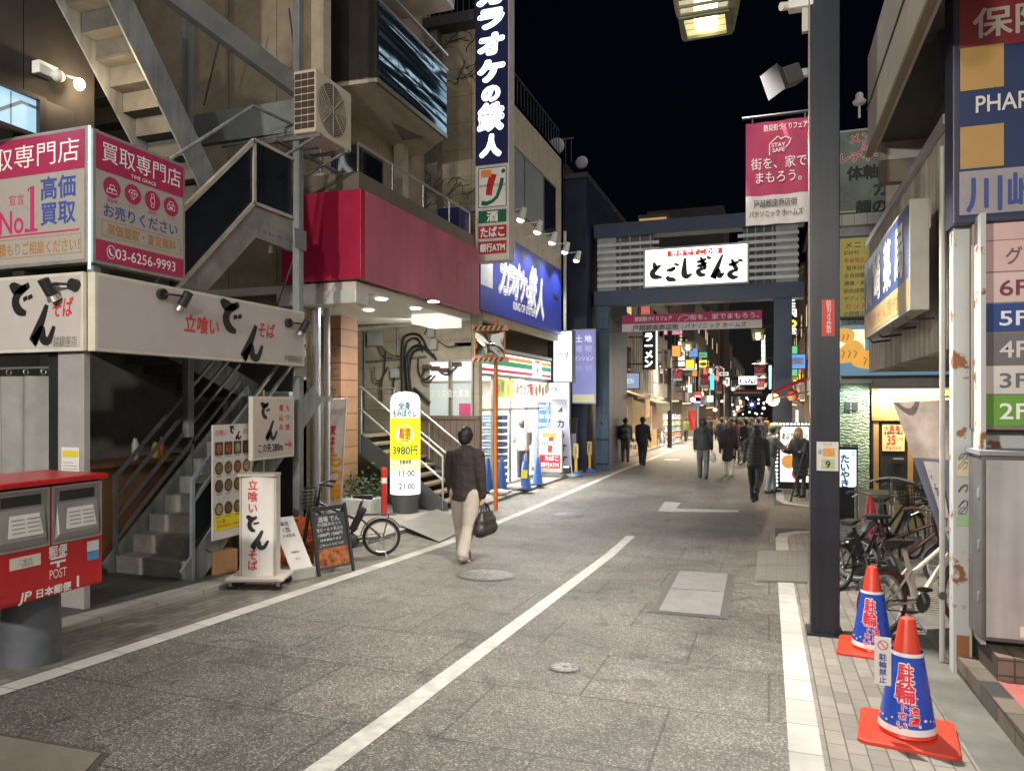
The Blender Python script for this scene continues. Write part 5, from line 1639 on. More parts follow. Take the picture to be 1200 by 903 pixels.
# ---------------------------------------------------------------- right: building across the side street (chiropractor, sweet shop)
YF = 17.6
gF = gz(YF)
def fy(px, py, off=0.0):
 p = atY(px, py, YF - off)
 return p
def fyframe(px0, py1, px1, py0, off=.0):
 a, b = fy(px0, py1, off), fy(px1, py0, off)
 return Fr(a, (1, 0, 0), b.x - a.x, b.z - a.z)
sb = thing('corner_building', 'white corner building with mint stone wall and bamboo fronted door across the side street', 'building', (3, YF, gF))
wg = mat('corner_wall_white', (.42, .44, .45), .6, var=.2)
put(MB().box(1.5, 9, YF + .02, YF + .3, 1.9, EYE + 4.6), 'front_wall', wg, sb)
put(MB().box(1.5, 1.7, YF + .3, 24.6, gF, EYE + 5.9), 'side_wall', wg, sb)
put(MB().box(1.5, 9, YF + .02, 24.6, EYE + 4.6, EYE + 4.75), 'roof', concrete, sb)
mint = mat('mint_stone', (.42, .58, .45), .6, var=.25, scale=6)
nt = mint.node_tree
wv = nt.nodes.new('ShaderNodeTexWave')
wv.bands_direction = 'Z'
wv.inputs['Scale'].default_value = 4.5
wv.inputs['Distortion'].default_value = 9
wv.inputs['Detail'].default_value = 4
wv.inputs['Detail Scale'].default_value = 2.5
tcn = nt.nodes.new('ShaderNodeTexCoord')
nt.links.new(tcn.outputs['Object'], wv.inputs['Vector'])
bpn = nt.nodes.new('ShaderNodeBump')
bpn.inputs['Strength'].default_value = 1
bpn.inputs['Distance'].default_value = .06
nt.links.new(wv.outputs['Fac'], bpn.inputs['Height'])
nt.links.new(bpn.outputs[0], nt.nodes['Principled BSDF'].inputs['Normal'])
a, b = fy(975, 460), fy(1018, 449)
put(MB().box(1.45, b.x, YF - .12, YF + .02, gF, b.z), 'stone_wall', mint, sb)
put(MB().box(1.4, b.x + .04, YF - .16, YF + .05, b.z, b.z + .07), 'stone_cap', mat('cap_pale', (.5, .52, .48), .5), sb)
for py in (476, 525):
 for k in range(2):
  p = fy(992 + k * 9, py)
  put(MB().box(p.x - .06, p.x + .06, YF - .15, YF - .12, p.z - .1, p.z + .1), 'vent_cover', dark, sb, bev=.01)
xb = b.x
a, b = fy(1020, 488), fy(1112, 452)
bam = stripemat('bamboo', (.5, .27, .09), (.2, .1, .03), .075, .2, 'X', .5)
put(MB().box(xb + .05, 6, YF - .1, YF + .02, a.z, b.z), 'bamboo_panel', bam, sb)
put(MB().box(xb + .05, 6, YF - .13, YF + .02, a.z - .08, a.z), 'lintel', mat('lintel_wood', (.3, .17, .07), .5), sb)
l0, l1 = fy(1027, 457), fy(1100, 455)
put(MB().box(l0.x, l1.x, YF - .35, YF - .3, l0.z - .04, l0.z + .02), 'tube_lamp', lit('tube_warm', (1, .78, .45), 5), sb)
put(MB().box(l0.x - .05, l1.x + .05, YF - .36, YF - .1, l0.z + .02, l0.z + .05), 'lamp_holder', alu, sb)
light('tube_light', 'AREA', ((l0.x + l1.x) / 2, YF - .34, l0.z - .06), 90, (1, .8, .5), sb, 1.3, (0, .5, -1), sizey=.06)
light('wall_wash', 'SPOT', (1.75, YF - .6, fy(1000, 445).z), 60, (.85, 1, .85), sb, .03, (0, .35, -1), R(120))
put(MB().box(xb + .05, 6, YF - .02, YF + .1, gF, a.z - .08), 'entrance_wall', mat('entrance_dark', (.05, .05, .055), .5), sb)
dr0, dr1 = fy(1031, 572), fy(1064, 489)
o = put(MB().box(dr0.x, dr1.x, YF - .07, YF - .02, gF + .1, dr1.z), 'door', mat('door_charcoal', (.025, .028, .03), .35), sb, bev=.01)
put(MB().box(dr1.x - .3, dr1.x - .1, YF - .12, YF - .09, fy(1060, 537).z - .015, fy(1060, 537).z + .015), 'handle', alu, o)
for px in (1026, 1066):
 p = fy(px, 530)
 put(MB().box(p.x - .05, p.x + .05, YF - .1, YF + .0, gF, dr1.z), 'door_post', mat('post_wood', (.42, .24, .1), .5), sb)
fr = fyframe(1034, 528, 1060, 497, .09)
t = thing('job_poster', 'yellow poster with red writing on the dark door behind the bicycles', 'poster', fr.p(fr.w / 2, 0))
put(fr.slab(MB(), 0, 0, fr.w, fr.h, -.01, .004), 'sheet', mat('poster_cream', (.72, .6, .3), .7, var=.1), t)
letter(t, fr, redink, [('大募集!!', fr.w / 2, fr.h * .84, .12, fr.w * .85, dict(bold=.03, off=.006)), ('35', fr.w * .4, fr.h * .42, .2, fr.w * .36, dict(bold=.03, off=.006))])
letter(t, fr, ink, [('食事時間大歓迎', fr.w / 2, fr.h * .67, .06, fr.w * .85, dict(bold=.02, off=.006)), ('万円', fr.w * .72, fr.h * .45, .08, None, dict(off=.006)), ('アルバイト', fr.w / 2, fr.h * .12, .08, fr.w * .7, dict(off=.006))])
# fish cake light box
fr = fyframe(978, 441, 1036, 379, .3)
t = thing('cake_lightbox', 'lit picture box of golden fish shaped cakes above the mint wall', 'lightbox', fr.p(fr.w / 2, 0, -.1))
put(fr.slab(MB(), 0, 0, fr.w + 2.2, fr.h, -.25, 0), 'casing', mat('lightbox_case', (.2, .25, .3), .5), t, bev=.01)
panel(t, 'sign_face', lit('lightbox_sky', (.16, .3, .42), .5), fr, .02, .02, fr.w + 2.15, fr.h - .02, .003)
panel(t, 'glow_panel', lit('lightbox_glow_band', (1, .85, .5), 1.1, True), fr, .1, fr.h * .45, fr.w * .62, fr.h * .9, .006)  # the bright glow in the box, set in as a stronger panel
for a, b, r, rot in ((.33, .42, .34, .5), (.78, .28, .36, .2), (.2, .75, .25, -.3)):
 mb = MB()
 pts = []
 for k in range(24):
  q = 2 * math.pi * k / 24
  x, y = math.cos(q) * r * (1 - .18 * math.cos(q)), math.sin(q) * r * .62 * (1 + .25 * math.cos(q))
  pts.append((a * fr.w + x * math.cos(rot) - y * math.sin(rot), b * fr.h + .05 + x * math.sin(rot) + y * math.cos(rot)))
 fr.poly(mb, [(p[0], max(.04, min(fr.h - .04, p[1]))) for p in pts], .009)
 put(mb, 'cake_picture', lit('cake_gold', (.8, .42, .08), .65), t)
 mb = MB()
 for k in range(3):
  fr.line(mb, [(a * fr.w - r * .5 + k * r * .35, b * fr.h - r * .2), (a * fr.w - r * .35 + k * r * .35, b * fr.h + .05), (a * fr.w - r * .5 + k * r * .35, b * fr.h + r * .25)], .025, .012)
 put(mb, 'cake_scales', lit('cake_brown', (.4, .16, .02), .5), t)
# menu board and chiropractor billboard
fr = fyframe(976, 374, 1060, 272, .2)
t = thing('menu_board', 'dim yellow price board above the cake picture box', 'sign board', fr.p(fr.w / 2, 0, -.1))
put(fr.slab(MB(), 0, 0, fr.w, fr.h, -.15, 0), 'casing', dark, t, bev=.01)
panel(t, 'sign_face', mat('board_yellow', (.62, .55, .14), .5, var=.1), fr, .05, .05, fr.w - .05, fr.h - .05, .003)
for k, (s_, h, m) in enumerate((('メニュー＆料金表', .15, ink), ('初診料', .09, ink), ('骨盤矯正コース', .09, redink), ('整体30分', .09, ink), ('全身調整・仙骨', .09, ink), ('腰痛・肩こり', .09, ink), ('筋肉調整', .09, ink), ('ボディバランス', .09, ink), ('セットメニュー', .13, redink), ('小顔矯正', .09, ink), ('全身30分', .09, ink))):
 letter(t, fr, m, [(s_, .2 + .055 * len(s_) * (h / .09), fr.h - .2 - k * .165, h, None, dict(off=.006))])
fr = fyframe(960, 252, 1105, 140, .15)
t = thing('clinic_billboard', 'grey green clinic billboard with bold black writing on the corner roof', 'billboard', fr.p(fr.w / 2, 0, -.1))
put(fr.slab(MB(), 0, 0, fr.w, fr.h, -.15, 0), 'casing', mat('board_rim', (.5, .5, .46), .5), t, bev=.01)
panel(t, 'sign_face', mat('board_sky_picture', (.2, .25, .22), .5, var=.75, scale=.7), fr, .04, .04, fr.w - .04, fr.h - .04, .003)
for k, (s_, h, x, m, bo) in enumerate((('メンズ', .2, .95, redink, .03), ('＆', .15, .9, redink, .02), ('レディース', .2, .98, redink, .03), ('体軸を整え、', .27, 1.4, ink, .045), ('カイロ', .29, 1.55, ink, .045), ('顔の歪み', .27, 1.35, ink, .045))):
 y = fr.h - (.2, .4, .6, .95, 1.33, 1.7)[k]
 if m is redink:
  letter(t, fr, whiteink, [(s_, x, y, h, None, dict(bold=.07, off=.005))])
 letter(t, fr, m, [(s_, x, y, h, None, dict(bold=bo, off=.008))])
put(MB().box(1.3, 6, YF - .2, YF + .1, fy(1000, 266).z, fy(1000, 253).z), 'ledge', stripemat('ledge_metal', (.4, .4, .36), (.2, .2, .18), .25, .06, 'X', .5), sb)
p = fy(1007, 138)
t = thing('mast_lamp', 'small white mast lamp standing on the clinic billboard', 'lamp', p)
put(MB().lathe([(.03, 0), (.025, .25), (.12, .3), (.14, .36), (.08, .42), (.08, .5), (.05, .54)], p, 14), 'mast', mat('mast_white', (.6, .6, .55), .5), t, smooth=True)
# ---------------------------------------------------------------- right: pharmacy building
ph = thing('pharmacy_building', 'grey concrete pharmacy building with balcony overhang on the right', 'building', (2.5, 8.5, gz(9)))
band = mat('band_concrete', (.42, .37, .31), .8, var=.3, scale=2, bump=.25, bscale=25)
z0 = EYE
streak(band, .45, 5)
put(MB().box(1.3, 1.5, 6.46, 11.15, z0 + .4, z0 + 2.12), 'concrete_band', band, ph)
put(MB().box(1.5, 6, 11.0, 11.15, z0 + .4, z0 + 5), 'end_wall', band, ph)
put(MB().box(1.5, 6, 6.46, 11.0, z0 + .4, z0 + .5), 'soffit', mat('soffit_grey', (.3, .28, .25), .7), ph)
o = put(MB().box(1.26, 1.4, 6.4, 11.2, z0 + 2.12, z0 + 2.2), 'coping', alu, ph)
put(MB().box(1.6, 1.7, 6.2, 8.6, z0 + 2.2, z0 + 3.6), 'window_wall', mat('balcony_panel_grey', (.3, .3, .3), .45, var=.15), ph)
for y in (6.5, 7.3, 8.1):
 put(MB().box(1.55, 1.6, y, y + .06, z0 + 2.2, z0 + 3.6), 'mullion', alu, ph)
put(MB().box(1.53, 1.6, 6.2, 8.2, z0 + 2.7, z0 + 2.78), 'rail', alu, ph)
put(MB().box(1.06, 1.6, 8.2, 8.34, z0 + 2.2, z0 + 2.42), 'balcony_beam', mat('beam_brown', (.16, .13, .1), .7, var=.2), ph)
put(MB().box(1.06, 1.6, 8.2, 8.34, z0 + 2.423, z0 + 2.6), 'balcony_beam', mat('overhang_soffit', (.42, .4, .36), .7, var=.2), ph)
put(MB().box(1.06, 6, 3.5, 8.41, z0 + 3.62, z0 + 3.7), 'roof_slab', _mc['overhang_soffit'], ph)
put(MB().box(.98, 1.06, 3.5, 8.5, z0 + 2.6, z0 + 3.6), 'overhang_parapet', mat('parapet_pale', (.55, .53, .48), .6, var=.15), ph)
put(MB().box(1.06, 1.6, 8.35, 8.5, z0 + 2.6, z0 + 3.6), 'overhang_parapet', _mc['parapet_pale'], ph)
put(MB().box(.965, .98, 3.5, 8.5, z0 + 3.05, z0 + 3.06), 'joint', dark, ph)
put(MB().box(.96, 1.02, 3.5, 8.52, z0 + 2.56, z0 + 2.6), 'drip_edge', mat('drip_olive', (.24, .22, .15), .6), ph)
put(MB().box(1.36, 1.48, 6.24, 6.45, z0 + .4, z0 + 4.5), 'corner_pillar', mat('pillar_grey', (.22, .22, .22), .5, var=.2), ph)
put(MB().box(1.3, 1.31, 8.3, 8.32, z0 + .5, z0 + 2.0), 'wall_joint', dark, ph)
t = thing('ceiling_air_conditioner', 'white wall mounted air conditioner unit under the pharmacy overhang', 'air conditioner', (1.75, 7.2, z0 + 2.3))
pq = atX(1070, 132, 1.55)
put(MB().box(1.5, 1.9, pq.y - .15, pq.y + .8, pq.z - .1, pq.z + .1), 'casing', white, t, bev=.02)
# blue pharmacy sign box along the wall
fr = Fr((1.05, 9.42, z0 + .72), (0, -1, 0), 2.9, .88)
t = thing('pharmacy_sign', 'blue pharmacy sign box with white characters mounted along the concrete wall', 'shop sign', (1.1, 8, z0 + .7))
mb = MB()
fr.slab(mb, 0, 0, 2.9, .88, -.14, 0)
put(mb, 'casing', mat('sign_box_beige', (.36, .34, .3), .45, var=.2), t, bev=.008)
panel(t, 'sign_face', mat('pharmacy_blue', (.028, .06, .19), .3, var=.1), fr, .03, .26, 2.87, .85, .003)
panel(t, 'yellow_band', mat('band_yellow', (.42, .3, .1), .35, var=.15), fr, .03, .03, 2.87, .26, .003)
letter(t, fr, whiteink, [(c, .45 + i * .66, .55, .42, .42, dict(bold=.03, off=.007)) for i, c in enumerate('川崎薬局')])
letter(t, fr, mat('faded_red_print', (.5, .2, .1), .5), [('処方せん受付', 1.4, .145, .13, 2.0, dict(off=.007))])
for y in (6.8, 7.6, 8.4, 9.1):
 put(MB().tube([(1.28, y, z0 + .68), (1.1, y, z0 + .66), (1.06, y, z0 + .7)], .012, 6), 'bracket', dark, t)
# vertical pharmacy sign facing the viewer
Yv = 5.95
p0 = atY(1124, 256, Yv)
fr = Fr((p0.x, Yv, p0.z), (1, 0, 0), 1.3, 2.2)
t = thing('pharmacy_tower_sign', 'tall navy pharmacy sign with red heading and two yellow squares', 'shop sign', (p0.x + .6, Yv, p0.z))
put(fr.slab(MB(), -.04, -.04, 1.3, 2.2, -.25, 0), 'casing', mat('tower_case_navy', (.03, .035, .07), .4), t, bev=.01)
def vz(py):
 return atY(1124, py, Yv).z - p0.z
nv = mat('tower_navy_face', (.009, .025, .095), .35, var=.1)
panel(t, 'navy_face', nv, fr, .0, .0, 1.25, 2.15, .003)
panel(t, 'red_heading', mat('tower_red', (.28, .02, .03), .35), fr, .0, vz(60), 1.25, 2.15, .005)
ysq = mat('tower_yellow', (.4, .25, .075), .4, var=.12)
panel(t, 'yellow_square', ysq, fr, .005, vz(108), .27, vz(58), .007)
panel(t, 'yellow_square', ysq, fr, .005, vz(199), .27, vz(150), .007)
panel(t, 'white_foot', mat('tower_white', (.3, .285, .3), .4), fr, .0, .02, 1.25, vz(202), .007)
wk = mat('tower_letter', (.62, .6, .56), .5, var=0)
letter(t, fr, wk, [('保険調剤', .56, vz(32), .19, .95, dict(bold=.02, off=.01)), ('PHARMACY', .45, vz(125), .12, .7, dict(bold=.01, off=.01))])
letter(t, fr, navyink, [('川崎薬局', .52, vz(229), .23, .95, dict(bold=.02, off=.01))])
# rusted post and white pipe
t = thing('rusted_post', 'flaking pale post with rust patches and scribbled stickers', 'post', (1.3, 6.12, gz(6.1)))
rust = mat('flaking_paint', (.5, .5, .48), .55, var=.1)
nt = rust.node_tree
nz = nt.nodes.new('ShaderNodeTexNoise')
nz.inputs['Scale'].default_value = 7
nz.inputs['Detail'].default_value = 8
tcn = nt.nodes.new('ShaderNodeTexCoord')
nt.links.new(tcn.outputs['Object'], nz.inputs['Vector'])
cr = nt.nodes.new('ShaderNodeValToRGB')
cr.color_ramp.elements[0].position = .58
cr.color_ramp.elements[0].color = (.45, .47, .47, 1)
cr.color_ramp.elements[1].position = .62
cr.color_ramp.elements[1].color = (.22, .09, .035, 1)
nt.links.new(nz.outputs['Fac'], cr.inputs[0])
nt.links.new(cr.outputs[0], nt.nodes['Principled BSDF'].inputs['Base Color'])
pz = atY(1123, 262, 6.1).z
put(MB().box(1.255, 1.375, 6.05, 6.17, gz(6.1), pz), 'shaft', rust, t, bev=.006)
fp = Fr((1.255, 6.045, gz(6.1)), (1, 0, 0), .12, 3)
for py, m, h in ((548, mat('sticker_cream', (.65, .58, .4), .6), .12), (610, mat('sticker_green', (.3, .5, .25), .6), .07), (760, mat('sticker_rust', (.3, .12, .05), .8), .2)):
 zq = atY(1123, py, 6.04).z - gz(6.1)
 panel(t, 'sticker', m, fp, .02, zq - h / 2, .1, zq + h / 2, .003)
sc = MB()
rnd = random.Random(5)
for py in (535, 545, 590, 598, 572):
 zq = atY(1123, py, 6.04).z - gz(6.1)
 fp.line(sc, [(.06 + .03 * math.cos(k * .9 + py), zq + .03 * math.sin(k * 1.3 + py)) for k in range(9)], .004, .004)
put(sc, 'scribble', ink, t)
t = thing('white_pipe', 'thin white downpipe standing beside the rusted post', 'pipe', (1.2, 6.15, gz(6.1)))
put(MB().tube([(1.235, 6.3, gz(6)), (1.235, 6.3, 3.6)], .02, 10), 'pipe', mat('pipe_dull', (.4, .4, .38), .5), t, smooth=True)
put(MB().tube([(1.235, 6.27, gz(6) + .5), (1.235, 6.33, gz(6) + .5)], .03, 8), 'clamp', dark, t)
# floor directory
Yd = 5.98
p0, p1 = atY(1143, 500, Yd), atY(1143, 262, Yd)
fr = Fr((p0.x, Yd, p0.z), (1, 0, 0), 1.1, p1.z - p0.z)
t = thing('floor_directory', 'floor directory sign with coloured rows from 2F to 6F', 'sign board', (p0.x + .5, Yd, p0.z))
put(fr.slab(MB(), -.02, -.02, 1.1, fr.h + .02, -.16, 0), 'casing', mat('directory_frame', (.26, .21, .17), .5, .3), t, bev=.008)
rows = [('2F', 499, 463, (.15, .36, .06), (.85, .88, .8), ''), ('3F', 462, 429, (.62, .61, .58), (.14, .14, .15), ''), ('4F', 428, 391, (.16, .16, .165), (.6, .6, .6), '戸越'), ('5F', 390, 357, (.03, .07, .24), (.75, .78, .85), ''), ('6F', 356, 321, (.62, .5, .48), (.16, .03, .06), ''), ('グロ', 320, 284, (.62, .44, .42), (.12, .1, .09), '')]
for s_, pa, pb_2, c, tc_, ex in rows:
 b0, b1 = atY(1143, pa, Yd).z - p0.z, atY(1143, pb_2, Yd).z - p0.z
 o = panel(t, 'floor_row', mat('row_%s' % s_, c, .3, var=.06), fr, .025, b0 + .004, 1.08, b1, .004)
 letter(o, fr, mat('row_ink_%s' % s_, tc_, .4, var=0), [(s_, .23 if s_ != 'グロ' else .28, (b0 + b1) / 2, (b1 - b0) * .52, .17 if s_ != 'グロ' else .2, dict(bold=.012, off=.008))])
 if ex:
  letter(o, fr, _mc['row_ink_%s' % s_], [(ex, .52, (b0 + b1) / 2, .13, .27, dict(off=.008))])
panel(t, 'top_panel', mat('directory_top', (.6, .42, .4), .35, var=.1), fr, .025, atY(1143, 283, Yd).z - p0.z, 1.08, fr.h - .01, .004)
put(MB().box(1.37, 1.4, 5.8, 6.3, gz(6) + .3, pz), 'back_frame', rust, t)
put(MB().box(1.38, 2.6, 6.12, 6.2, z0 - .35, z0 - .22), 'cross_rail', rust, t)
put(MB().box(1.38, 2.6, 6.05, 6.2, pz - .05, pz + .02), 'cross_rail', rust, t)
# grey cabinet
t = thing('metal_cabinet', 'tall grey metal cabinet standing on brown tiles under the floor directory', 'cabinet', (1.8, 5.9, gz(6) + .3))
pb0, pt0 = atY(1150, 750, 5.68), atY(1150, 533, 5.68)
cg = mat('cabinet_grey', (.47, .5, .5), .45, .2, var=.18, scale=2)
streak(cg, .25, 7)
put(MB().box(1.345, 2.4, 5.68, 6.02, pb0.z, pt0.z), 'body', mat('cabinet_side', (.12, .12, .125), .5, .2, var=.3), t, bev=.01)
put(MB().box(1.37, 2.38, 5.665, 5.679, pb0.z + .03, pt0.z - .03), 'door', cg, t, bev=.004)
put(MB().box(1.33, 2.42, 5.66, 6.04, pt0.z, pt0.z + .03), 'top_plate', mat('cabinet_top', (.25, .26, .28), .5, .2), t)
for zq in (.25, .6, .95):
 put(MB().box(1.338, 1.346, 5.72, 5.76, pb0.z + zq, pb0.z + zq + .06), 'hinge', steel, t)
fc = Fr((1.37, 5.663, pb0.z), (1, 0, 0), 1, 1.2)
panel(t, 'number_plate', mat('plate_white', (.7, .7, .68), .4), fc, .19, .05, .42, .12, .002)
letter(t, fc, ink, [('32', .24, .085, .045, None, dict(off=.004))])
# things hung on the black lamp pole
Yp = 6.86 - .118
fr = Fr(atY(963, 394, Yp), (1, 0, 0), .1, .31)
t = thing('warning_sign', 'narrow red camera warning sign with white writing on the black pole', 'sign', fr.p(.05, 0))
put(fr.slab(MB(), 0, 0, fr.w, fr.h, -.004, .003), 'plate', mat('sign_red', (.55, .03, .015), .4), t)
letter(t, fr, whiteink, [('防犯カメラ作動中', .055, fr.h * .52, .034, .28, dict(vert=True, off=.006))])
fr = Fr(atY(957, 551, Yp), (1, 0, 0), .17, .245)
t = thing('map_sign', 'white map sticker with orange patch and number 9 on the black pole', 'sign', fr.p(.08, 0))
put(fr.slab(MB(), 0, 0, fr.w, fr.h, -.004, .003), 'plate', mat('sticker_white', (.72, .68, .64), .45, var=.05), t)
panel(t, 'number_field', mat('sticker_pale_green', (.45, .6, .3), .5), fr, .035, .015, .14, .1, .005)
letter(t, fr, ink, [('9', .088, .056, .06, None, dict(off=.008, bold=.02)), ('マップ', .085, .222, .022, .07, dict(off=.006))])
panel(t, 'picture', mat('sticker_orange', (.75, .36, .08), .5, var=.3, scale=30), fr, .05, .12, .14, .19, .005)
panel(t, 'picture_map', mat('sticker_blue', (.35, .42, .6), .5, var=.4, scale=40), fr, .012, .14, .046, .18, .005)
Yb = 6.8
p0, p1 = atY(874, 265, Yb), atY(955, 136, Yb)
fr = Fr(p0, (1, 0, 0), p1.x - p0.x, p1.z - p0.z)
bw, bh = fr.w, fr.h
t = cloth_banner('pole_banner', 'pink hanging banner reading STAY SAFE beside the black lamp pole', fr, [
 (whiteink, [('防災街づくりフェア', .58, .925, .052, bw * .62, dict(bold=.02)), ('街を、家で', .48, .585, .095, bw * .8, {}), ('まもろう。', .48, .45, .095, bw * .66, {}), ('STAY', .48, .755, .035, None, dict(bold=.01)), ('SAFE', .48, .705, .035, None, dict(bold=.01))]),
 (ink, [('戸越銀座商店街', .43, .2, .06, bw * .63, dict(bold=.01)), ('パナソニック ホームズ', .44, .1, .055, bw * .78, dict(bold=.01))])], .285, .012)
mb = MB()
fr.line(mb, [(bw * .35, bh * .66), (bw * .35, bh * .77), (bw * .47, bh * .835), (bw * .53, bh * .8)], .008, .035)
fr.line(mb, [(bw * .52, bh * .81), (bw * .58, bh * .825), (bw * .66, bh * .8), (bw * .63, bh * .755), (bw * .58, bh * .72)], .008, .035)
put(mb, 'house_outline', whiteink, t)
mb = MB()
mb.tube([(p0.x - .03, Yb, p1.z + .05), (.36, Yb, p1.z + .05)], .014, 8)
put(mb, 'hanger_rod', black, t)
mb = MB()
for a in (.1, .86):
 mb.tube([fr.p(bw * a, bh, .0), (fr.p(bw * a, bh).x, Yb, p1.z + .05)], .006, 5)
put(mb, 'hook', steel, t)
# loudspeaker and camera on the pole
ps = atY(940, 90, 6.8)
t = thing('loudspeaker', 'grey horn loudspeaker on a bracket at the black lamp pole', 'loudspeaker', (.3, 6.8, ps.z))
d = Vector((-.75, -.45, -.35)).normalized()
c = Vector((.22, 6.78, ps.z + .02))
mb = MB()
mb.bar(c - d * .02, c + d * .16, .14, .16)
put(mb, 'body', mat('speaker_grey', (.06, .06, .065), .5), t, bev=.02)
mb = MB()
l = d.cross(Vector((0, 0, 1))).normalized()
u = l.cross(d)
a_, b_ = c + d * .14, c + d * .24
mb.add([a_ + l * sx * .06 + u * sy * .06 for sx, sy in ((-1, -1), (1, -1), (1, 1), (-1, 1))] + [b_ + l * sx * .13 + u * sy * .11 for sx, sy in ((-1, -1), (1, -1), (1, 1), (-1, 1))],
       [(0, 1, 5, 4), (1, 2, 6, 5), (2, 3, 7, 6), (3, 0, 4, 7), (0, 3, 2, 1), (4, 5, 6, 7)])
put(mb, 'horn', mat('horn_grey', (.05, .05, .055), .6), t)
put(MB().bar((.335, 6.8, ps.z + .03), c, .05, .06), 'bracket', alu, t)
pc = atY(936, 12, 6.8)
t = thing('security_camera', 'white security camera at the top of the black lamp pole', 'security camera', (.3, 6.8, pc.z))
put(MB().box(.16, .36, 6.74, 6.86, pc.z + .0, pc.z + .1), 'housing', white, t, bev=.015)
put(MB().cyl((.17, 6.8, pc.z + .05), (.1, 6.75, pc.z + .03), .035), 'lens_barrel', white, t)
put(MB().box(.27, .335, 6.78, 6.83, pc.z - .2, pc.z + .0), 'bracket', mat('camera_bracket', (.6, .58, .52), .5), t)
t = thing('cable', 'thin cable running up the side of the black lamp pole', 'cable', (.33, 6.76, 3))
put(MB().tube([(.325, 6.745, gz(7) + 2.2), (.325, 6.745, 7.5)], .009, 6), 'cable', mat('cable_grey', (.3, .28, .25), .5), t)
# ---------------------------------------------------------------- curved surfaces to write on
class Round:
 """a cone or cylinder to write on: a runs round it, b up it"""
 def __init__(s, c, r0, r1, h, facing):
  s.c, s.r0, s.r1, s.h, s.f = Vector(c), r0, r1, h, facing
 def p(s, a, b, off=0.0):
  r = s.r0 + (s.r1 - s.r0) * b / s.h
  q = s.f + a / ((s.r0 + s.r1) / 2)
  return s.c + Vector(((r + off) * math.cos(q), (r + off) * math.sin(q), b))
 def band(s, mb, b0, b1, off=.002, n=40):
  vs = []
  for b in (b0, b1):
   vs += [s.p((s.r0 + s.r1) / 2 * 2 * math.pi * i / n, b, off) for i in range(n)]
  return mb.add(vs, [(i, (i + 1) % n, n + (i + 1) % n, n + i) for i in range(n)])
 def disc(s, mb, a, b, r, off=.003, n=20, ry=None):
  return mb.quad(*[s.p(a + r * math.cos(2 * math.pi * i / n), b + (ry or r) * math.sin(2 * math.pi * i / n), off) for i in range(n)])
VIEW = math.atan2(-1, 0)
# ---------------------------------------------------------------- post box
red = mat('post_red', (.5, .012, .015), .3, var=.1)
pg = gz(3.7)
t = thing('post_box', 'large red post box with two slots on a dark pillar', 'post box', (-4.98, 3.75, pg))
put(MB().lathe([(.19, 0), (.18, .5)], (-4.98, 3.82, pg), 28), 'pillar', mat('post_pillar', (.09, .1, .115), .55, .2, var=.35), t, smooth=True)
y0, y1, x0, x1 = 3.3, 4.17, -5.3, -4.7
zb, zt = pg + .5, pg + 1.27
put(MB().box(x0, x1, y0, y1, zb, zt), 'box', red, t, bev=.025)
put(MB().prism([(x0 - .02, y0 - .02, zt + .01), (x1 + .035, y0 - .02, zt + .01), (x1 + .035, y0 - .02, zt + .05), (x0 - .02, y0 - .02, zt + .055)], (0, y1 - y0 + .04, 0)), 'lid', red, t, bev=.015)
fr = Fr((x1, y0, zb), (0, 1, 0), y1 - y0, zt - zb)
pgrey = mat('post_grey', (.33, .32, .31), .45, .3, var=.12)
for i in range(2):
 a0 = .03 + i * .42
 rm = MB()
 for q in ((a0, .36, a0 + .4, .375), (a0, .75, a0 + .4, .765), (a0, .375, a0 + .015, .75), (a0 + .385, .375, a0 + .4, .75)):
  fr.slab(rm, *q, -.01, .012)
 o = put(rm, 'slot_frame', pgrey, t)
 mb = MB()
 mb.quad(fr.p(a0 + .015, .42, .003), fr.p(a0 + .385, .42, .003), fr.p(a0 + .37, .66, -.12 + .125), fr.p(a0 + .03, .66, .006))
 put(fr.slab(MB(), a0 + .015, .375, a0 + .385, .75, -.006, .004), 'slot_back', mat('slot_grey', (.24, .235, .23), .5, .2), o)
 put(fr.slab(MB(), a0 + .06, .655, a0 + .34, .725, .004, .007), 'slot_mouth', mat('slot_dark', (.02, .02, .02), .7), o)
 put(MB().add([fr.p(a0 + .015, .375, .004), fr.p(a0 + .385, .375, .004), fr.p(a0 + .36, .43, .03), fr.p(a0 + .04, .43, .03), fr.p(a0 + .36, .64, .008), fr.p(a0 + .04, .64, .008)], [(0, 1, 2, 3), (3, 2, 4, 5), (0, 3, 5), (1, 4, 2)]), 'slot_flap', pgrey, o)
 lab = MB()
 lab.quad(fr.p(a0 + .09, .455, .03), fr.p(a0 + .34, .455, .03), fr.p(a0 + .32, .6, .0155), fr.p(a0 + .11, .6, .0155))
 put(lab, 'slot_label', mat('label_white', (.72, .71, .69), .5, var=.05), o)
 lab = MB()
 for k in range(4):
  for j in range(2):
   q0 = .48 + k * .028
   of = .03 - (q0 - .455) * .1
   fr.rect(lab, a0 + .12 + j * .11, q0, a0 + .21 + j * .11, q0 + .008, of + .003)
 put(lab, 'slot_print', mat('grey_print', (.3, .3, .3)), o)
letter(t, fr, whiteink, [('郵便', .5, .31, .075, .14, dict(bold=.02)), ('POST', .5, .155, .065, .13, {}), ('日本郵便', .47, .045, .055, .26, dict(bold=.03)), ('JP', .26, .05, .06, .08, dict(bold=.03, shear=.2))])
mb = MB()
fr.rect(mb, .44, .255, .56, .27, .004)
fr.rect(mb, .44, .225, .56, .24, .004)
fr.rect(mb, .49, .195, .51, .225, .004)
put(mb, 'postal_mark', whiteink, t)
panel(t, 'white_sticker', mat('sticker_lemon_white', (.7, .69, .6), .4), fr, .15, .24, .37, .32, .004)
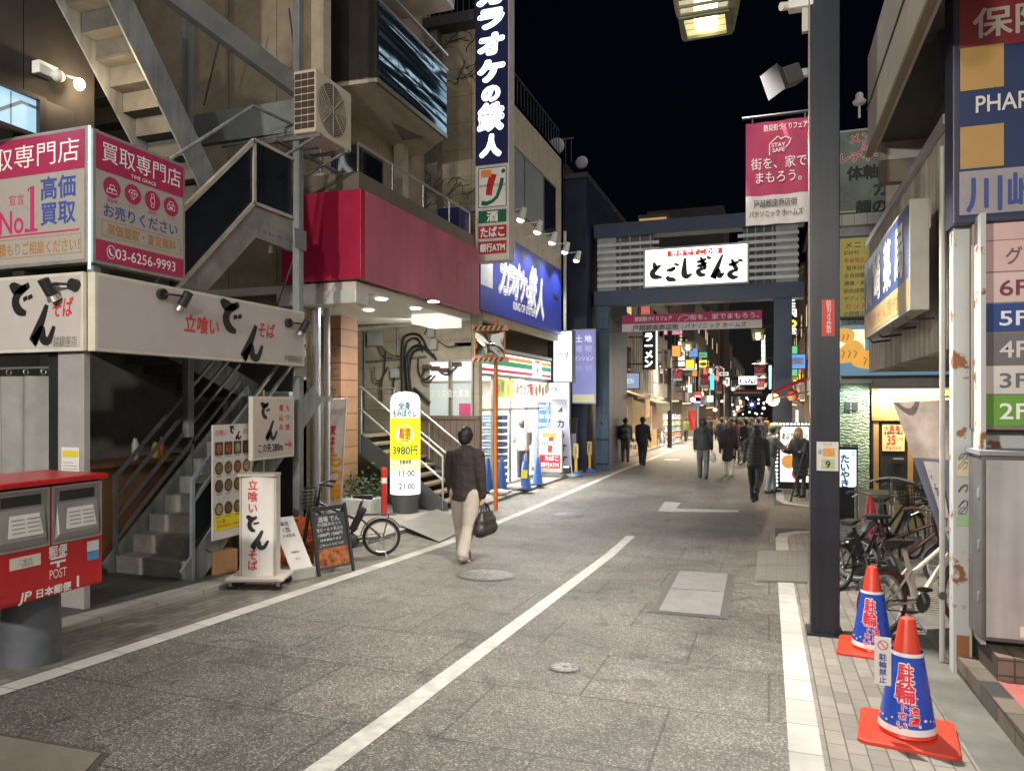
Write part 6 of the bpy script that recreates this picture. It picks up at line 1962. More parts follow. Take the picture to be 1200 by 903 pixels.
panel(t, 'blue_sticker', mat('sticker_blue_post', (.08, .3, .6), .4), fr, .73, .19, .83, .25, .004)
panel(t, 'pale_sticker', mat('sticker_pale_post', (.65, .68, .75), .4), fr, .73, .255, .83, .33, .004)
letter(t, fr, navyink, [('ご案内', .26, .285, .03), ('〒 収集時刻', .26, .258, .02)])
mb = MB()
fr.line(mb, [(.655, .02), (.655, .1)], .018, .004)
put(mb, 'maker_plate', whiteink, t)
# ---------------------------------------------------------------- sign boards round the stair
fr = Fr(atX(249, 634, -5.83), (0, 1, 0), .66, 1.29)
t = thing('menu_board', 'white soba menu board with rows of noodle bowl pictures on the stair rail', 'menu board', fr.p(.33, 0))
put(fr.slab(MB(), 0, 0, fr.w, fr.h, -.015, 0), 'board', mat('board_white', (.66, .63, .6), .3, var=.1), t, bev=.003)
rnd = random.Random(11)
for r in range(4):
 for c in range(4):
  a, b = .1 + c * .152, 1.02 - r * .2 - (.06 if r == 3 else 0) - (.02 if r else 0)
  o = put(fr.disc(MB(), a, b, .065, .003, 20, .075) if r else fr.rect(MB(), a - .065, b - .075, a + .065, b + .075, .003), 'bowl_picture', mat('bowl_black', (.05, .04, .035), .4), t)
  put(fr.disc(MB(), a, b, .048, .006, 16, .056), 'noodle_picture', mat('noodle_%d' % ((r * 7 + c * 3) % 5), [(.3, .14, .05), (.42, .33, .16), (.2, .2, .07), (.36, .09, .05), (.16, .09, .05)][(r * 7 + c * 3) % 5], .5, var=.8, scale=40), o)
panel(t, 'yellow_notice', mat('notice_yellow', (.75, .68, .02), .5, var=.05), fr, .03, .1, .44, .27, .004)
letter(t, fr, redink, [('立喰い', .13, 1.2, .06), ('そば', .56, 1.2, .06), ('つけ麺', .12, .205, .045, None, dict(off=.008)), ('年末年始のご案内', .235, .15, .035, .35, dict(off=.008))])
mb = MB()
brush(mb, fr, DEN['de'], .27, 1.18, .1, .09, .02)
brush(mb, fr, DEN['n'], .37, 1.12, .1, .09, .022)
put(mb, 'brush_lettering', ink, t)
mb = MB()
for r in range(4):
 for c in range(4):
  b = .93 - r * .2 - (.06 if r == 3 else 0) - (.02 if r else 0)
  fr.rect(mb, .05 + c * .152, b - .005, .14 + c * .152, b + .004, .004)
for k in range(6):
 fr.rect(mb, .47, .1 + k * .026, .63, .108 + k * .026, .004)
put(mb, 'print', mat('brown_print', (.3, .2, .15), .6), t)
fr = Fr(atX(296, 540, -5.72), (0, 1, 0), .8, .76)
t = signbox('direction_sign', 'white soba sign with red arrow reading 280m on the stair post', 'sign', fr, .06, soba_white, mat('sign_cream_frame', (.62, .6, .5), .4), .03)
mb = MB()
brush(mb, fr, DEN['de'], .14, .48, .2, .2, .045)
brush(mb, fr, DEN['n'], .24, .25, .22, .22, .05)
put(mb, 'brush_lettering', ink, t)
letter(t, fr, redink, [('もつ焼', .66, .5, .075, .36, dict(vert=True, bold=.02)), ('煮込み', .53, .5, .075, .36, dict(vert=True, bold=.02))])
letter(t, fr, ink, [('この先', .22, .14, .1, .24, dict(bold=.02)), ('280m', .46, .14, .09, .2, dict(bold=.03))])
mb = MB()
fr.line(mb, [(.6, .16), (.7, .16)], .03, .005)
fr.poly(mb, [(.67, .1), (.75, .16), (.67, .22), (.7, .16)], .006)
put(mb, 'arrow', redink, t)
# standing curved sign on a trolley
p = onG(305, 687)
t = thing('standing_sign', 'narrow curved white soba sign standing on a wheeled trolley', 'standing sign', p, R(20))
zt0 = .1
put(MB().box(-.3, .3, -.22, .22, zt0, zt0 + .035), 'trolley', mat('trolley_cream', (.5, .46, .4), .5, var=.2), t, W=False, bev=.008)
for sx in (-1, 1):
 for sy in (-1, 1):
  o = put(MB().cyl((sx * .25, sy * .17 - .012, .04), (sx * .25, sy * .17 + .012, .04), .04, n=16), 'caster', rubber, t, W=False)
  put(MB().bar((sx * .25, sy * .17, .05), (sx * .25, sy * .17, zt0), .03, .05), 'fork', steel, o, W=False)
mb = MB()
prof = [(-.17 + .34 * i / 10, -.07 - .05 * math.sin(math.pi * i / 10)) for i in range(11)]
mb.prism([(x, y, zt0 + .036) for x, y in prof] + [(.17, .06, zt0 + .036), (-.17, .06, zt0 + .036)], (0, 0, 1.05))
put(mb, 'sign_body', mat('standing_white', (.72, .69, .66), .3, var=.06), t, W=False)
mb = MB()
mb.box(-.19, -.171, -.075, .065, zt0 + .036, zt0 + 1.1)
mb.box(.171, .19, -.075, .065, zt0 + .036, zt0 + 1.1)
for sx, nm in ((-1, 'side_frame'), (1, 'side_frame')):
 put(MB().box(min(sx * .171, sx * .195), max(sx * .171, sx * .195), -.078, .066, zt0 + .036, zt0 + 1.1), nm, mat('standing_frame', (.45, .41, .35), .4), t, W=False)
put(MB().box(-.2, .2, -.13, .07, zt0 + 1.09, zt0 + 1.12), 'cap', _mc['standing_frame'], t, W=False)
class Arc:
 def p(s, a, b, off=0.0):
  x = a - .17
  return Vector((x, -.07 - .05 * math.sin(math.pi * max(0, min(1, a / .34))) - off, zt0 + .04 + b))
arcf = Arc()
arcf.line = lambda *a, **k: Fr.line(arcf, *a, **k)
letter(t, arcf, redink, [('立喰い', .13, .84, .1, .36, dict(vert=True, bold=.02)), ('そば', .13, .17, .1, .22, dict(vert=True, bold=.02))], W=False)
mb = MB()
brush(mb, arcf, DEN['de'], .06, .46, .16, .17, .04)
brush(mb, arcf, DEN['n'], .12, .3, .18, .18, .045)
put(mb, 'brush_lettering', ink, t, W=False)
# leaning price board on its concrete block
p = onG(350, 677)
t = thing('price_board', 'white handwritten price board leaning on a concrete block', 'sign board', p, R(66))
q = Fr((-.13, -.06, .12), (1, 0, 0), .27, .62, v=(-.28, .25, 1))
q.n = q.u.cross(q.v)
put(q.slab(MB(), 0, 0, .27, .62, -.012, 0), 'board', mat('price_board_white', (.7, .68, .66), .4), t, W=False)
letter(t, q, ink, [('限定', .13, .54, .045), ('1皿', .13, .47, .06), ('そば定食', .13, .4, .035), ('大盛無料', .13, .2, .025), ('でん', .13, .12, .03)], W=False)
put(MB().box(-.2, .16, -.1, .12, 0, .12), 'block', mat('block_concrete', (.32, .31, .29), .85, var=.2), t, W=False, bev=.01)
# crates
def crate(label, loc, rz, col, name='plastic_crate', n=3, w=.42, d=.32, h=.26):
 t = thing(name, label, 'crate', loc, rz)
 m = mat('crate_' + '%02d%02d' % (col[0] * 99, col[1] * 99), col, .45, var=.15)
 mb = MB()
 for z in (0, h * .38, h * .62, h - .03):
  zz_ = (z, z + .03)
  mb.box(-w / 2, w / 2, -d / 2, -d / 2 + .012, *zz_)
  mb.box(-w / 2, w / 2, d / 2 - .012, d / 2, *zz_)
  mb.box(-w / 2, -w / 2 + .012, -d / 2 + .012, d / 2 - .012, *zz_)
  mb.box(w / 2 - .012, w / 2, -d / 2 + .012, d / 2 - .012, *zz_)
 for k in range(6):
  x = -w / 2 + .02 + (w - .04) * k / 5
  mb.box(x - .015, x + .015, -d / 2 + .001, -d / 2 + .011, .03, h - .031)
  mb.box(x - .015, x + .015, d / 2 - .011, d / 2 - .001, .03, h - .031)
 for k in range(4):
  y = -d / 2 + .03 + (d - .06) * k / 3
  mb.box(-w / 2 + .001, -w / 2 + .011, y - .015, y + .015, .03, h - .031)
  mb.box(w / 2 - .011, w / 2 - .001, y - .015, y + .015, .03, h - .031)
 put(mb, 'sides', m, t, W=False)
 put(MB().box(-w / 2 + .013, w / 2 - .013, -d / 2 + .013, d / 2 - .013, .004, .016), 'bottom', m, t, W=False)
 return t
p = onG(372, 668)
p += Vector((-.4, .12, 0))
p.z = gz(p.y) + .05
orange, crred = (.55, .13, .03), (.42, .03, .02)
crate('orange plastic bottle crate standing behind the chalkboard, lower one', p, R(-35), orange)
crate('orange plastic bottle crate behind the chalkboard, stacked on top', p + Vector((0, 0, .265)), R(-33), orange)
p2 = p + Vector((-.42, -.2, 0))
crate('dark red plastic crate beside the leaning price board, lower one', p2, R(-40), crred)
crate('dark red plastic crate in the middle of the stack beside the price board', p2 + Vector((0, 0, .265)), R(-38), crred)
crate('yellow plastic crate on top of the dark red crates', p2 + Vector((0, 0, .53)), R(-40), (.7, .5, .03))
p = onG(254, 672)
p.z = gz(p.y) + .035
t = thing('cardboard_box', 'worn brown cardboard box on the floor behind the menu board', 'box', p, R(-20))
put(MB().box(-.2, .2, -.15, .15, 0, .26), 'carton', mat('cardboard', (.3, .16, .07), .8, var=.2), t, W=False, bev=.01)
fr = Fr((-.2, -.151, 0), (1, 0, 0), .4, .26)
letter(t, fr, mat('carton_print', (.12, .05, .02), .7), [('うどん', .2, .14, .09)], W=False)
put(MB().add([(-.2, -.15, .26), (.2, -.15, .26), (.22, -.25, .32), (-.22, -.25, .32)], [(0, 1, 2, 3)]), 'flap', _mc['cardboard'], t, W=False)
for i, (px, lb, c) in enumerate(((268, 'gold oil can standing behind the menu board', (.4, .3, .08)), (283, 'white gas canister behind the curved soba sign', (.55, .58, .62)))):
 p = onG(px, 660)
 p.z = gz(p.y) + .035
 t = thing('oil_can' if i == 0 else 'gas_canister', lb, 'can', p)
 put(MB().lathe([(.11, 0), (.12, .02), (.12, .3), (.11, .32)] if i == 0 else [(.09, 0), (.1, .03), (.1, .36), (.06, .42), (.03, .46)], n=20), 'can_body', mat('can_%d' % i, c, .4, .4), t, W=False, smooth=True)
 put(MB().lathe([(.03, .32), (.03, .35)] if i == 0 else [(.03, .46), (.04, .5)], n=12), 'cap', dark, t, W=False)
# chalkboard
p = onG(381, 669)
t = thing('chalkboard', 'black A-frame chalkboard with white writing and a food picture', 'chalkboard', p, R(70))
blk = mat('chalk_frame', (.03, .028, .027), .5)
lean = .22
q = Fr((-.23, -.2, .07), (1, 0, 0), .46, .64, v=(0, lean, 1))
q.n = q.u.cross(q.v)
put(q.slab(MB(), 0, 0, .46, .64, -.02, 0), 'board', mat('slate', (.035, .04, .05), .5, var=.3), t, W=False)
for x in (-.245, .245):
 put(MB().bar((x, -.225, 0), (x, -.225 + lean * .8, .8), .03, .03), 'leg', blk, t, W=False)
 put(MB().bar((x, .16, 0), (x, -.03, .78), .03, .03), 'leg', blk, t, W=False)
put(MB().bar((-.245, -.04, .76), (.245, -.04, .76), .03, .05), 'top_rail', blk, t, W=False)
chalk = mat('chalk', (.62, .62, .6), .8, var=0)
letter(t, q, chalk, [(s_, .22, .58 - .06 * i, h, w, {}) for i, (s_, h, w) in enumerate((('酒場 でん', .06, .3), ('そば飲みセット', .042, .34), ('生ビール＋天ぷら', .04, .37), ('1000円 1500円', .042, .34), ('日本酒あります', .03, .3), ('ごゆっくりどうぞ', .03, .34)))], W=False)
panel(t, 'food_picture', mat('food_glow', (.3, .1, .03), .5, var=.95, scale=14), q, .02, .03, .44, .24, .003, W=False)  # red-brown picture mottled by noise
# nobori flag by the stair of the cream building
flagpole = mat('flagpole_white', (.6, .6, .6), .4)
def nobori(label, loc, rz, w, h, cols, lines, top, sway=.08, taper=0.0, polelean=(0, 0)):
 t = thing('nobori_flag', label, 'flag', loc, rz)
 put(MB().tube([(0, 0, 0), (polelean[0], polelean[1], top)], .014, 8), 'pole', flagpole, t, W=False, smooth=True)
 put(MB().lathe([(.16, 0), (.16, .05), (.12, .09), (.03, .1)], n=16), 'base', mat('flag_base', (.25, .25, .26), .6), t, W=False, smooth=True)
 put(MB().tube([(polelean[0], polelean[1], top - .04), (polelean[0] - w, polelean[1], top - .04)], .008, 6), 'cross_rod', flagpole, t, W=False)
 class Cl:
  def p(s, a, b, off=0.0):
   f = 1 - b / h
   ww = 1 - taper * f
   k = b / h
   return Vector((polelean[0] * (top - h + b) / top - (w - a) * ww - sway * f * (1 - a / w) * .3, polelean[1] * k + sway * math.sin(a / w * 5 + f * 4) * f * .7 - off, top - h - .04 + b))
 cl = Cl()
 cl.line = lambda *a, **k: Fr.line(cl, *a, **k)
 for nm, m, b0, b1 in cols:
  put(MB().grid(lambda u, v: cl.p(w * u, b0 + (b1 - b0) * v), 8, 14), nm, m, t, W=False, smooth=True)
 for m, its in lines:
  letter(t, cl, m, its, W=False)
 return t
p = onG(404, 600)
p.z = gz(p.y) + .07
wc = mat('flag_white', (.7, .64, .6), .8, var=.25)
orl = mat('orange_flag_print', (.75, .35, .03), .7, var=0)
nobori('white nobori flag with orange lettering beside the black bicycle', (-6.35, 9.95, gz(10) + .066), R(10), .42, 1.75, [('cloth', wc, 0, 1.75)],
       [(redink, [('夜はち', .2, 1.1, .13, .5, dict(vert=True, bold=.04, off=.01))]), (mat('blue_flag_print', (.2, .3, .6), .7), [('☆', .22, 1.55, .12, None, dict(off=.01))]), (orl, [('もつ煮', .27, .55, .24, .78, dict(vert=True, bold=.05, off=.012)), ('とそば', .1, .5, .2, .7, dict(vert=True, bold=.05, off=.012))])], 2.15, .1, .35, (.12, 0))
# ---------------------------------------------------------------- massage parlour cylinder, stair, fence, ramp
p = onG(475, 604)
cg_ = Vector((p.x, p.y, gz(p.y) + .066))
t = thing('cylinder_sign', 'lit round column sign in white and yellow on a dark pot', 'standing sign', cg_)
Rr = .285
put(MB().lathe([(Rr * .8, 0), (Rr * .82, .02), (Rr * .97, .34), (Rr * .97, .36)], cg_, 32), 'pot', mat('pot_grey', (.09, .095, .1), .5), t, smooth=True)
rd = Round(cg_, Rr, Rr, 2.4, math.atan2(-cg_.y, -cg_.x))
rd.line = lambda *a, **k: Fr.line(rd, *a, **k)
put(rd.band(MB(), .8, 1.02, 0), 'pale_yellow_part', lit('tube_pale_yellow', (.95, .93, .42), .95, True), t, smooth=True)
put(rd.band(MB(), .36, .8, 0), 'white_part', lit('tube_white', (.95, 1, .98), .95, True), t, smooth=True)
put(rd.band(MB(), 1.02, 1.8, 0), 'yellow_part', lit('tube_yellow', (.95, .88, .02), .95, True), t, smooth=True)
put(MB().lathe([(Rr, 1.8), (Rr, 2.1), (Rr * .96, 2.17), (Rr * .82, 2.24), (Rr * .5, 2.28), (.01, 2.3)], cg_, 40), 'top_part', lit('tube_pale', (.68, .82, .84), .75, True), t, smooth=True)
gry = mat('tube_ink', (.05, .09, .11), .5, var=0)
letter(t, rd, gry, [('全身', -.02, 2.03, .13, .22, dict(bold=.03, off=.004)), ('もみほぐし', -.02, 1.89, .13, .46, dict(bold=.03, off=.004)), ('3980円', .0, 1.2, .17, .5, dict(bold=.03, off=.004)), ('営業時間', .0, .98, .08, .22, dict(bold=.03, off=.004)), ('11:00', .03, .77, .11, .3, dict(bold=.02, off=.004)), ('21:00', .03, .53, .11, .3, dict(bold=.02, off=.004))])
mb = MB()
for b in (.87, .65):
 mb.quad(*[rd.p(a, b + db, .004) for a, db in ((-.13, -.015), (.18, -.015), (.18, .015), (-.13, .015))])
put(mb, 'print_bar', gry, t)
put(rd.disc(MB(), -.01, 1.5, .17, .003, 30), 'round_badge', lit('badge_white', (1, 1, .97), 1.0), t)
letter(t, rd, redink, [('新規', -.01, 1.56, .1, .2, dict(bold=.04, off=.007)), ('限定', -.01, 1.46, .1, .2, dict(bold=.04, off=.007)), ('60分', -.01, 1.375, .06, None, dict(bold=.03, off=.007))])
# steel stair of the cream building with double handrails
gst = gz(13) + .066
t = thing('entrance_stair', 'dark steel entrance stair with bright double handrails behind the column sign', 'staircase', (-7, 13.5, gst))
n, xs0, xs1, top_ = 9, -5.95, -7.75, 1.45
mb = MB()
for k in range(n):
 xa, xb = xs0 + (xs1 - xs0) * k / n, xs0 + (xs1 - xs0) * (k + 1) / n
 put(MB().box(xb - .02, xa, 12.95, 14.3, gst + top_ * (k + 1) / n - .05, gst + top_ * (k + 1) / n), 'step', mat('step_tan', (.32, .26, .19), .7, var=.2), t)
for y in (12.93, 14.3):
 put(MB().prism([(xs0 + .1, y, gst), (xs0 + .1, y, gst + .16), (xs1, y, gst + top_ + .02), (xs1, y, gst + top_ - .4), (xs0 - .3, y, gst)], (0, .04, 0)), 'stringer', dark, t)
put(MB().box(-9.6, xs1, 12.9, 14.5, gst + top_ - .38, gst + top_), 'landing', mat('landing_green_grey', (.1, .12, .11), .5, .2), t)
rs = mat('handrail_bright', (.55, .56, .54), .3, .7)
for y in (12.95, 14.32):
 hr = MB()
 for off in (.95, .5):
  hr.tube([(-9.5, y, gst + top_ + off), (xs1, y, gst + top_ + off), (xs0, y, gst + off + .1), (xs0, y, gst + .05 if off > .9 else gst + off + .05)], .022, 8)
 hr.cyl((xs1, y, gst + top_), (xs1, y, gst + top_ + .95), .02)
 hr.cyl((-6.9, y, gst + .7), (-6.9, y, gst + 1.65), .016)
 put(hr, 'handrail', rs, t, smooth=True)
p0, p1 = atY(493, 585, 14.55), atY(561, 487, 14.55)
t = thing('wooden_fence', 'brown vertical board fence beside the store entrance', 'fence', (p0.x + .6, 14.55, gst))
put(MB().box(p0.x - .6, p1.x, 14.5, 14.56, gst, p1.z - .08), 'boards', stripemat('fence_boards', (.15, .11, .09), (.05, .035, .03), .14, .08, 'X', .7), t)
put(MB().box(p0.x - .65, p1.x + .04, 14.47, 14.6, p1.z - .08, p1.z), 'top_rail', mat('fence_rail', (.13, .095, .08), .6), t, bev=.01)
put(MB().box(p1.x, p1.x + .05, 14.48, 14.58, gst, p1.z - .08), 'fence_post', mat('fence_rail', (.1, .1, .1)), t)
P = [onG(468, 622), onG(515, 636), onG(556, 616), onG(512, 603)]
t = thing('ramp_plate', 'grey ribbed steel ramp plate bridging the kerb behind the bicycle', 'ramp', (-5.3, 11.5, gz(11.5)))
put(MB().add([(P[0].x, P[0].y, P[0].z + .1), (P[1].x, P[1].y, P[1].z + .012), (P[2].x, P[2].y, P[2].z + .012), (P[3].x, P[3].y, P[3].z + .1),
              (P[0].x, P[0].y, P[0].z + .115), (P[1].x, P[1].y, P[1].z + .02), (P[2].x, P[2].y, P[2].z + .02), (P[3].x, P[3].y, P[3].z + .115)],
             [(0, 3, 2, 1), (4, 5, 6, 7), (0, 1, 5, 4), (1, 2, 6, 5), (2, 3, 7, 6), (3, 0, 4, 7)]), 'plate', stripemat('ribbed_steel', (.3, .3, .29), (.12, .12, .12), .06, .35, 'Y', .45, metal=.4), t)
t = thing('bollard', 'red and white round bollard just left of the lit column sign', 'bollard', onG(450, 604, .066))
q = Vector(t.location)
put(MB().cyl(q, q + Vector((0, 0, .84)), .055, n=18), 'post', mat('bollard_red', (.55, .03, .02), .35), t, smooth=True)
put(MB().cyl(q + Vector((0, 0, .6)), q + Vector((0, 0, .7)), .057, n=18), 'white_band', white, t, smooth=True)
put(MB().lathe([(.055, .84), (.045, .88), (.01, .895)], q, 18), 'cap', mat('bollard_red', (.5, 0, 0)), t, smooth=True)
# plants in a white planter under the stair
t = thing('planter', 'pale planter box with dark shrubs under the entrance stair', 'planter', (-7.4, 12.2, gst))
put(MB().box(-8.0, -6.95, 11.9, 12.5, gst, gst + .3), 'box', mat('planter_pale', (.5, .52, .52), .6), t, bev=.02)
lf_ = MB()
rnd = random.Random(2)
for k in range(420):
 c = Vector((rnd.uniform(-7.9, -7.0), rnd.uniform(11.95, 12.5), gst + .28 + abs(rnd.gauss(.15, .18))))
 d = Vector((rnd.uniform(-1, 1), rnd.uniform(-1, 1), rnd.uniform(-.3, 1))).normalized() * rnd.uniform(.05, .12)
 s_ = d.orthogonal().normalized() * .025
 lf_.quad(c, c + d * .5 + s_, c + d, c + d * .5 - s_)
tag(put(lf_, 'leaves', mat('leaf_dark', (.03, .06, .02), .6, var=.5), t), kind='stuff')
t = thing('yellow_notice', 'yellow board standing under the stair landing behind the flag', 'board', (-8, 12.4, gst))
put(MB().box(-9.3, -7.9, 12.75, 12.8, gst + .1, gst + 1.05), 'board', mat('board_yellow_plain', (.62, .45, .05), .6, var=.15), t)
put(MB().box(-9.35, -7.85, 12.8, 12.86, gst, gst + 1.08), 'backing', dark, t)
# ---------------------------------------------------------------- orange mirror pole, cones, rack, store stands
p = onG(581, 597)
t = thing('mirror_pole', 'orange pole carrying a striped convex traffic mirror', 'traffic mirror', p)
orm = mat('pole_orange', (.55, .16, .03), .45, var=.2)
topz = atY(581, 375, p.y).z
put(MB().cyl(p, (p.x, p.y, topz), .045, n=14), 'pole', orm, t, smooth=True)
a, b = atY(557, 419, p.y - .15), atY(589, 387, p.y - .15)
cx, cz, hw, hh = (a.x + b.x) / 2, (a.z + b.z) / 2, (b.x - a.x) / 2, (b.z - a.z) / 2
yq = p.y - .15
mf = Fr((cx - hw, yq, cz - hh), (1, .12, 0), 2 * hw, 2 * hh)
mfm = mat('mirror_glass', (.75, .8, .72), .04, 1.0, var=0)
mb = MB()
mb.grid(lambda u, v: mf.p(mf.w * u, mf.h * v, .07 * (1 - (2 * u - 1) ** 2) * (1 - (2 * v - 1) ** 2)), 12, 12)
put(mb, 'mirror', mfm, t, smooth=True)
put(mf.slab(MB(), -.03, -.03, mf.w + .03, mf.h + .03, -.05, -.005), 'back_plate', mat('mirror_back_orange', (.5, .17, .05), .5), t, bev=.01)
for b0, b1, nm in ((mf.h, mf.h + .1, 'hood'), (-.09, 0, 'lower_rim')):
 o = put(mf.slab(MB(), -.04, b0, mf.w + .1, b1, -.04, .1), nm, mat('hood_orange', (.62, .25, .12), .5), t)
 st_ = MB()
 for k in range(6):
  a0 = -.02 + k * (mf.w + .05) / 6
  st_.quad(mf.p(a0, b0 + .005, .103), mf.p(a0 + .06, b0 + .005, .103), mf.p(a0 + .11, b1 - .005, .103), mf.p(a0 + .05, b1 - .005, .103))
 put(st_, 'stripes', ink, o)
put(MB().bar((p.x, p.y, cz), (cx, yq + .03, cz), .05, .05), 'bracket', orm, t)
bluecone = mat('cone_blue', (.03, .12, .4), .45, var=.15)
def cone(name, label, loc, body, base, h=.7, group=None, rz=0.0):
 t = thing(name, label, 'traffic cone', loc, rz, group)
 put(MB().lathe([(.15, .04), (.135, .08), (.045, h - .04), (.035, h - .01), (.01, h)], n=28), 'cone_body', body, t, W=False, smooth=True)
 mb = MB()
 w = .19 if 'no_parking' not in name else .25
 pts = []
 for sx, sy in ((1, 1), (-1, 1), (-1, -1), (1, -1)):
  for k in range(4):
   a = math.atan2(sy, sx) + (k - 1.5) * .35
   pts.append((sx * (w - .05) + .05 * math.cos(a), sy * (w - .05) + .05 * math.sin(a), 0))
 mb.prism(pts, (0, 0, .035))
 put(mb, 'base', base, t, W=False, bev=.006)
 return t
for i, (px, py, lb) in enumerate(((572, 577, 'blue traffic cone nearest the board fence by the store'), (588, 577, 'blue traffic cone just behind the orange mirror pole'),
                                   (616, 574, 'blue traffic cone with yellow sticker in front of the store'), (630, 568, 'blue traffic cone next to the store standing sign'))):
 p = onG(px, py, .07)
 c = cone('traffic_cone', lb, p, bluecone, rubber, .82 if i < 2 else .74, 'blue cones in front of the store')
 if i == 2:
  f5 = Fr((-.08, -.125, .3), (1, 0, 0), .16, .2, v=(0, .17, 1))
  put(f5.rect(MB(), 0, 0, .16, .2, .004), 'yellow_sticker', mat('cone_yellow', (.75, .6, .05), .5), c, W=False)
p = onG(566, 575, .07)
t = thing('crate_rack', 'tall stack of dark blue bottle racks beside the board fence', 'rack', (p.x, p.y + .7, p.z))
for k in range(11):
 mb = MB()
 z = .04 + k * .165
 mb.box(-.3, .3, -.22, -.2, z, z + .11)
 mb.box(-.3, .3, .2, .22, z, z + .11)
 mb.box(-.3, -.28, -.2, .2, z, z + .11)
 mb.box(.28, .3, -.2, .2, z, z + .11)
 mb.box(-.28, .28, -.2, .2, z, z + .015)
 o = put(mb, 'tray', mat('tray_blue', (.02, .07, .16), .45, var=.2), t, W=False)
 put(MB().box(-.2 + .1 * (k % 2), .06 + .1 * (k % 2), -.225, -.221, z + .03, z + .08), 'tray_label', mat('tray_label', (.15, .3, .4), .5), o, W=False)
p = atY(645, 550, 20.6)
p.z = gz(20.6) + .07
t = thing('store_standing_sign', 'rounded convenience store standing sign with orange, red and green numeral', 'standing sign', p, R(3))
put(MB().box(-.42, .42, -.28, .28, .0, .06), 'base', mat('stand_base', (.1, .1, .1), .6), t, W=False, bev=.01)
mb = MB()
W2, H2 = .72, 1.42
pts = [(-W2 / 2, -.09, .12), (W2 / 2, -.09, .12), (W2 / 2, -.09, H2 - .1)] + [(W2 / 2 * math.cos(a), -.09, H2 - .1 + .1 * math.sin(a)) for a in [k * math.pi / 10 for k in range(1, 10)]] + [(-W2 / 2, -.09, H2 - .1)]
mb.prism(pts, (0, .18, 0))
put(mb, 'case', mat('stand_case', (.42, .41, .38), .4), t, W=False)
put(MB().box(-.3, .3, -.07, .07, .06, .12), 'foot', steel, t, W=False)
fq = Fr((-W2 / 2, -.091, 0), (1, 0, 0), W2, H2)
panel(t, 'white_face', lit('stand_white', (.8, .82, .8), .55), fq, .05, .66, W2 - .05, 1.3, .003, W=False)
panel(t, 'red_rows', lit('stand_red', (.4, .02, .04), .45), fq, .05, .24, W2 - .05, .62, .003, W=False)
mb = MB()
fq.line(mb, [(.43, 1.22), (.4, 1.05), (.36, .7)], [.15, .14, .13], .006)
put(mb, 'numeral', lit('stand_numeral_red', (.6, .02, .01), .6), t, W=False)
mb = MB()
fq.line(mb, [(.15, 1.2), (.56, 1.2)], .12, .008)
put(mb, 'numeral_top', lit('stand_orange', (.95, .28, .03), .6), t, W=False)
panel(t, 'name_band', lit('stand_white', (.8, .82, .8), .55), fq, .1, .9, .62, 1.02, .009, W=False)
letter(t, fq, lit('stand_green', (0, .2, .08), .5), [('ELEVEn', .36, .96, .1, .48, dict(bold=.03, off=.012))], W=False)
letter(t, fq, whiteink, [('たばこ', .42, .53, .13, .4, dict(bold=.03, off=.008)), ('銀行ATM', .36, .34, .13, .52, dict(bold=.02, off=.008))], W=False)
mb = MB()
for k in range(6):
 mb.ell((-.22 + k * .088, -.095, 1.36), .025, .012, .02, 8, 5)
put(mb, 'lamp_row', lit('stand_lamps', (1, .3, .25), 1.2), t, W=False)
kf = mat('karaoke_flag', (.38, .4, .5), .8, var=.15)
nobori('grey karaoke nobori flag standing before the corner light box', (-5.5, 21.1, gz(21) + .01), R(0), .5, 2.0, [('cloth', kf, 0, 2.0)],
       [(ink, [('◢', .25, 1.72, .24, None, dict(off=.01)), ('カラオケ', .25, .75, .24, 1.4, dict(vert=True, bold=.04, off=.01))])], 2.35, .12, .1, (-.15, 0))
p = onG(597, 560, .07)
t = thing('leaning_pole', 'thin pale pole slanting across the store entrance', 'pole', p)
put(MB().tube([(0, 0, 0), (.3, .3, 2.1)], .018, 8), 'pole', flagpole, t, W=False)
put(MB().box(-.18, .18, -.14, .14, 0, .09), 'weight', mat('weight_white', (.6, .58, .52), .7), t, W=False, bev=.02)
for px, py, lb in ((603, 574, 'white sandbag weight lying between the two right blue cones'), (585, 580, 'small white sandbag at the foot of the orange pole')):
 t = thing('sandbag', lb, 'sandbag', onG(px, py, .07))
 put(MB().ell((0, 0, .07), .24, .13, .075, 16, 8), 'bag', mat('sandbag_white', (.6, .57, .5), .8, var=.2, bump=.5, bscale=18), t, W=False, smooth=True)
 put(MB().tube([(.22, 0, .09), (.3, .02, .12)], .03, 8), 'tied_end', _mc['sandbag_white'], t, W=False)
for px, py, lb in ((675, 558, 'yellow post with blue foot, nearer of the two by the gate'), (691, 553, 'yellow post with blue foot, closer to the gate pillar')):
 p = onG(px, py)
 t = thing('yellow_bollard', lb, 'bollard', p)
 put(MB().lathe([(.2, 0), (.2, .04), (.13, .1), (.06, .14)], n=20), 'foot', mat('foot_blue', (.03, .12, .45), .45), t, W=False, smooth=True)
 put(MB().cyl((0, 0, .13), (0, 0, .95), .045, n=14), 'post', mat('bollard_yellow', (.7, .48, .03), .45), t, W=False, smooth=True)
 put(MB().box(-.07, .07, -.05, .05, .55, .98), 'sign_plate', mat('bollard_plate', (.65, .5, .2), .5), t, W=False, bev=.01)
 fq = Fr((-.07, -.051, .55), (1, 0, 0), .14, .43)
 letter(t, fq, ink, [('駐輪禁止', .07, .21, .07, .36, dict(vert=True))], W=False)
